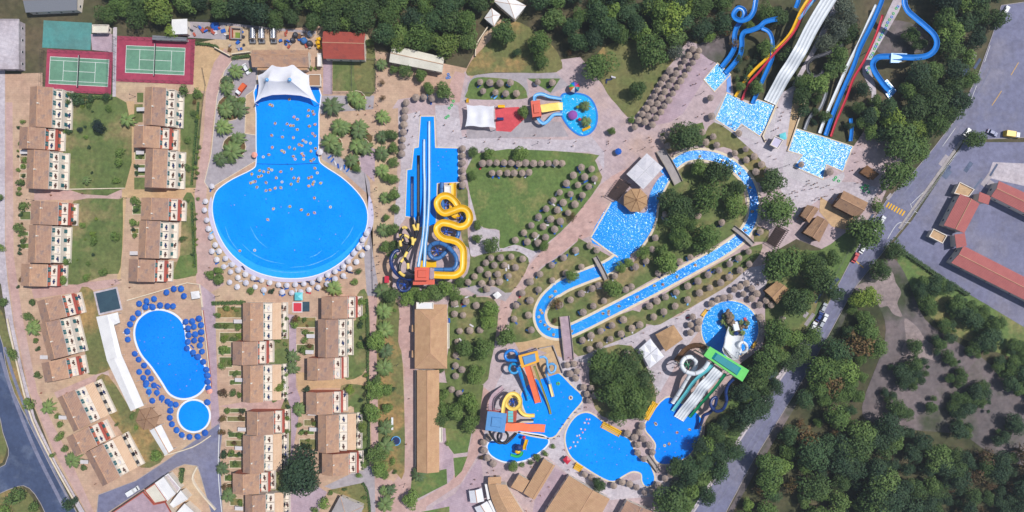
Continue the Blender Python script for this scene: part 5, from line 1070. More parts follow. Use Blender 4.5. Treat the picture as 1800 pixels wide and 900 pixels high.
# rocky island
r_ = empty('rock_island', P(1284, 566)); reg(r_, 'planted rock island with a white machine box in the round splash pool', 'rock island', mode='fixed')
def rock(c, r, sq=.7):
    b = MB(); b.sphere((0, 0, 0), 1, 9, 6); sd = random.random() * 50
    b.v = [Vector(c) + Vector((v.x * r, v.y * r, v.z * r * sq)) * (1 + .45 * mnoise.noise(v * 1.3 + Vector((sd, 0, 0)))) for v in b.v]; return b
for x, y, h, r in [(1278, 551, 3.6, .9), (1282, 556, 4, 1.1), (1275, 560, 1.6, 1.2), (1286, 560, 3, 1.1), (1281, 564, 3.6, 1.2), (1288, 568, 4, 1.3), (1280, 571, 1.6, 1.2), (1284, 577, 1.4, 1.2), (1290, 582, 1, 1.1), (1297, 582, .8, 1.0), (1272, 555, .8, .9), (1299, 572, 1, .9), (1306, 573, .6, .9), (1312, 575, .5, .8), (1280, 546, 3.4, .8), (1284, 551, 3.2, .8), (1276, 566, 1.2, 1.0), (1302, 577, .5, .8)]:
    part(r_, 'boulder', rock(P(x, y, h), r, .9), 'rock')
for x, y, h in ((1293, 570, 5.0), (1295, 577, 4.4)): b = MB(); c = P(x, y, h); b.box(c - Vector((0, 0, h / 2)), (2.0, 1.8, h), .3); part(r_, 'machine_box', b, 'gl_white')
b = MB(); c = P(1294, 586, 3); b.sphere(c, 1.0); part(r_, 'blue_barrel', b, 'gl_navy', True)
b = MB(); c = P(1311, 563, .4); b.box(c, (1.0, 2.4, .3), .4); part(r_, 'red_float', b, 'gl_red')
# toddler pool group
tower('low pink roofed tower at the toddler pool', [(933, 178), (949, 176), (952, 204), (936, 206)], 6, 'roof_coral', 'brick_red', panel=.6)
slide('broad yellow toddler slide', [(951, 191, 3.6), (960, 190, 2.8), (972, 188, 1.6), (982, 187, .6), (989, 187, .3)], 'flat', 13, 'gl_paleyellow')
slide('upper blue flume curving to the toddler pool', [(940, 178, 3.6), (940, 170, 3.3), (946, 166, 3), (955, 166, 2.5), (965, 170, 1.9), (976, 172, 1.2), (988, 174, .4)], 'trough', 5.2, 'gl_sky', smooth=7)
slide('lower blue flume curving to the toddler pool', [(945, 205, 3.6), (948, 212, 3.2), (955, 217, 2.7), (963, 213, 2.1), (970, 205, 1.5), (976, 201, 1), (989, 201, .4)], 'trough', 5.2, 'gl_sky', smooth=7)
for nm, x, y, r, m in (('mushroom_fountain', 1007, 202, 1.9, 'fab_purple'), ('mushroom_fountain', 1019, 210, .7, 'gl_red'), ('mushroom_fountain', 1015, 188, .7, 'leaf_light')):
    q = P(x, y, 1.6); r0 = empty(nm, (q.x, q.y, .1)); reg(r0, {1.9: 'large purple', .7: 'small ' + ('red' if m == 'gl_red' else 'green')}[r] + ' mushroom fountain in the toddler pool', 'fountain', mode='fixed')
    b = MB(); b.lathe([(r, 1.5), (r * .8, 1.85), (r * .4, 2.1), (.02, 2.2)], (q.x, q.y, 0), 12); part(r0, 'cap', b, m, True); b = MB(); b.cyl((q.x, q.y, .1), (q.x, q.y, 1.7), .2, n=8); part(r0, 'stem', b, 'gl_white')
b = MB(); r0 = empty('toddler_slide', P(1030, 226)); reg(r0, 'tiny yellow slide at the lower rim of the toddler pool', 'slide', mode='fixed'); part(r0, 'bed', sweep(spl([P(1038, 222, 1.4), P(1031, 226, .9), P(1024, 229, .3)], 4), trough_prof(.9, .25), True), 'gl_yellow'); b.cyl(P(1038, 222, .1), P(1038, 222, 1.4), .1); part(r0, 'post', b, 'gl_blue')
r0 = empty('balloon_kiosk', P(1010, 153)); reg(r0, 'round multicoloured umbrella kiosk above the toddler pool', 'umbrella', mode='fixed')
q = P(1010, 153, 3.2); cols = ['gl_red', 'fab_purple', 'gl_blue', 'ring_green', 'fab_orange', 'fab_white', 'gl_navy', 'gl_teal']
for i in range(8):
    b = MB(); a0, a1 = 2 * PI * i / 8, 2 * PI * (i + 1) / 8; r = 2.2
    e = [Vector((q.x + r * math.cos(a), q.y + r * math.sin(a), 2.8)) for a in (a0, a1)]; mm = [Vector((q.x + r * .6 * math.cos(a), q.y + r * .6 * math.sin(a), 3.5)) for a in (a0, a1)]
    b.add([e[0], e[1], mm[1], mm[0], Vector((q.x, q.y, 3.9))], [(0, 1, 2, 3), (3, 2, 4)]); part(r0, 'canopy_panel', b, cols[i])
b = MB(); b.cyl((q.x, q.y, 0), (q.x, q.y, 3.8), .08, n=6); part(r0, 'pole', b, 'pole_white')
for x, y, l, m in ((880, 187, 2.2, 'gl_yellow'), (878, 209, 3.4, 'gl_navy'), (822, 177, 1.2, 'gl_yellow')):
    b = MB(); r0 = empty('play_slide', P(x, y)); reg(r0, {880: 'yellow play slide at the top of the red surface', 878: 'dark blue play slide right of the rippled awning', 822: 'small yellow play post above the rippled awning'}[x], 'play slide', mode='fixed')
    part(r0, 'bed', sweep(spl([P(x - 5, y, 2.0), P(x, y, 1.2), P(x + 7, y, .3)] if l > 2 else [P(x, y - 4, 1.4), P(x, y + 3, .3)], 4), trough_prof(.9, .3), True), m)
    b.cyl(P(x - 5 if l > 2 else x, y if l > 2 else y - 4, 0), P(x - 5 if l > 2 else x, y if l > 2 else y - 4, 2 if l > 2 else 1.4), .12); part(r0, 'ladder_post', b, 'gl_red')
# upper right slides
slide('blue flume making a hook at the top right, from the top edge', [(1329, -12, 8), (1327, 5, 7.6), (1324, 20, 7.2), (1316, 32, 6.8), (1303, 37, 6.4), (1292, 33, 6), (1289, 25, 5.7), (1297, 15, 5.4), (1306, 18, 5.1), (1308, 27, 4.8), (1303, 37, 4.4), (1296, 46, 4), (1291, 58, 3.4), (1290, 72, 2.8), (1290, 84, 2.2), (1284, 97, 1.4), (1276, 108, .8), (1268, 118, .4)], 'trough', 8, 'gl_blue')
slide('blue flume right of the hooked flume, ending in the small square pool', [(1367, 34, 7), (1355, 36, 6.6), (1343, 40, 6.2), (1334, 48, 5.8), (1320, 54, 5), (1308, 57, 4.4), (1303, 66, 3.8), (1303, 80, 3), (1300, 97, 2), (1290, 112, 1.2), (1275, 129, .4)], 'trough', 8, 'gl_blue')
slide('blue flume bending round the tree toward the grey lane slide pool', [(1338, 50, 6.5), (1350, 56, 6), (1356, 68, 5.5), (1357, 86, 5), (1356, 104, 4.2), (1349, 121, 3), (1339, 143, 1.8), (1328, 168, .9), (1322, 182, .4)], 'trough', 6.5, 'gl_blue')
slide('short blue flume at the top edge left of the yellow slide', [(1404, -10, 8), (1402, 3, 7.6), (1398, 14, 7)], 'trough', 7, 'gl_blue')
slide('thin yellow body slide among the trees at the top', [(1428, -12, 10), (1408, 18, 9), (1389, 58, 7), (1366, 84, 5.4), (1344, 106, 4), (1324, 125, 2.8), (1306, 147, 1.5), (1292, 170, .4)], 'trough', 4.4, 'gl_yellow')
slide('thin red body slide next to the thin yellow one', [(1434, -12, 10), (1414, 18, 9), (1394, 58, 7.2), (1362, 93, 5.2), (1346, 112, 3.9), (1331, 130, 2.6), (1316, 147, 1.4), (1304, 176, .4)], 'trough', 3.4, 'gl_red')
slide('thin pale blue body slide right of the red one at the top', [(1436, -4, 9.8), (1424, 8, 9.4), (1412, 24, 8.8), (1404, 34, 8.4)], 'trough', 4, 'gl_sky')
slide('pale grey four lane mat slide at the upper right', [(1464, -14, 14), (1456, 0, 13.2), (1440, 26, 11.8), (1424, 54, 10), (1410, 82, 8.2), (1402, 96, 7.8), (1390, 116, 5.6), (1378, 134, 4.8), (1366, 156, 2.2), (1353, 180, .5)], 'flat', 23, 'gl_white', lanes=4)
slide('white straight slide on the left of the blue one', [(1540, 8, 11), (1527, 36, 9.6), (1509, 76, 7.4), (1491, 112, 5.4), (1472, 155, 3.2), (1453, 199, 1.4), (1440, 234, .4)], 'trough', 5, 'gl_white')
slide('blue straight slide between the white and the red one', [(1552, -8, 12), (1545, 12, 11), (1529, 48, 9.4), (1511, 84, 7.2), (1498, 120, 5.2), (1480, 160, 3.2), (1464, 199, 1.4), (1450, 238, .4)], 'trough', 7, 'gl_blue')
slide('red straight slide on the right of the blue one', [(1551, 26, 10), (1540, 60, 8.6), (1520, 104, 6.2), (1500, 138, 4.4), (1486, 175, 2.6), (1470, 212, 1.2), (1460, 240, .4)], 'trough', 3.6, 'gl_red')
slide('wide blue family flume winding at the far upper right', [(1590, -12, 12), (1588, 5, 11.5), (1594, 20, 11), (1607, 32, 10.4), (1626, 48, 9.6), (1640, 62, 9), (1645, 76, 8.4), (1640, 90, 7.8), (1627, 99, 7.2), (1605, 102, 6.4), (1580, 101, 5.6), (1556, 100, 4.8), (1541, 102, 4.2), (1533, 111, 3.6), (1534, 122, 3), (1542, 136, 2.2), (1554, 152, 1.2), (1562, 160, .6)], 'trough', 9.4, 'gl_blue')
r0 = empty('flume_basin', P(1581, 100, 5.5).xy.to_3d()); reg(r0, 'rectangular blue basin halfway down the wide family flume', 'basin', mode='fixed'); b = MB(); b.prism([P(1567, 93, 6), P(1595, 94, 6), P(1594, 104, 6), (P(1580, 110, 6)), P(1566, 110, 6)], 5.0, 5.9); part(r0, 'basin', b, 'gl_cyan')
b = MB(); c = P(1580, 101, 5); b.cyl((c.x, c.y, 0), (c.x, c.y, 5), .4, n=8); part(r0, 'support_post', b, 'grey_metal')
r0 = empty('flume_basin', P(1563, 158).xy.to_3d()); reg(r0, 'blue end basin of the wide family flume', 'basin', mode='fixed'); b = MB(); ww = [P(1558, 140), P(1575, 160), P(1562, 175), P(1545, 150)]; b.prism(ww, 0, .6); part(r0, 'basin', b, 'gl_blue'); b = MB(); b.sheet(offset(ww, -.4), .62); part(r0, 'water', b, 'water_splash')
slide('black ring slide in the wood right of the grey lane slide', [(1482, 78, 7), (1466, 88, 6.5), (1448, 96, 6.2), (1430, 102, 5.8), (1420, 112, 5.4), (1420, 125, 5), (1430, 134, 4.6), (1442, 132, 4.2), (1447, 122, 3.8)], 'trough', 5, 'dark_metal')
slide('short grey flume above the large foaming pool on the right', [(1452, 160, 4), (1449, 172, 3.4), (1440, 192, 2.6), (1428, 200, 1.8), (1420, 212, 1), (1414, 228, .4)], 'trough', 5, 'grey_metal')
slide('short blue flume at the right end of the large foaming pool', [(1494, 208, 3), (1496, 228, 1.8), (1494, 248, .6)], 'trough', 6, 'gl_blue')
sheet('path', 'pale_concrete', [(1572, -5), (1586, -5), (1580, 20), (1545, 80), (1530, 110), (1535, 140), (1540, 160), (1536, 215), (1528, 215), (1532, 165), (1516, 130), (1520, 105), (1545, 55)], 2)
sheet('path', 'pale_concrete', [(1470, 0), (1480, 5), (1440, 80), (1400, 150), (1392, 150), (1425, 90), (1440, 60)], 0)
# bridges
def bridge(label, x0, y0, x1, y1, w, rise, m='concrete'):
    a, z = P(x0, y0), P(x1, y1); root = empty('footbridge', (a + z) / 2); reg(root, label, 'bridge', 'footbridges', mode='fixed')
    n = 10; pts = [a + (z - a) * (i / n) + Vector((0, 0, .2 + rise * math.sin(PI * i / n))) for i in range(n + 1)]; wm = w * S
    part(root, 'deck', sweep(pts, [(-wm / 2, -.25), (wm / 2, -.25), (wm / 2, 0), (-wm / 2, 0)], True), m)
    for s in (-1, 1): part(root, 'parapet', sweep(pts, [(s * wm / 2 - .12, 0), (s * wm / 2 + .12, 0), (s * wm / 2 + .12, .75), (s * wm / 2 - .12, .75)], True), 'stone')
bridge('wide grey footbridge at the start of the lazy river', 1160, 264, 1192, 322, 16, 1.2)
bridge('lilac footbridge at the left end of the lazy river', 992, 556, 1000, 632, 17, 1.2, 'lilac_paving')
bridge('small grey footbridge over the upper arm of the lazy river', 1046, 452, 1066, 491, 8, 1.0)
bridge('small grey footbridge at the right end of the lazy river', 1289, 400, 1323, 430, 8, 1.0)
bridge('small footbridge between the lagoon pools', 1138, 800, 1158, 828, 7, .7)
# ------------------------------------------------------------------ vegetation
def leaf_mesh(name, R, flat, nl, size, lobes, m, seed, low=-.35):
    rd = random.Random(seed); b = MB(); cen = []
    for i in range(lobes):
        while True:
            v = Vector((rd.uniform(-1, 1), rd.uniform(-1, 1), rd.uniform(low, 1)))
            if v.length < 1: break
        cen.append((Vector((v.x * R * .68, v.y * R * .68, v.z * R * flat * .62)), R * rd.uniform(.30, .52)))
    cen.append((Vector((0, 0, R * flat * .25)), R * .6))
    tot = sum(c[1] ** 2 for c in cen)
    for c, r in cen:
        for k in range(int(nl * r * r / tot)):
            d = Vector((rd.gauss(0, 1), rd.gauss(0, 1), rd.gauss(.25, 1))).normalized()
            p = c + Vector((d.x * r, d.y * r, d.z * r * (flat + .25))) * rd.uniform(.72, 1.06)
            nrm = (d + Vector((rd.gauss(0, .45), rd.gauss(0, .45), rd.gauss(.25, .45)))).normalized()
            u = nrm.orthogonal().normalized(); u = Matrix.Rotation(rd.uniform(0, 6.28), 3, nrm) @ u; w = nrm.cross(u)
            s1 = size * rd.uniform(.6, 1.25); s2 = s1 * rd.uniform(.5, .8); bend = nrm * s1 * .12
            b.add([p - u * s1 * .5, p - w * s2 * .5 - bend, p + u * s1 * .5, p + w * s2 * .5 - bend], [(0, 1, 2, 3)])
    return b.mesh(name, m)
def trunk_mesh(name, h, r, limbs, spread, seed):
    rd = random.Random(seed); b = MB(); top = Vector((rd.uniform(-.1, .1), rd.uniform(-.1, .1), h))
    b.cyl((0, 0, -.1), top * .55, r, r * .75, 7); b.cyl(top * .55, top, r * .75, r * .35, 7)
    for i in range(limbs):
        a = 2 * PI * i / limbs + rd.uniform(-.4, .4); s = top * rd.uniform(.5, .75); e = s + Vector((math.cos(a) * spread, math.sin(a) * spread, h * rd.uniform(.3, .5))); b.cyl(s, e, r * .45, r * .15, 5)
    return b.mesh(name, 'bark')
# prototypes, built at unit radius 1 m crowns are scaled per tree:  kind -> list of (crown mesh, radius, centre height)
KINDS = {}
def protos(kind, R, flat, nl, size, lobes, m, n, ch, low=-.35): KINDS[kind] = [(leaf_mesh('crown', R, flat, nl, size, lobes, m, hash_(kind) + i, low), R, ch) for i in range(n)]
def hash_(s): return sum(ord(c) * (i + 3) for i, c in enumerate(s))
protos('mid', 4, .75, 1500, .62, 11, 'leaf_mid', 4, 1.0); protos('light', 4, .75, 1400, .62, 11, 'leaf_light', 3, 1.0); protos('dark', 5, .75, 2200, .68, 14, 'leaf_dark', 5, 1.0)
protos('deep', 5, .85, 2200, .68, 14, 'leaf_deep', 4, 1.05); protos('olive', 5, .7, 1900, .6, 13, 'leaf_olive', 2, 1.0); protos('shrub', 1.6, .7, 420, .34, 7, 'leaf_mid', 4, .45); protos('shrub_light', 1.6, .7, 420, .34, 7, 'leaf_light', 3, .45)
protos('shrub_dark', 1.6, .75, 420, .34, 7, 'leaf_deep', 3, .5); protos('shrub_brown', 1.8, .7, 420, .36, 7, 'leaf_brown', 3, .45); protos('shrub_navy', 2.2, .8, 700, .4, 9, 'leaf_navy', 2, .5); protos('thin', 2.6, .7, 420, .45, 8, 'leaf_brown', 2, 1.0)
TRUNKS = [trunk_mesh('trunk', 4.0, .28, 5, 1.8, 5 + i) for i in range(3)]; STEM = trunk_mesh('stem', .8, .1, 3, .5, 91)
def palm_crown(seed, R=3.4, nf=30):
    rd = random.Random(seed); b = MB()
    for i in range(nf):
        a = 2 * PI * i / nf * 2.4 + rd.uniform(-.2, .2); el = rd.uniform(-.15, 1.1); L = R * rd.uniform(.85, 1.1); d = Vector((math.cos(a), math.sin(a), 0)); sd = Vector((-d.y, d.x, 0)); pr = None; n = 6
        for k in range(n + 1):
            t = k / n; p = d * (L * t * math.cos(el * (1 - t * .5))) + Vector((0, 0, L * (math.sin(el) * t - .75 * t * t)))
            w = .1 + .55 * math.sin(PI * min(1, t * .9 + .08)) * (1 if k < n else .2)
            if pr:
                q, qw = pr
                for s in (-1, 1):
                    dr = Vector((0, 0, -.35)); m_ = (q + p) / 2
                    b.add([q, p, p + sd * s * w + dr * w - d * -.12, m_ + sd * s * (w + qw) * .3 + dr * w * .5], [(0, 1, 2, 3)])
                    b.add([q, (q + p) / 2 , q + sd * s * qw * 1.15 + dr * qw + d * .3], [(0, 1, 2)])
            pr = (p, w)
    return b.mesh('fronds', 'leaf_palm')
PALMC = [palm_crown(40 + i) for i in range(4)]
b = MB(); b.cyl((0, 0, -.1), (0.06, 0, 1.6), .32, .24, 8); b.cyl((.06, 0, 1.6), (0, 0, 3.3), .24, .22, 8); b.sphere((0, 0, 3.3), .36, 8, 5); PALMT = b.mesh('trunk', 'bark')
WORD = {'mid': 'green tree', 'light': 'bright green tree', 'dark': 'dark green tree', 'deep': 'deep green tree', 'olive': 'grey green tree', 'shrub': 'green shrub', 'shrub_light': 'light green shrub', 'shrub_dark': 'dark shrub', 'shrub_brown': 'brownish shrub', 'shrub_navy': 'blue black bush', 'thin': 'thin brownish tree', 'palm': 'palm'}
NT = [0]
def tree(x, y, d, kind, ph=None, mode='auto', group=None):
    NT[0] += 1; r = d * S / 2
    size = 'small ' if d < 15 else '' if d < 34 else 'large '
    if kind == 'palm':
        k = r / 3.0; h = 3.3 * max(.8, k); p = P(x, y, h); o = empty('palm_tree', (p.x, p.y, 0)); rz = random.uniform(0, 6.28)
        link('trunk', PALMT, o, sc=(1, 1, h / 3.3)); link('crown', PALMC[NT[0] % 4], o, (0, 0, h), rz, k)
        return reg(o, ph or size + 'round headed palm', 'palm', group or 'palms of the water park', pos=(x, y), mode=mode)
    me, R, ch = KINDS[kind][NT[0] % len(KINDS[kind])]; k = r / R * 1.04
    shrub = kind.startswith('shrub')
    h = (k * R * .62) if shrub else max(2.2, k * R * ch * .95)
    p = P(x, y, h); o = empty('shrub' if shrub else 'tree', (p.x, p.y, 0))
    link('stem' if shrub else 'trunk', STEM if shrub else TRUNKS[NT[0] % 3], o, rz=random.uniform(0, 6), sc=(k, k, h / .8) if shrub else (max(.5, k), max(.5, k), h / 4.0))
    link('foliage' if shrub else 'crown', me, o, (0, 0, h), random.uniform(0, 6.28), (k * random.uniform(.84, 1.14), k * random.uniform(.84, 1.14), k * random.uniform(.85, 1.25)))
    return reg(o, ph or size + WORD[kind], 'shrub' if shrub else 'tree', group or ('shrubs' if shrub else 'trees'), pos=(x, y), mode=mode)
def trees(kind, s):
    for t in s.split(): x, y, d = map(float, t.split(',')); tree(x, y, d, kind)
trees('palm', '413,124,25 397,142,20 397,155,24 406,178,24 396,191,28 419,192,28 390,222,28 407,266,36 417,243,24 386,279,24 583,186,32 595,222,28 621,170,24 632,179,24 670,112,20 671,205,24 603,224,26 632,222,26 630,232,26 580,250,32 592,262,22 627,255,28 641,259,26 617,282,24 671,240,22 671,269,26 671,300,24 677,347,20 674,404,24 671,511,26 674,547,28 675,580,28 677,617,26 675,647,30 677,752,26 677,785,28 677,887,28 675,864,18 687,862,18 736,836,26 390,825,22 400,872,24 222,210,24 150,317,14 57,577,26 125,811,28 82,716,24 514,627,22 514,647,22 525,721,24 587,507,26')
trees('mid', '627,296,18 690,237,26 691,261,24 691,286,18 691,315,22 679,313,18 694,342,28 695,366,18 679,382,16 692,402,28 676,435,26 692,432,24 690,448,20 832,266,24 860,269,24 830,309,18 914,270,30 840,397,22 839,420,20 865,432,28 1075,230,16 956,434,26 692,122,20 712,125,28 740,132,28 755,157,26 780,162,36 649,75,16 920,197,24 424,177,16 687,520,36 717,522,34 742,522,38 762,514,36 785,507,38 800,520,26 807,497,24 730,515,30 860,542,38 857,565,30 850,612,46 815,610,40 892,592,44 837,660,36 775,650,18 661,602,42 662,670,26 660,685,36 680,685,28 657,727,40 680,717,24 662,800,36 667,822,36 677,835,20 721,878,34 775,737,30 800,722,42 825,702,38 830,716,30 825,745,34 780,717,30 781,692,26 1227,297,36 1292,365,42 1172,462,44 1080,508,42 1004,485,30 1092,470,24 1105,462,20 1203,422,40 1165,440,30 1130,442,26 384,476,18 386,490,26 370,482,20 1345,85,36 1330,155,30 1300,152,24 1440,150,44 1420,145,32 1450,205,28 902,821,24 1185,70,44 1130,60,40')
trees('light', '785,78,48 700,70,42 277,15,52 300,55,26 1180,30,62 1150,10,44 1205,20,40 1318,45,24 1570,215,50 1600,230,44 1615,225,36 1525,522,46 1505,530,36 614,685,20 636,750,20 492,682,20')
trees('dark', '887,60,48 950,80,48 951,105,28 1057,118,56 1147,92,56 1119,157,42 1205,245,58 1265,303,54 1247,345,60 1297,330,30 1207,365,44 1237,417,56 1182,355,56 1187,385,44 1192,412,40 1354,320,54 1362,372,66 1377,465,64 1440,482,62 1400,532,58 1412,525,44 1372,585,56 1350,630,54 1390,637,40 1330,657,46 1462,455,38 1425,455,40 1585,245,70 1607,265,46 1575,310,64 1525,408,60 1505,400,40 1062,635,48 1110,635,48 1060,657,44 1075,690,58 1112,695,56 1087,722,46 1140,690,36 1120,720,42 1052,850,30 1180,875,62 1195,822,44 1345,20,40 1365,30,40 1385,98,36 1475,97,48 1465,118,40 1490,60,36 1600,62,36 1615,78,30 1550,475,44 1715,246,38 1572,437,34')
trees('dark', '1095,660,50 1104,676,46 1130,662,40 1086,646,40 1126,702,34 1282,346,26 1214,396,32')
trees('deep', '530,828,70 545,845,44 515,850,40 1467,517,38 1340,712,40 1232,782,42 1287,795,38 1262,788,34 1300,690,44 1212,825,42 1237,812,36 1362,677,32 1270,745,28 908,92,18 1514,158,30 1526,205,36 1492,222,18 1560,195,40 1440,500,36 1320,690,30 1285,735,26 1310,735,30')
trees('olive', '1482,16,50 1470,56,48 1450,78,38 1495,35,34 1187,92,34 1460,40,30')
trees('thin', '980,535,26 1007,380,18 671,145,14 672,172,14 1001,94,16 1290,75,24')
trees('shrub', '36,321,20 42,361,20 34,399,22 42,424,14 0,347,18 2,435,18 239,352,22 234,392,22 237,414,13 166,424,20 202,417,20 205,316,16 209,285,24 210,267,20 145,397,12 116,230,12 119,179,14 156,185,12 192,190,15 325,160,22 347,164,22 342,200,16 329,246,16 332,295,16 330,352,12 321,419,15 316,315,9 116,461,17 111,492,24 151,487,18 182,480,18 156,464,11 57,531,17 51,556,20 64,599,14 65,659,18 7,531,24 24,622,22 50,712,28 102,730,14 106,746,18 105,769,20 115,790,16 92,801,12 147,822,16 232,731,14 277,802,26 205,747,9 441,511,18 629,478,15 624,497,15 400,541,16 382,554,16 382,572,13 420,575,14 409,595,11 394,615,21 389,642,18 487,596,15 501,605,10 517,571,17 536,584,15 535,597,16 532,616,18 400,722,16 405,762,14 407,797,15 402,840,13 422,882,11 506,735,11 505,757,11 526,746,14 529,761,12 526,789,12 542,784,11 494,820,13 500,839,10 494,859,13 636,529,17 639,559,17 634,607,18 691,812,15 695,830,11 605,861,11 640,875,11 639,816,11 971,785,11 957,797,15 944,804,19 932,813,13 918,818,13 785,779,10 1110,210,18 1540,362,26 847,509,12 695,545,9 835,520,10 240,752,12 567,885,24 555,896,18 581,867,13 410,692,16 30,875,40 10,895,30 60,890,26')
trees('shrub_light', '421,590,13 421,695,13 145,187,10 1020,188,11 440,124,10 555,120,9 547,120,9')
trees('shrub_dark', '135,172,28 187,171,20 160,174,18 119,230,13 634,571,15 539,685,17 476,512,14 689,685,17 394,799,20 422,799,11 120,887,30 131,880,18 66,614,12 1430,215,16')
trees('shrub_brown', '520,560,20 391,690,20 391,736,17 391,761,17 394,856,15 342,179,11 569,507,12 846,804,11 975,564,14 130,392,12')
trees('shrub_navy', '175,227,27 172,216,16 140,228,12')
random.seed(77)
for x0, y0, x1, y1 in GX:
    for k in range(1 + int((x1 - x0) > 20) + int((x1 - x0) > 30)):
        tree(random.uniform(x0 + 2, x1 - 2), random.uniform(y0 + 1, y1 - 1), random.uniform(7, 14), random.choice(['shrub', 'shrub', 'shrub_dark', 'shrub_light', 'shrub_brown']), None)
for y in range(196, 505, 9):
    if random.random() < .7: tree(random.uniform(30, 40), y + random.uniform(-3, 3), random.uniform(6, 12), random.choice(['shrub', 'shrub_dark', 'shrub_brown']))
    if random.random() < .5: tree(random.uniform(346, 352) - (y - 196) * .03, y, random.uniform(6, 11), random.choice(['shrub', 'shrub_dark', 'shrub_light']))
    if random.random() < .35: tree(random.uniform(122, 205), y, random.uniform(5, 13), random.choice(['shrub', 'shrub_dark', 'shrub_light']))
for y in range(560, 850, 11):
    if random.random() < .6: tree(random.uniform(495, 506), y, random.uniform(6, 12), random.choice(['shrub', 'shrub_dark', 'shrub_light']))
    if random.random() < .6: tree(random.uniform(628, 645), y, random.uniform(6, 13), random.choice(['shrub', 'shrub_dark', 'shrub_light']))
# planted clumps of the rock island and the toddler pool
for x, y, d in ((1276, 556, 12), (1286, 557, 12), (1272, 566, 10), (1283, 577, 12), (1288, 585, 10), (1306, 585, 10), (1314, 568, 10), (1303, 566, 9), (1278, 570, 9)): tree(x, y, d, 'palm', 'small palm on the rock island in the round splash pool', 'row')
for x, y in ((1029, 186), (1031, 213)): tree(x, y, 18, 'palm', {1029: 'upper', 1031: 'lower'}[x] + ' palm standing in the toddler pool', 'fixed')
def mass(name, label, poly, kinds, dm, sp):
    """a wood that reads as one mass: every tree still has its own crown and trunk, joined into one object"""
    import numpy as np
    xs = [p[0] for p in poly]; ys = [p[1] for p in poly]; pts = []
    for _ in range(4000):
        x, y = random.uniform(min(xs), max(xs)), random.uniform(min(ys), max(ys))
        if inside(x, y, poly) and (name != 'scrub' or mnoise.noise(Vector((x / 38, y / 38, 3))) > (.12 if 'mauve' in label else -.1)) and all((x - a) ** 2 + (y - c) ** 2 > sp * sp for a, c in pts): pts.append((x, y))
    V, F, M, off = [], [], [], 0; ms = ['leaf_dark', 'leaf_deep', 'leaf_brown', 'leaf_mid', 'leaf_light', 'bark']
    for i, (x, y) in enumerate(pts):
        k = random.choice(kinds); me, R, ch = KINDS[k][i % len(KINDS[k])]; s = random.uniform(*dm) * S / 2 / R; h = max(2.0, s * R * .95); p = P(x, y, h); a = random.uniform(0, 6.28); ca, sa = math.cos(a), math.sin(a)
        for m_, sc3, z in ((me, (s, s, s), h), (TRUNKS[i % 3], (s * 1.3, s * 1.3, h / 4), 0)):
            co = np.empty(len(m_.vertices) * 3, 'f'); m_.vertices.foreach_get('co', co); co = co.reshape(-1, 3) * np.array(sc3, 'f')
            co = np.stack([co[:, 0] * ca - co[:, 1] * sa + p.x, co[:, 0] * sa + co[:, 1] * ca + p.y, co[:, 2] + z], 1); V.append(co)
            mi = ms.index(m_.materials[0].name)
            for f in m_.polygons: F.append(tuple(v + off for v in f.vertices)); M.append(mi)
            off += len(co)
    me = bpy.data.meshes.new(name); me.from_pydata(np.concatenate(V).tolist(), [], F)
    for m_ in ms: me.materials.append(MATS[m_])
    me.polygons.foreach_set('material_index', M); o = link(name, me); o['kind'] = 'stuff'; o['label'] = label; o['category'] = 'wood'
def wood(poly, kinds, dm, sp, ph, lim=400, group=None):
    xs = [p[0] for p in poly]; ys = [p[1] for p in poly]; pts = []
    for _ in range(4000):
        x, y = random.uniform(min(xs), max(xs)), random.uniform(min(ys), max(ys))
        if not inside(x, y, poly) or any((x - a) ** 2 + (y - c) ** 2 < sp * sp for a, c in pts): continue
        pts.append((x, y))
        if len(pts) >= lim: break
    for x, y in pts: k = random.choice(kinds); tree(x, y, random.uniform(*dm), k, ('' if dm[1] > 30 else 'small ') + WORD[k] + ' ' + ph, 'row', group)
wood([(172, -18), (178, 22), (255, 40), (300, 24), (345, 28), (420, 28), (545, 42), (640, 46), (665, 62), (700, 70), (740, 74), (800, 84), (830, 78), (850, 30), (862, -18)], ['dark', 'deep', 'dark', 'mid', 'dark'], (34, 54), 25, 'in the wood along the top edge', group='trees of the top wood')
wood([(940, -18), (944, 8), (985, 70), (1010, 90), (1040, 80), (1085, 62), (1150, 52), (1210, 62), (1240, 60), (1285, 66), (1285, -18)], ['dark', 'deep', 'mid', 'dark', 'deep'], (34, 52), 26, 'in the wood above the upper lawns', group='trees of the upper wood')
wood([(1640, -18), (1755, -18), (1765, 15), (1735, 70), (1715, 120), (1680, 195), (1640, 242), (1610, 250), (1578, 200), (1590, 170), (1600, 128), (1655, 110), (1660, 60)], ['dark', 'deep', 'mid', 'dark'], (34, 54), 27, 'in the wood beside the upper right road', group='trees of the roadside wood')
wood([(1330, 650), (1420, 560), (1432, 590), (1345, 700), (1240, 880), (1180, 915), (1150, 905), (1225, 800), (1292, 730)], ['dark', 'mid', 'deep'], (28, 44), 26, 'between the lower pools and the road', group='trees of the roadside strip')
mass('woodland', 'dark strip of wood along the lower right road', [(1425, 665), (1465, 600), (1500, 530), (1535, 555), (1540, 610), (1515, 680), (1495, 740), (1420, 810), (1345, 920), (1290, 920), (1340, 830)], ['deep', 'dark', 'deep', 'dark', 'mid', 'thin'], (18, 64), 24)
mass('woodland', 'dark clump of wood at the bottom edge right of the road', [(1480, 770), (1560, 745), (1640, 775), (1665, 850), (1640, 920), (1380, 920)], ['deep', 'dark', 'deep', 'mid'], (20, 66), 24)
mass('woodland', 'dark low wood in the lower right corner of the picture', [(1655, 800), (1720, 800), (1815, 790), (1815, 920), (1640, 920)], ['deep', 'dark', 'deep', 'thin'], (16, 46), 19)
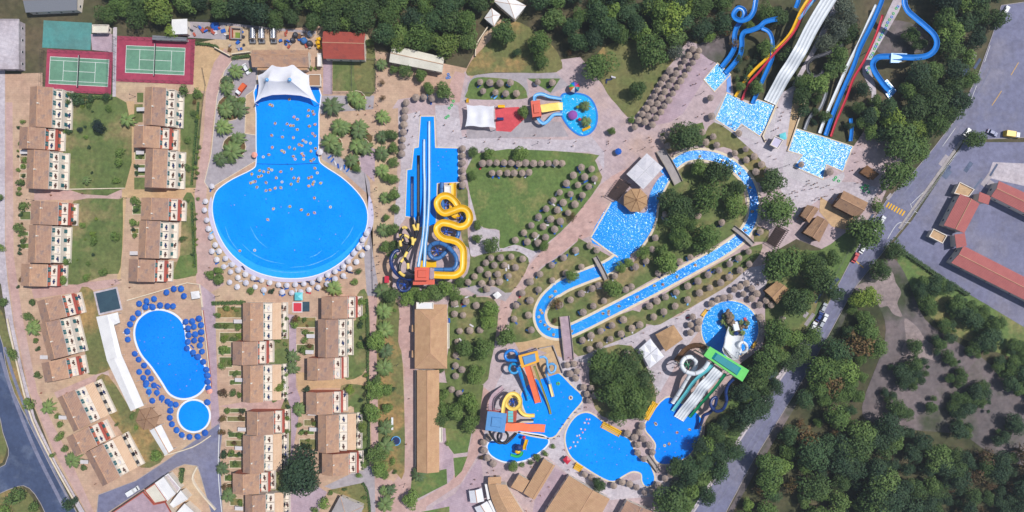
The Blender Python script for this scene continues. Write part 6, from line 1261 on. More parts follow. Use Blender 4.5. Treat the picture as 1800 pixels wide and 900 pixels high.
mass('scrub', 'low scrub on the waste ground below the salmon roofs', [(1600, 450), (1700, 530), (1815, 600), (1815, 740), (1760, 660), (1660, 590), (1620, 530)], ['dark', 'deep', 'deep', 'dark'], (10, 38), 11)
mass('scrub', 'scattered scrub on the bare mauve ground at the right', [(1555, 600), (1600, 570), (1640, 590), (1690, 640), (1800, 760), (1740, 780), (1690, 760), (1600, 740), (1550, 700)], ['deep', 'dark', 'dark', 'deep'], (8, 36), 11)
wood([(1300, 85), (1340, 95), (1330, 160), (1300, 165), (1290, 130)], ['shrub', 'shrub_dark', 'shrub_brown'], (10, 22), 14, 'between the thin coloured body slides')
wood([(1392, 135), (1452, 130), (1438, 185), (1424, 212), (1405, 215)], ['mid', 'dark', 'shrub_dark'], (18, 34), 22, 'left of the white, blue and red slides')
wood([(1508, 180), (1545, 172), (1568, 195), (1560, 240), (1516, 236)], ['dark', 'deep', 'mid'], (22, 40), 22, 'right of the white, blue and red slides')
wood([(1230, 20), (1285, 20), (1285, 60), (1240, 75)], ['thin', 'mid', 'shrub_brown'], (20, 34), 22, 'left of the hooked blue flume')
# clipped hedges
def hedge(label, pts, w, h, m='leaf_dark'):
    path = pxs(pts, 0, 3, False); c = path[len(path) // 2]; o = empty('hedge', (c.x, c.y, 0)); b = MB(); rd = random.Random(len(path)); wm = w * S
    for i in range(len(path) - 1):
        p, q = path[i], path[i + 1]; L = (q - p).length; t = (q - p).normalized(); n = Vector((-t.y, t.x, 0))
        for k in range(int(L * (wm + 2 * h) * 7)):
            s = rd.random(); a = rd.uniform(-.5, .5); zz = h * rd.uniform(.15, 1.05) if abs(a) > .36 else h * rd.uniform(.85, 1.1)
            c0 = p + t * L * s + n * a * wm * 1.1 + Vector((0, 0, zz)); u = Vector((rd.gauss(0, 1), rd.gauss(0, 1), rd.gauss(0, .5))).normalized() * .22; v = u.cross(Vector((rd.gauss(0, .4), rd.gauss(0, .4), 1)).normalized()) * .7
            b.add([c0 - u, c0 - v, c0 + u, c0 + v], [(0, 1, 2, 3)])
    part(o, 'foliage', b, m)
    b = MB(); band(b, path, wm * .6, 0, h * .75); part(o, 'core', b, 'leaf_deep'); reg(o, label, 'hedge', 'hedges', mode='fixed')
hedge('clipped hedge below the wave pool umbrellas at the left', [(374, 533), (400, 532), (432, 531)], 7, 1.4)
hedge('hedge along the left edge of the orange path', [(646, 525), (647, 600), (648, 690)], 4, 1.2)
hedge('hedge along the left edge of the tree strip', [(648, 690), (649, 760), (648, 818)], 4, 1.2)
hedge('short hedge beside the hotel forecourt', [(322, 822), (319, 848)], 9, 1.2, 'leaf_mid')
hedge('curved hedge round the bungalow garden', [(638, 848), (646, 862), (650, 885), (651, 905)], 4, 1.0)
hedge('hedge below the service yard beside the tennis court', [(345, 77), (375, 80), (385, 86)], 5, 1.2)
hedge('hedge above the parked cars', [(409, 103), (440, 99)], 6, 1.3, 'leaf_mid')
hedge('dark hedge under the left tennis court', [(118, 166), (150, 170), (198, 173)], 6, 1.3)
hedge('hedge on the wall beside the salmon roof car park', [(1566, 428), (1640, 480), (1700, 518)], 8, 1.5)
hedge('hedge along the river strip lawn', [(1300, 470), (1320, 452), (1334, 446)], 4, 1.0)
hedge('hedge left of the wave pool walk', [(350, 180), (343, 260), (338, 325)], 4, .9)
hedge('hedge left of the lower wave pool walk', [(338, 355), (341, 420), (343, 470)], 4, .9)
# ------------------------------------------------------------------ parasols and umbrellas
def thatch_meshes(seed):
    random.seed(seed); b = MB(); n = 22
    prof = [(1.4, 2.25), (1.32, 2.5), (.94, 2.84), (.86, 2.94), (.42, 3.22), (.12, 3.4), (.02, 3.44)]
    for k, (r, z) in enumerate(prof): pass
    vs = []
    for k, (r, z) in enumerate(prof):
        for i in range(n):
            t = 2 * PI * i / n; q = r * (1 + (random.uniform(-.09, .09) if k < 4 else 0)); vs.append((q * math.cos(t), q * math.sin(t), z + (random.uniform(-.12, .1) if k == 0 else random.uniform(-.03, .03))))
    b.add(vs, [(k * n + i, k * n + (i + 1) % n, (k + 1) * n + (i + 1) % n, (k + 1) * n + i) for k in range(len(prof) - 1) for i in range(n)])
    return b.mesh('thatch_canopy', 'thatch')
THATCH = [thatch_meshes(i) for i in range(5)]
b = MB(); b.cyl((0, 0, 0), (0, 0, 3.55), .09, .07, 7); TPOLE = b.mesh('pole', 'wood')
LOUNGE_AT = []
PAR = []
def parasols(ph, s, prob=.55, group='thatched parasols'):
    for t in s.split():
        x, y = map(float, t.split(',')); p = P(x, y, 2.5); o = empty('thatched_parasol', (p.x, p.y, .03)); k = random.uniform(.88, 1.07)
        if 1120 < x < 1235 and y < 225: k *= .95
        link('thatch_canopy', random.choice(THATCH), o, rz=random.uniform(0, 6), sc=(k, k, random.uniform(.95, 1.05))); link('pole', TPOLE, o)
        reg(o, 'thatched parasol ' + ph, 'parasol', group, pos=(x, y), mode='row'); PAR.append((x, y))
        if random.random() < prob: LOUNGE_AT.append((p, 'thatched parasol ' + ph))
random.seed(11)
parasols('beside the walk above the long slide pool', '714,180 712,194 711,206 710,219 709,232 708,245 707,258 706,270 731,171 745,170 759,173', .2)
parasols('in the column right of the slide pool', '813,261 813,273 813,286 813,299 813,312 813,325', .2)
parasols('in the upper straight row on the main lawn', '848,287 860,286 873,286 886,286 899,286 912,287 924,286 938,287 951,287 964,287 977,286 988,287', .3)
parasols('in the short second row on the main lawn', '865,304 878,304 892,304 904,304 918,304 930,303', .3)
parasols('in the left diagonal row on the main lawn', '1022,294 1008,308 996,322 984,338 973,352 960,367 947,381 934,396 921,409 906,422', .8)
parasols('in the middle diagonal row on the main lawn', '1040,297 1028,311 1016,325 1003,341 990,356 980,369 968,385 955,398 940,413 927,425', .8)
parasols('in the right diagonal row on the main lawn', '1045,314 1035,328 1024,343 1011,359 999,374 985,389 975,403 959,417 946,427', .8)
parasols('beside the river basin corner', '1012,440 1037,432 1049,440', .5)
parasols('on the triangular lawn right of the yellow slide', '863,453 880,453 899,451 919,455 854,462 869,466 887,466 906,470 844,474 858,482 875,482 894,485 834,486 823,496 847,498 865,497 878,495 856,508', .5)
parasols('on the lawn right of the restaurant', '799,533 819,530 837,537 799,552 814,554 808,582 826,581 844,580 804,601 801,625 801,643 812,650 801,661 794,685 807,692', .6)
parasols('on the lawn left of the river bend', '991,453 970,466 949,482 971,493 932,495 947,509 918,515 932,528 995,480 1022,469 907,537 929,554 904,561 934,580', .9)
parasols('on the island lawn inside the river', '1041,507 1052,501 1022,516 1003,527 984,536 1043,538 1025,549 1062,529 1110,504 1100,509 1117,469 1081,485 1136,459 1157,480 1195,460 1214,452 1170,377 1152,418 1146,438 1227,379 1269,391', .8)
parasols('on the left strip lawn below the river', '1096,562 1076,572 1111,577 1125,571 1092,587 1056,582 1039,590 1024,598 1073,596 1054,607 1037,614 1102,621', .8)
parasols('on the right strip lawn below the river', '1189,514 1170,522 1155,529 1142,538 1187,538 1167,548 1149,557 1209,503 1209,527 1230,515 1245,483 1227,494 1264,475 1283,464 1299,454 1317,464 1301,475 1282,487 1267,497 1248,506 1316,442 1337,407', .6)
parasols('on the paving right of the lilac bridge', '997,642 1009,640 1002,657 1014,653 1012,665', .1)
parasols('on the paving above the lagoon pool', '1026,681 1040,682 1032,693 1046,695 1036,704', .1)
parasols('in the arc above the round splash pool', '1251,534 1261,527 1272,524 1283,522 1291,509 1301,504 1312,498 1322,507 1307,517 1331,516 1322,525 1347,528 1335,536 1356,536', .1)
parasols('right of the round splash pool', '1337,558 1342,570 1342,582 1375,562', .1)
parasols('in the cluster left of the round splash pool', '1218,557 1229,566 1214,571 1227,578 1214,585', .1)
parasols('along the walk outside the upper river bend', '1254,240 1241,250 1260,255 1235,232 1292,269 1311,262 1312,281 1326,275 1339,289 1329,302 1349,300 1299,234', .1)
parasols('standing at a foaming landing pool', '1409,289 1459,302 1249,172 1251,204', 0)
parasols('round the dark tree above the river start', '1165,245 1174,237 1174,256 1184,229 1195,221 1116,223', 0)
parasols('in the right hand row of the dense block', '1147,219 1153,207 1162,197 1168,186 1176,176 1183,164 1190,153 1197,142 1204,132 1211,121 1218,110 1225,99 1229,89', 0)
parasols('in the middle row of the dense block', '1134,214 1140,204 1149,193 1156,182 1163,172 1169,161 1176,150 1183,140 1189,129 1197,118 1204,107 1211,97 1218,86', 0)
parasols('in the left hand row of the dense block', '1123,211 1129,200 1137,190 1144,180 1150,169 1156,158 1162,147 1169,136 1177,124', 0)
parasols('on the spit between the lagoon pools', '1129,749 1124,760 1131,772 1103,762 1116,769 1121,782 1141,782 1121,796 1147,795 1132,807', 0)
parasols('along the lower edge of the lagoon pool', '1028,834 1040,840 1079,854 1094,848 1107,851 1119,857 1133,866 1147,864 1157,853 1169,841 1179,834', 0)
parasols('left of the paddling pool', '860,769 850,778 851,792 857,805 867,815', 0)
parasols('on the small lawn above the play surface', '844,144 861,145 879,146 897,145 849,160 871,162 889,164 908,164', .6)
parasols('on the triangular lawn near the toddler pool', '945,144 971,145', .8)
def umb_mesh(m, R, z0, z1, n=8):
    b = MB(); q = []
    for i in range(n):
        t0, t1 = 2 * PI * i / n, 2 * PI * (i + 1) / n; e0, e1 = Vector((R * math.cos(t0), R * math.sin(t0), z0)), Vector((R * math.cos(t1), R * math.sin(t1), z0)); md = (e0 + e1) / 2 * .965 + Vector((0, 0, z0 * .035))
        m0, m1 = e0 * .55, e1 * .55; m0.z = m1.z = z0 + (z1 - z0) * .55; mm = (m0 + m1) / 2; mm.z -= .05
        b.add([e0, md, e1, m1, mm, m0, Vector((0, 0, z1))], [(0, 1, 4, 5), (1, 2, 3, 4), (5, 4, 6), (4, 3, 6)])
        dn = Vector((0, 0, -.14)); b.add([e0, md, e1, e0 + dn, md + dn, e1 + dn], [(3, 4, 1, 0), (4, 5, 2, 1)])
    b.sphere((0, 0, z1), .06, 6, 4); return b.mesh('canopy', m)
UM = {'blue': umb_mesh('fab_blue', 1.32, 2.0, 2.6), 'white': umb_mesh('fab_white', 1.18, 2.05, 2.6), 'pink': umb_mesh('fab_pink', 1.25, 2.05, 2.6)}
b = MB(); b.cyl((0, 0, 0), (0, 0, 2.6), .04, n=6); b.cyl((0, 0, 0), (0, 0, .12), .35, n=8); UPOLE = b.mesh('pole', 'pole_white')
UMBS = []
def umbrellas(col, ph, s, lounge=.5, sc=1.0):
    for t in s.split():
        x, y = map(float, t.split(',')); p = P(x, y, 2.2); o = empty('sun_umbrella', (p.x, p.y, .03)); k = sc * random.uniform(.94, 1.04)
        c = link('canopy', UM[col], o, rz=random.uniform(0, .78), sc=(k, k, 1)); c.rotation_euler.x = random.uniform(-.13, .13); link('pole', UPOLE, o)
        reg(o, col + ' sun umbrella ' + ph, 'umbrella', col + ' sun umbrellas', pos=(x, y), mode='row')
        if random.random() < lounge: LOUNGE_AT.append((p, 'a %s umbrella ' % col + ph))
umbrellas('blue', 'above the kidney pool', '292,515 257,530 270,525 244,534 255,540 267,539 281,537 294,539 305,508 318,508 323,521 304,539', .6)
umbrellas('blue', 'left of the kidney pool', '242,550 233,559 228,570 223,583 224,597 236,621 243,632 252,642 244,654 259,654 251,664 265,666 256,673 256,677 270,678 261,689 275,690 267,704 284,700 294,706', .6)
umbrellas('blue', 'right of the kidney pool', '326,566 337,564 349,560 330,577 341,575 353,572 331,589 342,587 353,583 341,599 353,596 330,602 351,608 328,613 339,620 355,619 347,627 357,636 362,649 364,660 364,671 366,682', .3)
umbrellas('blue', 'round the small round pool', '299,722 298,735 364,707 308,711 302,747 310,757 319,765 333,769 347,767 360,762 299,711', .4)
umbrellas('white', 'left of the wave pool', '372,328 361,354 359,369 363,387 366,402 371,417 372,442 385,442 378,430', .7)
umbrellas('white', 'in the inner row under the wave pool', '396,454 407,464 418,474 431,482 445,489 460,493 474,498 489,500 504,502 519,501 534,499 549,496 562,491 576,484 589,477 604,469 612,459 622,446 631,435 638,422 644,409', .8)
umbrellas('white', 'in the outer row under the wave pool', '381,457 393,469 405,479 418,488 403,496 432,497 417,505 448,504 463,509 496,514 512,514 528,512 543,509 559,505 575,499 589,491 603,484 615,473 627,461 637,449 646,435', .7)
umbrellas('pink', 'at the narrow end of the wave pool', '447,272', 0); umbrellas('pink', 'right of the kidney and round pools', '368,688', 0)
umbrellas('white', 'right of the wave pool neck', '562,267', 0, 1.15)
umbrellas('blue', 'on the pink plaza above the white sun shade', '1087,266', 0, 1.1)
# ------------------------------------------------------------------ loungers
def lounger_mesh(m):
    b = MB(); b.box((-.25, 0, .32), (1.35, .62, .08), mi=0)
    a = math.radians(35); b.add([Vector((.42 + dx * math.cos(a) - dz * math.sin(a), dy, .30 + dx * math.sin(a) + dz * math.cos(a))) for dz in (0, .08) for dx, dy in ((0, -.31), (.65, -.31), (.65, .31), (0, .31))], [(3, 2, 1, 0), (4, 5, 6, 7), (0, 1, 5, 4), (1, 2, 6, 5), (2, 3, 7, 6), (3, 0, 4, 7)], 0)
    for x in (-.8, .3):
        for y in (-.26, .26): b.box((x, y, .14), (.06, .06, .28), mi=1)
    return b.mesh('sun_lounger', [m, 'pole_white'])
LM = [('blue', lounger_mesh('fab_blue')), ('white', lounger_mesh('fab_white')), ('navy', lounger_mesh('fab_navy')), ('pale blue', lounger_mesh('gl_sky')), ('red', lounger_mesh('fab_red'))]
random.seed(5)
for p, ph in LOUNGE_AT:
    a = random.choice([-2.4, -2.0, -1.2, -2.8, .4]); r = random.uniform(1.1, 1.7); base = random.uniform(0, PI)
    cw = ('blue',) if False else None
    nm, me = random.choices(LM, [4, 3, 2, 2, .5])[0]
    for k in range(2 if random.random() < .3 else 1):
        q = Vector((p.x + r * math.cos(a + k * .8), p.y + r * math.sin(a + k * .8), .045)); o = link('sun_lounger', me, None, q, base)
        reg(o, nm + ' lounger under ' + ('a ' + ph[9:] if ph.startswith('thatched') else ph), 'sun lounger', 'sun loungers', mode='row')
for s, ph in (('585,282 590,287 595,292 600,296 606,294 580,276 612,299', 'right of the wave pool neck'), ('1072,140 1078,136 1066,143', 'on the lawn below the upper wood'), ('790,563 829,572 816,538 821,522', 'on the lawn right of the restaurant')):
    for t in s.split():
        x, y = map(float, t.split(',')); nm, me = random.choice(LM[:3]); o = link('sun_lounger', me, None, P(x, y) + Vector((0, 0, .045)), random.uniform(0, 3)); reg(o, nm + ' sun lounger ' + ph, 'sun lounger', 'sun loungers', mode='row')
# terrace furniture
b = MB(); b.cyl((0, 0, .70), (0, 0, .74), .5, n=12); b.cyl((0, 0, 0), (0, 0, .70), .05, n=6); b.cyl((0, 0, 0), (0, 0, .04), .28, n=8); TBL = [('dark', b.mesh('terrace_table', 'fab_brown')), ('navy', b.mesh('terrace_table', 'fab_navy')), ('pale', b.mesh('terrace_table', 'fab_pale'))]
def chair_mesh(m):
    b = MB(); b.box((0, 0, .43), (.46, .46, .05)); b.box((-.22, 0, .68), (.05, .46, .46))
    for x in (-.2, .2):
        for y in (-.2, .2): b.box((x, y, .2), (.05, .05, .41))
    return b.mesh('terrace_chair', m)
CHR = [('dark', chair_mesh('fab_brown')), ('navy', chair_mesh('fab_navy')), ('pale', chair_mesh('fab_pale'))]
nch = 0
for i, (p, r, lab) in enumerate(TABLES):
    k = random.choices([0, 1, 2], [5, 3, 1])[0]; lower = p.z < 1
    w = (' patio ' if lower else ' balcony ', ', ' + lab)
    if lower and random.random() < .45: continue
    o = link('terrace_table', TBL[k][1], None, p, r); reg(o, TBL[k][0] + w[0] + 'table' + w[1], 'table', 'terrace tables', mode='row')
    for s in (-1, 1):
        if nch > 290: break
        nch += 1; o = link('terrace_chair', CHR[k][1], None, p + Matrix.Rotation(r, 3, 'Z') @ Vector((random.uniform(-.2, .2), s * .72, 0)), r - s * PI / 2 + random.uniform(-.4, .4)); reg(o, CHR[k][0] + w[0] + 'chair' + w[1], 'chair', 'terrace chairs', mode='row')
# ------------------------------------------------------------------ people
def person_mesh(pose):
    J = {'hip': (0, 0, .92), 'waist': (0, 0, 1.08), 'chest': (0, 0, 1.32), 'neck': (0, .0, 1.5), 'head': (0, .02, 1.64), 'crown': (0, .01, 1.74)}
    if pose == 'walk':
        L = [('hl', (-.1, 0, .88)), ('kl', (-.11, .14, .5)), ('al', (-.11, .02, .09)), ('tl', (-.12, .16, .04))]; Rr = [('hr', (.1, 0, .88)), ('kr', (.11, .02, .48)), ('ar', (.11, -.2, .13)), ('tr', (.12, -.08, .05))]
        A = [('sl', (-.19, 0, 1.42)), ('el', (-.26, -.08, 1.14)), ('wl', (-.27, .06, .92)), ('gl', (-.27, .1, .84))]; A2 = [('sr', (.19, 0, 1.42)), ('er', (.26, .04, 1.14)), ('wr', (.25, .2, .96)), ('gr', (.25, .25, .89))]
    else:
        J = {'hip': (0, 0, .16), 'waist': (0, -.14, .24), 'chest': (0, -.34, .38), 'neck': (0, -.48, .5), 'head': (0, -.58, .6), 'crown': (0, -.64, .68)}
        L = [('hl', (-.1, .06, .17)), ('kl', (-.16, .45, .28)), ('al', (-.18, .82, .1)), ('tl', (-.18, .94, .14))]; Rr = [('hr', (.1, .06, .17)), ('kr', (.16, .45, .28)), ('ar', (.18, .82, .1)), ('tr', (.18, .94, .14))]
        A = [('sl', (-.19, -.4, .44)), ('el', (-.42, -.24, .34)), ('wl', (-.5, .02, .26)), ('gl', (-.5, .1, .24))]; A2 = [('sr', (.19, -.4, .44)), ('er', (.42, -.24, .34)), ('wr', (.5, .02, .26)), ('gr', (.5, .1, .24))]
    rad = {'hip': (.17, .13), 'waist': (.14, .11), 'chest': (.17, .12), 'neck': (.065, .065), 'head': (.1, .11), 'crown': (.07, .08)}
    names = list(J); vs = [J[k] for k in names]; ed = [(i, i + 1) for i in range(5)]; rr = [rad[k] for k in names]
    for chain, root, rs in ((L, 0, (.1, .07, .045, .04)), (Rr, 0, (.1, .07, .045, .04)), (A, 2, (.07, .045, .035, .04)), (A2, 2, (.07, .045, .035, .04))):
        pv = root
        for (nm, c), q in zip(chain, rs): vs.append(c); rr.append((q, q)); ed.append((pv, len(vs) - 1)); pv = len(vs) - 1
    me = bpy.data.meshes.new('person'); me.from_pydata(vs, ed, []); o = bpy.data.objects.new('person', me); COL.objects.link(o)
    md = o.modifiers.new('s', 'SKIN'); sk = me.skin_vertices[0].data
    for i, q in enumerate(rr): sk[i].radius = q; sk[i].use_root = (i == 0)
    o.modifiers.new('d', 'SUBSURF').levels = 1
    dg = bpy.context.evaluated_depsgraph_get(); ev = o.evaluated_get(dg); m2 = bpy.data.meshes.new_from_object(ev); bpy.data.objects.remove(o)
    for _ in range(3): m2.materials.append(MATS['skin_a'])
    hv, hh = Vector(J['hip']), Vector(J['crown']); ax = (hh - hv).normalized(); Lh = (hh - hv).length
    for p in m2.polygons:
        c = p.center; t = (c - hv).dot(ax) / Lh; side = abs(c.x)
        if t > .93 or (t > .8 and (c - Vector(J['head'])).y < -.04 and pose == 'walk'): p.material_index = 2
        elif -.22 < t < .14 and side < .24 and (pose == 'walk' or c.y < .2): p.material_index = 1
        else: p.material_index = 0
        p.use_smooth = True
    m2.name = 'person'; return m2
PW, PS_ = person_mesh('walk'), person_mesh('sit')
SUITS = [('red', 'fab_red'), ('blue', 'fab_blue'), ('black', 'gl_black'), ('white', 'fab_white'), ('green', 'fab_green'), ('orange', 'fab_orange'), ('purple', 'fab_purple'), ('yellow', 'fab_yellow'), ('navy', 'fab_navy')]
def person(p, pose, ph, mode='row', rz=None):
    nm, sm = random.choice(SUITS); o = link('person', PW if pose != 'sit' else PS_, None, p, random.uniform(0, 6.28) if rz is None else rz)
    for i, m in enumerate((random.choice(['skin_a', 'skin_b']), sm, random.choice(['hair_dark', 'hair_dark', 'hair_fair']))): o.material_slots[i].link = 'OBJECT'; o.material_slots[i].material = MATS[m]
    reg(o, ('person in %s ' % nm) + ph, 'person', 'visitors', mode=mode); return o
random.seed(3)
def walkers(ph, s):
    for t in s.split(): x, y = map(float, t.split(',')); person(P(x, y) + Vector((0, 0, .045)), 'walk', 'walking ' + ph)
walkers('beside the head of the long slide pool', '730,205 739,203 782,220 720,254 726,240 733,198')
walkers('on the walk right of the palm grove', '651,187 644,201 630,202 656,215 662,330 655,355 664,380 650,400 660,430 668,460 655,475 662,500')
walkers('on the pale walk below the play area', '797,231 820,241 852,250 877,245 880,241 967,245 966,251 940,238 905,252 1007,257 1012,249 1069,249 1069,253 1099,248 1064,265')
walkers('on the plaza above the river', '1140,242 1144,246 1144,250 1148,258 1025,364 1022,414 1040,390 1085,330 1060,345 1110,262')
walkers('on the plaza right of the dense parasol block', '1252,112 1240,122 1228,132 1222,148 1216,150 1236,200 1225,206 1203,185 1190,210')
walkers('between the foaming landing pools', '1270,222 1300,240 1330,252 1345,247 1353,275 1362,280 1365,190 1372,205 1370,212 1366,226 1358,230 1375,198 1290,225 1284,220')
walkers('below the large foaming pool on the right', '1415,327 1420,323 1425,332 1420,318 1428,325 1412,334 1434,322 1436,329 1445,330 1455,326 1462,333 1390,340 1395,336 1400,345 1385,348 1392,352 1400,338 1380,343')
walkers('in the queue near the brown huts', '1430,352 1436,348 1442,350 1447,346 1452,345 1460,350 1500,270 1505,285 1496,300 1510,255 1520,330 1505,322')
walkers('on the curving pink path', '930,462 947,450 955,440 938,470 920,485 907,505 890,540 880,560 885,585 895,435 910,438 882,440')
walkers('round the white sun shade by the square pavilion', '1172,640 1168,650 1160,655 1180,632 1185,645 1150,660 1145,665 1190,630 1130,585 1210,545 1150,690')
walkers('on the paving between the activity and lagoon pools', '1020,718 1012,724 1030,715 990,745 985,752 975,770 983,766 1000,735 992,790 1010,815 1015,830 960,800 940,812')
walkers('near the bottom restaurants', '866,820 858,830 868,826 935,820 950,870 935,880 915,892 925,897 965,855 830,850 835,842 1000,825 885,860 900,880')
walkers('on the deck of the slide towers', '890,690 905,686 880,700 925,660 915,665 1005,632 1000,628')
walkers('along the top of the broad stair to the river start', '1190,560 1200,548 1245,545 1330,500 1350,470 1375,395 1400,385 1395,370')
walkers('on the resort paths at the left', '92,343 147,340 200,500 230,505 75,690 120,690 170,850 300,640 370,470 375,490 500,545 515,690 660,570 705,560 720,700 715,780')
# bathers on rings in the wave pool
def ring_mesh(m, m2): b = MB(); b.torus((0, 0, .16), .46, .19, 16, 8, 0, 1); return b.mesh('swim_ring', [m, m2], True)
RM = [('white', ring_mesh('ring_white', 'ring_white')), ('yellow', ring_mesh('ring_yellow', 'ring_white')), ('pink', ring_mesh('ring_pink', 'ring_white')), ('cream', ring_mesh('ring_white', 'ring_yellow'))]
RG = ('green', ring_mesh('ring_green', 'ring_green')); RB = ('blue', ring_mesh('gl_blue', 'gl_blue'))
def rings(ph, s, wz=.1, who=.85, only=None, sc=.9):
    for t in s.split():
        x, y = map(float, t.split(',')); nm, me = only or random.choices(RM, [5, 3, 2, 3])[0]; p = P(x, y) + Vector((0, 0, wz - .04)); o = link('swim_ring', me, None, p, random.uniform(0, 6), sc)
        reg(o, nm + ' swim ring ' + ph, 'swim ring', 'swim rings', mode='row')
        if random.random() < who: person(p + Vector((0, 0, .05)), 'sit', 'sitting on a %s swim ring ' % nm + ph)
rings('in the neck of the wave pool', '475,184 479,186 509,175 543,194 550,196 552,201 542,204 517,206 523,210 484,217 505,218 511,221 516,221 544,222 554,219 523,228 478,238 497,241 516,242 550,235 554,239 533,247 538,250 526,254 546,252 531,256 479,259 509,259 518,262 555,261 496,265 500,268 547,266 531,270 473,272 463,276 516,275 534,274 519,280 534,280 547,283 552,280')
rings('in the upper part of the round wave pool', '473,297 478,299 457,300 464,302 472,303 494,302 513,297 554,296 558,304 443,306 455,311 460,309 486,313 517,313 525,314 524,319 543,313 548,311 552,320 564,322 441,322 445,320 449,319 468,321 496,320 512,324 543,327 550,324 452,329 468,335 475,334 484,331 494,330 553,348')
rings('in the middle of the round wave pool', '481,367 510,363 530,369 542,377 553,374 581,364 471,386 422,441 448,440')
rings('on the lower arm of the lazy river', '1088,538 1060,551 1070,547 1070,552 1005,582 1120,522 1150,502 1190,486 1222,466 1165,500', .11)
rings('in the left bend of the lazy river', '970,520 976,512 950,545 953,550 947,557 958,571 965,578 973,588 950,565 967,522', .11)
rings('on the upper right arm of the lazy river', '1318,330 1300,305 1270,282 1230,275 1322,372 1310,405', .11)
rings('in a lagoon pool', '1152,744 1168,783 1176,780 1153,746 1212,755 1190,760', .1)
rings('in the activity pool', '1003,699', .1, 1, None, 1.4); rings('in the activity pool', '981,674', .1, 1, RG, 1.3)
rings('stacked beside the long slide pool', '794,185 790,190 797,178 784,207 788,204', .05, 0, RG); rings('below the large white shed', '788,131 790,136 786,137', .05, 0, RB)
rings('by the queue at the right', '1515,330 1520,326 1524,332 1527,338 1519,335 1525,327', .05, 0, RG); rings('below the large foaming pool', '1469,312 1474,318 1466,316', .05, 0, RG)
rings('on the stair beside the red slide', '1575,15 1570,24 1563,35 1558,45 1553,54 1549,62 1545,70 1541,78 1537,86 1534,94 1530,100 1525,128 1527,120', .06, 0, RG); rings('on the stair beside the red slide', '1578,12 1567,30 1560,40 1556,50 1551,58 1547,66 1539,82 1532,97 1523,124', .06, 0, RB)
def swimmers(ph, s):
    for t in s.split(): x, y = map(float, t.split(',')); o = person(P(x, y) + Vector((0, 0, -.36)), 'sit', 'swimming ' + ph)
swimmers('in the wave pool', '405,362 414,360 430,345 466,350 508,376 520,332 560,352 495,362 577,355 450,400 460,415 560,420 600,380 520,440 590,410 540,240 500,230')
swimmers('in the kidney pool', '247,597 256,600 277,594 253,616 280,640 300,565 289,595 345,650 310,660 330,678 318,686 305,574 345,640 336,668')
swimmers('in the lagoon pool', '1070,780 1080,778 1075,785 1050,810 1045,800 1060,805 1090,790 1030,770 1100,800 1085,815 1030,800 1140,840')
swimmers('in the pool under the green slide', '1165,760 1180,745 1190,775 1170,795 1200,765 1185,795 1160,790 1210,780')
swimmers('in the activity pool', '930,715 945,720 985,690 990,700 975,735 960,740 1000,715 950,760 935,745')
swimmers('in the lazy river basin', '1078,420 1095,410 1085,390 1120,395 1110,420 1075,440 1100,380 1125,375')
swimmers('in the slide pool', '772,285 772,290 773,296 785,268 780,275')
# line of floats
fl = 0
for i, (x, y) in enumerate([(1031, 737), (1036, 737), (1027, 743), (1034, 744), (1028, 743), (1021, 754), (1028, 755), (1014, 766), (1018, 765), (1024, 760), (1008, 777), (1015, 777), (1003, 786), (1011, 784), (1001, 788), (1020, 770)]):
    b = MB(); c = P(x, y); b.sphere((c.x, c.y, .2), .42, 10, 6, sc=(1, 1, .7)); r0 = link('float', b.mesh('float', ['fab_white', 'ring_pink'][i % 3 == 0], True, (c.x, c.y, 0)) if False else b.mesh('float', 'ring_pink' if i % 3 == 0 else 'fab_white', True, (c.x, c.y, 0)), None, (c.x, c.y, 0)); reg(r0, ('pink' if i % 3 == 0 else 'white') + ' ball float in the line across the lagoon pool', 'float', 'floats of the line', mode='row')
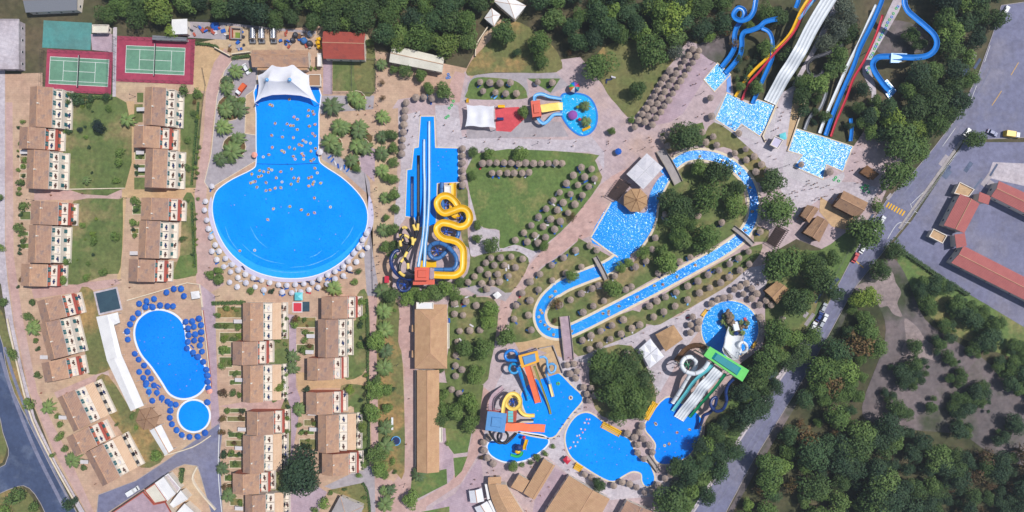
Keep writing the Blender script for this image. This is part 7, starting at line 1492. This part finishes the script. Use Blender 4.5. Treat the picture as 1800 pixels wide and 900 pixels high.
# ------------------------------------------------------------------ cars
def car(label, x, y, ang, paint, L=4.3, Wd=1.75, kind='car'):
    o = P(x, y); root = empty('parked_car' if kind == 'car' else kind, (o.x, o.y, .05)); root.rotation_euler = (0, 0, math.radians(ang)); root['_o'] = (0, 0, 0); reg(root, label, 'car' if kind == 'car' else 'truck', 'cars', mode='fixed', pos=(x, y))
    h = .78
    def hull(z0, z1, l0, l1, w0, w1, x0=0): return [Vector((x0 + sx * l / 2, sy * w / 2, z)) for z, l, w in ((z0, l0, w0), (z1, l1, w1)) for sx, sy in ((-1, -1), (1, -1), (1, 1), (-1, 1))]
    F = [(3, 2, 1, 0), (4, 5, 6, 7), (0, 1, 5, 4), (1, 2, 6, 5), (2, 3, 7, 6), (3, 0, 4, 7)]
    b = MB(); b.add(hull(.28, .62, L, L * .99, Wd * .96, Wd), F); b.add(hull(.621, .9, L * .99, L * .94, Wd, Wd * .92), F); bm = part(root, 'body', b, paint)
    if kind == 'car':
        b = MB(); b.add(hull(.9, 1.36, L * .62, L * .44, Wd * .9, Wd * .74, -L * .06), F); part(root, 'windows', b, 'glass_dark')
        b = MB(); b.add(hull(1.362, 1.44, L * .46, L * .4, Wd * .76, Wd * .68, -L * .06), F); part(root, 'roof', b, paint)
    else:
        b = MB(); b.add(hull(.9, 1.75, L * .26, L * .2, Wd * .92, Wd * .8, L * .3), F); cb_ = part(root, 'cab', b, 'car_white'); b = MB(); b.add(hull(1.0, 1.5, .1, .1, Wd * .8, Wd * .7, L * .43), F); part(cb_, 'windscreen', b, 'glass_dark')
        b = MB(); b.add(hull(.9, 1.5 if kind == 'pickup_truck' else 2.3, L * .58, L * .56, Wd * .98, Wd * .96, -L * .18), F); part(root, 'load_bed', b, 'car_orange' if kind == 'pickup_truck' else paint)
    for sx in (-1, 1):
        for sy in (-1, 1):
            b = MB(); c = Vector((sx * L * .31, sy * Wd * .44, .31)); b.cyl(c - Vector((0, .1, 0)), c + Vector((0, .1, 0)), .31, n=12); w_ = part(root, 'wheel', b, 'tyre'); b = MB(); b.cyl(c + Vector((0, sy * .1, 0)), c + Vector((0, sy * .12, 0)), .19, n=10); part(w_, 'rim', b, 'steel')
        for sy in (-1, 1): b = MB(); b.box((sx * L * .49, sy * Wd * .34, .7), (.08, .32, .14)); part(root, 'headlight' if sx > 0 else 'tail_light', b, 'pole_white' if sx > 0 else 'gl_red')
car('white parked car between the palms and the hedge', 434, 122, -60, 'car_white', 4.6, 1.9); car('pickup with an orange load beside the palms', 425, 158, 232, 'car_red', 5.4, 1.95, 'pickup_truck')
car('white van lorry on the service road beside the hotel', 236, 862, 32, 'car_white', 5.0, 1.95, 'delivery_truck')
car('red car on the right hand road', 1502, 453, 62, 'car_red'); car('white car half under the trees below the yellow crossing', 1541, 399, 55, 'car_white'); car('white car above the red car on the right hand road', 1515, 437, 60, 'car_white'); car('silver car beside the crossing trees', 1548, 388, 55, 'car_silver')
for i, (x, y, m, w) in enumerate([(1446, 541, 'car_silver', 'silver car, first of the row parked along the right road'), (1439, 556, 'car_blue', 'dark blue car parked left in the right road row'), (1448, 560, 'car_white', 'white car parked right in the right road row'), (1443, 569, 'car_silver', 'silver car in the middle of the right road row'), (1428, 574, 'car_white', 'white car, upper of the lower pair in the right road row'), (1423, 586, 'car_white', 'white car, lowest of the right road row')]): car(w, x, y, 62, m)
car('yellow truck at the far right edge', 1776, 237, -8, 'car_yellow', 6.5, 2.3, 'yellow_truck'); car('blue car left of the yellow truck', 1742, 234, -25, 'car_blue'); car('white car at the bend of the upper right road', 1766, 20, 60, 'car_white'); car('white motor car parked by the dark tree in the car park', 1698, 233, 50, 'car_white', 3.6, 1.6)
# ------------------------------------------------------------------ yard with tanks
for i, x in enumerate((444, 460, 481)):
    r0 = empty('silver_tank', P(x, 58)); reg(r0, ['left', 'middle', 'right'][i] + ' of three silver horizontal tanks behind the stage', 'tank', 'silver tanks', mode='fixed'); a, z = P(x, 50, 2), P(x, 68, 2)
    b = MB(); b.cyl(a, z, 1.25, n=20); d = (z - a).normalized(); b.cyl(z, z + d * .35, 1.25, .6, 20); b.cyl(a - d * .35, a, .6, 1.25, 20); part(r0, 'vessel', b, 'steel', False)
    for t in (.2, .8): b = MB(); p = a + (z - a) * t; b.box((p.x, p.y, .5), (1.8, .4, 1.0)); part(r0, 'saddle', b, 'concrete')
    for t in (.25, .5, .75): b = MB(); p = a + (z - a) * t; b.cyl(p - d * .05, p + d * .05, 1.29, n=20); part(r0, 'band', b, 'grey_metal')
    r1 = empty('pump_unit', P(x + 2, 74)); reg(r1, ['left', 'middle', 'right'][i] + ' grey pump unit below the silver tanks', 'pump', mode='fixed'); b = MB(); p = P(x + 2, 74); b.box((p.x, p.y, .7), (2.2, 1.5, 1.3)); part(r1, 'housing', b, 'grey_metal'); b = MB(); b.box((p.x, p.y, 1.42), (1.2, .8, .12)); part(r1, 'lid', b, 'dark_metal')
for x, y, r, m, w in ((547, 61, 1.4, 'steel', 'round bright metal tank near the red hall'), (536, 73, 1.3, 'gl_steelblue', 'round blue tank near the red hall'), (521, 63, 1.1, 'dark_metal', 'upper dark drum in the yard'), (516, 72, 1.0, 'dark_metal', 'lower dark drum in the yard'), (546, 78, 1.2, 'dark_metal', 'dark drum beside the blue tank')):
    r0 = empty('drum', P(x, y)); reg(r0, w, 'drum', mode='fixed'); p = P(x, y); b = MB(); b.lathe([(r, 0), (r, 1.5), (r * .7, 1.9), (.05, 2.05)], (p.x, p.y, 0), 14); part(r0, 'shell', b, m, False); b = MB(); b.cyl((p.x, p.y, 1.9), (p.x, p.y, 2.2), .25, n=8); part(r0, 'cap', b, 'grey_metal')
r0 = empty('tarpaulin_stack', P(377, 46)); reg(r0, 'blue tarpaulin heap in the yard', 'tarpaulin', mode='fixed'); b = rock(P(377, 46, .4), 1.9, .5); part(r0, 'cover', b, 'fab_blue')
random.seed(21)
for i in range(44):
    x, y = random.choice([(random.uniform(335, 400), random.uniform(44, 62)), (random.uniform(400, 440), random.uniform(50, 90)), (random.uniform(490, 552), random.uniform(55, 84))]); p = P(x, y); nm, m = random.choice([('white', 'fab_white'), ('blue', 'fab_blue'), ('brown', 'wood'), ('rust red', 'brick_red'), ('dark', 'dark_metal'), ('grey', 'concrete')]); b = MB(); w, l, h = random.uniform(.5, 1.6), random.uniform(.5, 1.8), random.uniform(.3, 1.0)
    b.box((0, 0, h / 2), (w, l, h)); b.box((0, 0, h + .03), (w * 1.06, l * 1.06, .06)); b.box((0, -l * .5, h * .5), (w * .4, .06, h * .3)); o = link('storage_crate', b.mesh('storage_crate', m), None, (p.x, p.y, .04), random.uniform(0, 3)); reg(o, nm + ' crate in the cluttered yard', 'crate', 'crates in the yard', mode='row')
r0 = empty('fish_pond_cage', P(419, 60)); reg(r0, 'walled enclosure with a bright green floor in the yard', 'enclosure', mode='fixed'); b = MB(); pl = [P(408, 50), P(427, 51), P(426, 71), P(408, 70)]; ring(b, offset(pl, -.3), pl, 0, 1.6); part(r0, 'wall', b, 'concrete'); b = MB(); b.sheet([P(414, 57), P(425, 58), P(424, 69), P(414, 68)], .2); part(r0, 'floor', b, 'leaf_light'); b = MB(); b.prism([P(405, 49), P(410, 49), P(410, 70), P(405, 70)], 0, 1.2); part(r0, 'brick_stack', b, 'brick_red')
r0 = empty('digger_stack', P(562, 80)); reg(r0, 'bright yellow stacked play frames beside the red hall', 'play frame', mode='fixed')
for dx, dy, h in ((0, -7, 2), (-1, 0, 2.4), (1, 6, 1.8)): b = MB(); p = P(562 + dx, 78 + dy); b.box((p.x, p.y, h / 2), (1.6, 1.2, h), .3); b.sphere((p.x, p.y, h), .6); part(r0, 'frame', b, 'gl_yellow')
# ------------------------------------------------------------------ lamp posts, fences, walls, benches
b = MB(); b.cyl((0, 0, 0), (0, 0, 4.2), .08, .05, 6); b.sphere((0, 0, 4.35), .22, 8, 6); b.cyl((0, 0, 0), (0, 0, .3), .16, n=6); LAMP = b.mesh('lamp_post', 'dark_metal')
def lamps(ph, s):
    for t in s.split(): x, y = map(float, t.split(',')); o = link('lamp_post', LAMP, None, P(x, y)); reg(o, 'dark lamp post ' + ph, 'lamp post', 'lamp posts', mode='row')
lamps('in the row along the palm walk', '664,110 664,135 665,160 664,186 664,200 664,235 663,250 663,275 662,310 662,335 663,365 664,375 664,405 665,450 666,465 667,480')
lamps('on the resort paths', '223,348 350,335 386,520 213,492 512,690 652,660 700,640 712,850 60,352 238,170')
lamps('on the park plaza', '1055,300 1130,262 1232,165 1300,225 1380,292 1510,240 945,252 820,240 700,420 890,612 1020,640 1110,600')
def fence(label, pts, h, m='dark_metal', sp=3.0, rails=3):
    path = pxs(pts, 0, 0, False); root = empty('fence', path[0]); reg(root, label, 'fence', 'fences', mode='fixed')
    for i in range(len(path) - 1):
        a, z = path[i], path[i + 1]; L = (z - a).length; n = max(1, round(L / sp))
        for k in range(n + (1 if i == len(path) - 2 else 0)): b = MB(); p = a + (z - a) * k / n; b.cyl((p.x, p.y, 0), (p.x, p.y, h), .05, n=5); part(root, 'fence_post', b, m)
        for k in range(rails): b = MB(); zz = h * (k + 1) / rails - .03; up = Vector((0, 0, zz)); b.cyl(a + up, z + up, .03, n=4); part(root, 'rail', b, m)
fence('wire fence round the right tennis court', [(205, 68), (343, 72), (341, 146), (203, 142), (205, 68)], 3.2); fence('wire fence round the left tennis court', [(79, 90), (196, 94), (194, 165), (77, 160), (79, 90)], 3.2)
fence('dark fence round the two small lawns below the red hall', [(585, 107), (660, 105), (661, 164), (585, 164), (585, 107)], 1.8); fence('dark fence dividing the two small lawns', [(619, 106), (619, 164)], 1.8)
fence('dark railing along the palm walk', [(652, 400), (654, 460), (656, 520)], 1.2); fence('fence along the upper right road', [(1690, 256), (1640, 325), (1582, 404)], 1.6, 'grey_metal')
fence('park boundary fence beside the right road', [(1555, 345), (1490, 440), (1430, 552), (1345, 680), (1280, 785), (1200, 905)], 1.8, sp=6); fence('boundary fence along the yard and the top wood', [(330, 36), (420, 40), (500, 45), (556, 50)], 1.8)
fence('railing along the wave pool walk', [(356, 120), (362, 150), (350, 240), (345, 300)], 1.1, 'dark_metal', 4)
def wall(label, pts, w, h, m='stone', sm=3):
    path = pxs(pts, 0, sm, False); c = path[len(path) // 2]; root = empty('low_wall', (c.x, c.y, 0)); reg(root, label, 'wall', 'low walls', mode='fixed'); b = MB(); band(b, path, w, 0, h); part(root, 'wall_body', b, m); b = MB(); band(b, path, w + .12, h, h + .08); part(root, 'wall_cap', b, 'coping')
wall('white wall along the yard beside the stage building', [(410, 97), (442, 93)], .3, 1.8, 'plaster', 0); wall('dark wall beside the tennis court path', [(380, 85), (407, 100)], .3, 1.6, 'stone', 0)
wall('low wall round the kidney pool terrace, upper side', [(225, 528), (260, 518), (330, 497), (352, 500), (357, 540)], .3, .8, 'plaster', 0); wall('low wall right of the kidney pool', [(357, 545), (364, 600), (372, 680)], .3, .8, 'brick_red', 0)
wall('curved white wall by the hotel forecourt', [(348, 820), (340, 840), (352, 862), (380, 895)], .5, 1.0, 'plaster'); wall('curved wall below the small round pool', [(290, 800), (340, 785), (372, 765)], .3, .7, 'stone')
wall('wall along the left edge of the lawn near the white house', [(836, 100), (838, 80), (850, 60), (858, 48)], .3, 1.2); wall('low wall along the landing pool walk', [(1372, 165), (1340, 240), (1345, 250)], .4, .6, 'brick_red', 0); wall('low wall left of the large foaming pool', [(1418, 168), (1384, 266)], .4, .6, 'brick_red', 0)
wall('pale stone edge wall along the road on the left', [(14, 560), (36, 660), (58, 738), (94, 812), (132, 880)], .5, .5, 'stone'); wall('wall on the right of the long narrow building', [(731, 650), (731, 825)], .35, 1.0, 'plaster', 0)
wall('wall along the top of the resort lawn', [(115, 333), (220, 331)], .25, .5, 'plaster', 0); wall('boundary wall above the upper lawns', [(1085, 72), (1110, 66), (1132, 64)], .3, 1.5)
# trampolines and chess mats
r0 = empty('trampoline', P(696, 775)); reg(r0, 'round blue trampoline on the dry strip', 'trampoline', mode='fixed'); p = P(696, 775, .8); b = MB(); b.torus((p.x, p.y, .8), 1.75, .2, 24, 6); part(r0, 'rim_pad', b, 'gl_sky'); b = MB(); b.cyl((p.x, p.y, .78), (p.x, p.y, .8), 1.6, n=24); part(r0, 'mat', b, 'fab_navy')
for k in range(6): b = MB(); a = k * PI / 3; b.cyl((p.x + 1.7 * math.cos(a), p.y + 1.7 * math.sin(a), 0), (p.x + 1.7 * math.cos(a), p.y + 1.7 * math.sin(a), .7), .05, n=5); part(r0, 'leg', b, 'grey_metal')
b = MB(); p = P(690, 744); r0 = empty('white_trough', (p.x, p.y, 0)); reg(r0, 'narrow white table above the round trampoline', 'table', mode='fixed'); b.box((p.x, p.y, .7), (.8, 5, .1)); part(r0, 'table_top', b, 'gl_white')
for s in (-2, 2): b = MB(); b.box((p.x, p.y + s, .32), (.6, .1, .64)); part(r0, 'leg', b, 'gl_white')
r0 = empty('chess_mat', P(523, 540)); reg(r0, 'red and white giant board mat under the wave pool umbrellas', 'mat', mode='fixed'); b = MB(); c = P(523, 540); b.box((c.x, c.y, .07), (4.0, 4.2, .04)); part(r0, 'border', b, 'fab_white')
b = MB(); b.box((c.x, c.y, .1), (3.2, 3.4, .03)); part(r0, 'board', b, 'fab_red'); b = MB(); c = P(538, 539); b.box((c.x, c.y, .09), (2.8, 4.0, .06)); r1 = empty('grey_mat', (c.x, c.y, 0)); part(r1, 'mat', b, 'court_blue'); reg(r1, 'dark grey blue mat right of the red board mat', 'mat', mode='fixed')
r1 = empty('gazebo', P(525, 521)); reg(r1, 'turquoise gazebo above the red board mat', 'gazebo', mode='fixed'); c = P(525, 521, 2.5); b = MB(); b.add([c + Vector((sx * 1.6, sy * 1.6, 0)) for sx, sy in ((-1, -1), (1, -1), (1, 1), (-1, 1))] + [c + Vector((0, 0, .7))], [(0, 1, 4), (1, 2, 4), (2, 3, 4), (3, 0, 4)]); part(r1, 'canopy', b, 'gl_aqua')
for sx in (-1.5, 1.5):
    for sy in (-1.5, 1.5): b = MB(); b.cyl((c.x + sx, c.y + sy, 0), (c.x + sx, c.y + sy, 2.5), .04, n=5); part(r1, 'pole', b, 'pole_white')
# benches (yellow slatted) and entry awnings
def bench(label, x, y, ang, L=4, n=4):
    o = P(x, y); r0 = empty('slatted_bench', (o.x, o.y, 0)); r0.rotation_euler = (0, 0, math.radians(ang)); r0['_o'] = (0, 0, 0); reg(r0, label, 'bench', mode='fixed', pos=(x, y))
    for k in range(n): b = MB(); b.box((0, (k - (n - 1) / 2) * .75, .2 + .25 * k), (L, .5, .08)); part(r0, 'slat', b, 'gl_yellow')
    for s in (-.45, .45): b = MB(); b.box((s * L, 0, .3), (.12, n * .7, .5)); part(r0, 'support', b, 'wood')
bench('yellow slatted tier above the lagoon pool', 1074, 754, -28, 8.5); bench('yellow slatted tier left of the green slide pool', 1143, 722, 60, 8); bench('yellow slatted tier beside the pink roofed kiosk', 1016, 821, -30, 3.4); bench('yellow bench left of the round splash pool', 1238, 550, 52, 3.4, 2); bench('yellow bench right of the round splash pool', 1325, 606, 55, 3, 2)
AW = [(418, 565), (420, 668), (425, 755), (420, 788), (420, 894), (546, 591), (548, 727), (551, 755), (544, 619), (247, 192), (250, 223), (246, 268), (250, 298), (235, 445), (42, 267), (77, 628), (110, 734), (148, 812)]
for x, y in AW:
    o = P(x, y, 2.4); r0 = empty('entry_awning', (o.x, o.y, 0)); reg(r0, 'pale entry awning', 'awning', 'entry awnings', pos=(x, y)); b = MB(); b.add([o + Vector((-1.7, -.75, -.2)), o + Vector((1.7, -.75, .2)), o + Vector((1.7, .75, .2)), o + Vector((-1.7, .75, -.2))], [(0, 1, 2, 3)]); b.v += [v - Vector((0, 0, .06)) for v in b.v[:4]]; b.f += [(7, 6, 5, 4)]; b.m += [0]; part(r0, 'sheet', b, 'fab_pale')
    for sy in (-.7, .7): b = MB(); b.cyl((o.x - 1.6, o.y + sy, 0), (o.x - 1.6, o.y + sy, 2.2), .05, n=5); part(r0, 'pole', b, 'pole_white')
# ------------------------------------------------------------------ thin summer haze between the camera and the ground
hm = bpy.data.materials.new('haze_air'); hm.use_nodes = True; hn = hm.node_tree.nodes; hn.remove(hn['Principled BSDF'])
pv = hn.new('ShaderNodeVolumePrincipled'); pv.inputs['Color'].default_value = (.80, .88, 1, 1); pv.inputs['Density'].default_value = HAZE; pv.inputs['Anisotropy'].default_value = .2
hm.node_tree.links.new(pv.outputs[0], hn['Material Output'].inputs['Volume'])
b = MB(); b.box((0, 0, (H + 4 - 1) / 2 - .0), (1900, 1900, H + 5)); b.v = [Vector((v.x, v.y, -1.0 if v.z < 50 else H + 4)) for v in b.v]; hz = link('haze', b.mesh('haze', hm)); hz['kind'] = 'stuff'; hz['label'] = 'thin bluish summer haze over the whole park'
# ------------------------------------------------------------------ labels
LAND = [('right tennis court', 273, 106), ('left tennis court', 139, 126), ('wave pool', 510, 400), ('wave pool neck', 505, 220), ('white two peaked tent', 502, 145), ('kidney pool', 290, 620), ('small round pool', 341, 731), ('red slide tower', 743, 482), ('yellow serpentine slide', 800, 400), ('long slide pool', 750, 290), ('restaurant', 758, 590), ('long narrow building', 752, 740),
        ('main lawn', 920, 345), ('river basin', 1090, 400), ('river left bend', 950, 550), ('river island', 1100, 500), ('upper river bend', 1285, 285), ('round splash pool', 1283, 578), ('green roofed tower', 1278, 640), ('lagoon pool', 1060, 790), ('sky blue tower', 872, 742), ('amber tower', 930, 632), ('bottom restaurants', 950, 850), ('toddler pool', 1018, 200), ('rippled awning', 845, 205),
        ('red hall', 605, 80), ('white shed', 730, 103), ('white house', 890, 20), ('dense parasol block', 1175, 155), ('grey four lane slide', 1405, 90), ('white, blue and red slides', 1490, 130), ('wide family flume', 1610, 70), ('brown huts', 1440, 390), ('yellow crossing', 1574, 368), ('salmon roofs', 1730, 420), ('hotel', 270, 885), ('service road', 350, 790), ('curved road', 60, 790), ('mini court', 190, 528),
        ('long white shade roof', 212, 640), ('far left houses', 75, 330), ('tennis garden houses', 270, 330), ('slanted houses', 100, 600), ('middle left houses', 440, 620), ('orange path houses', 580, 600), ('houses by the cedar', 585, 780), ('lower left houses', 445, 800), ('tree strip', 672, 720), ('bungalow', 610, 900), ('yard tanks', 460, 58), ('parked row on the right road', 1438, 562)]
ORD = 'first second third fourth fifth sixth seventh eighth ninth tenth eleventh twelfth thirteenth fourteenth fifteenth sixteenth seventeenth eighteenth nineteenth twentieth'.split()
def ordn(i): return ORD[i] if i < 20 else '%d%s' % (i + 1, {1: 'st', 2: 'nd', 3: 'rd'}.get((i + 1) % 10 if (i + 1) % 100 not in (11, 12, 13) else 0, 'th'))
buck = {}
for o, ph, mode, (x, y) in REG:
    if mode == 'auto':
        nm, lx, ly = min(LAND, key=lambda l: (l[1] - x) ** 2 + (l[2] - y) ** 2); dx, dy = x - lx, y - ly
        d = ('right of' if dx > 0 else 'left of') if abs(dx) > abs(dy) else ('below' if dy > 0 else 'above'); ph = '%s %s the %s' % (ph, d, nm)
    buck.setdefault(ph, []).append((o, x, y))
for ph, L in buck.items():
    if len(L) == 1: L[0][0]['label'] = ' '.join(ph.split()[:16]) if len(ph.split()) > 3 else ph + ' in the park'; continue
    xs = [q[1] for q in L]; ys = [q[2] for q in L]; hor = max(xs) - min(xs) >= max(ys) - min(ys)
    L.sort(key=lambda q: q[1] if hor else q[2])
    for i, q in enumerate(L):
        e = ('leftmost' if hor else 'topmost') if i == 0 else ('rightmost' if hor else 'lowest') if i == len(L) - 1 else '%s from the %s' % (ordn(i), 'left' if hor else 'top')
        w = ph.split(); q[0]['label'] = ' '.join(w[:12]) + ', ' + e
for o in list(bpy.data.objects):
    if '_o' in o: del o['_o']
print('objects', len(bpy.data.objects), 'parasols', len(PAR), 'trees', NT[0])
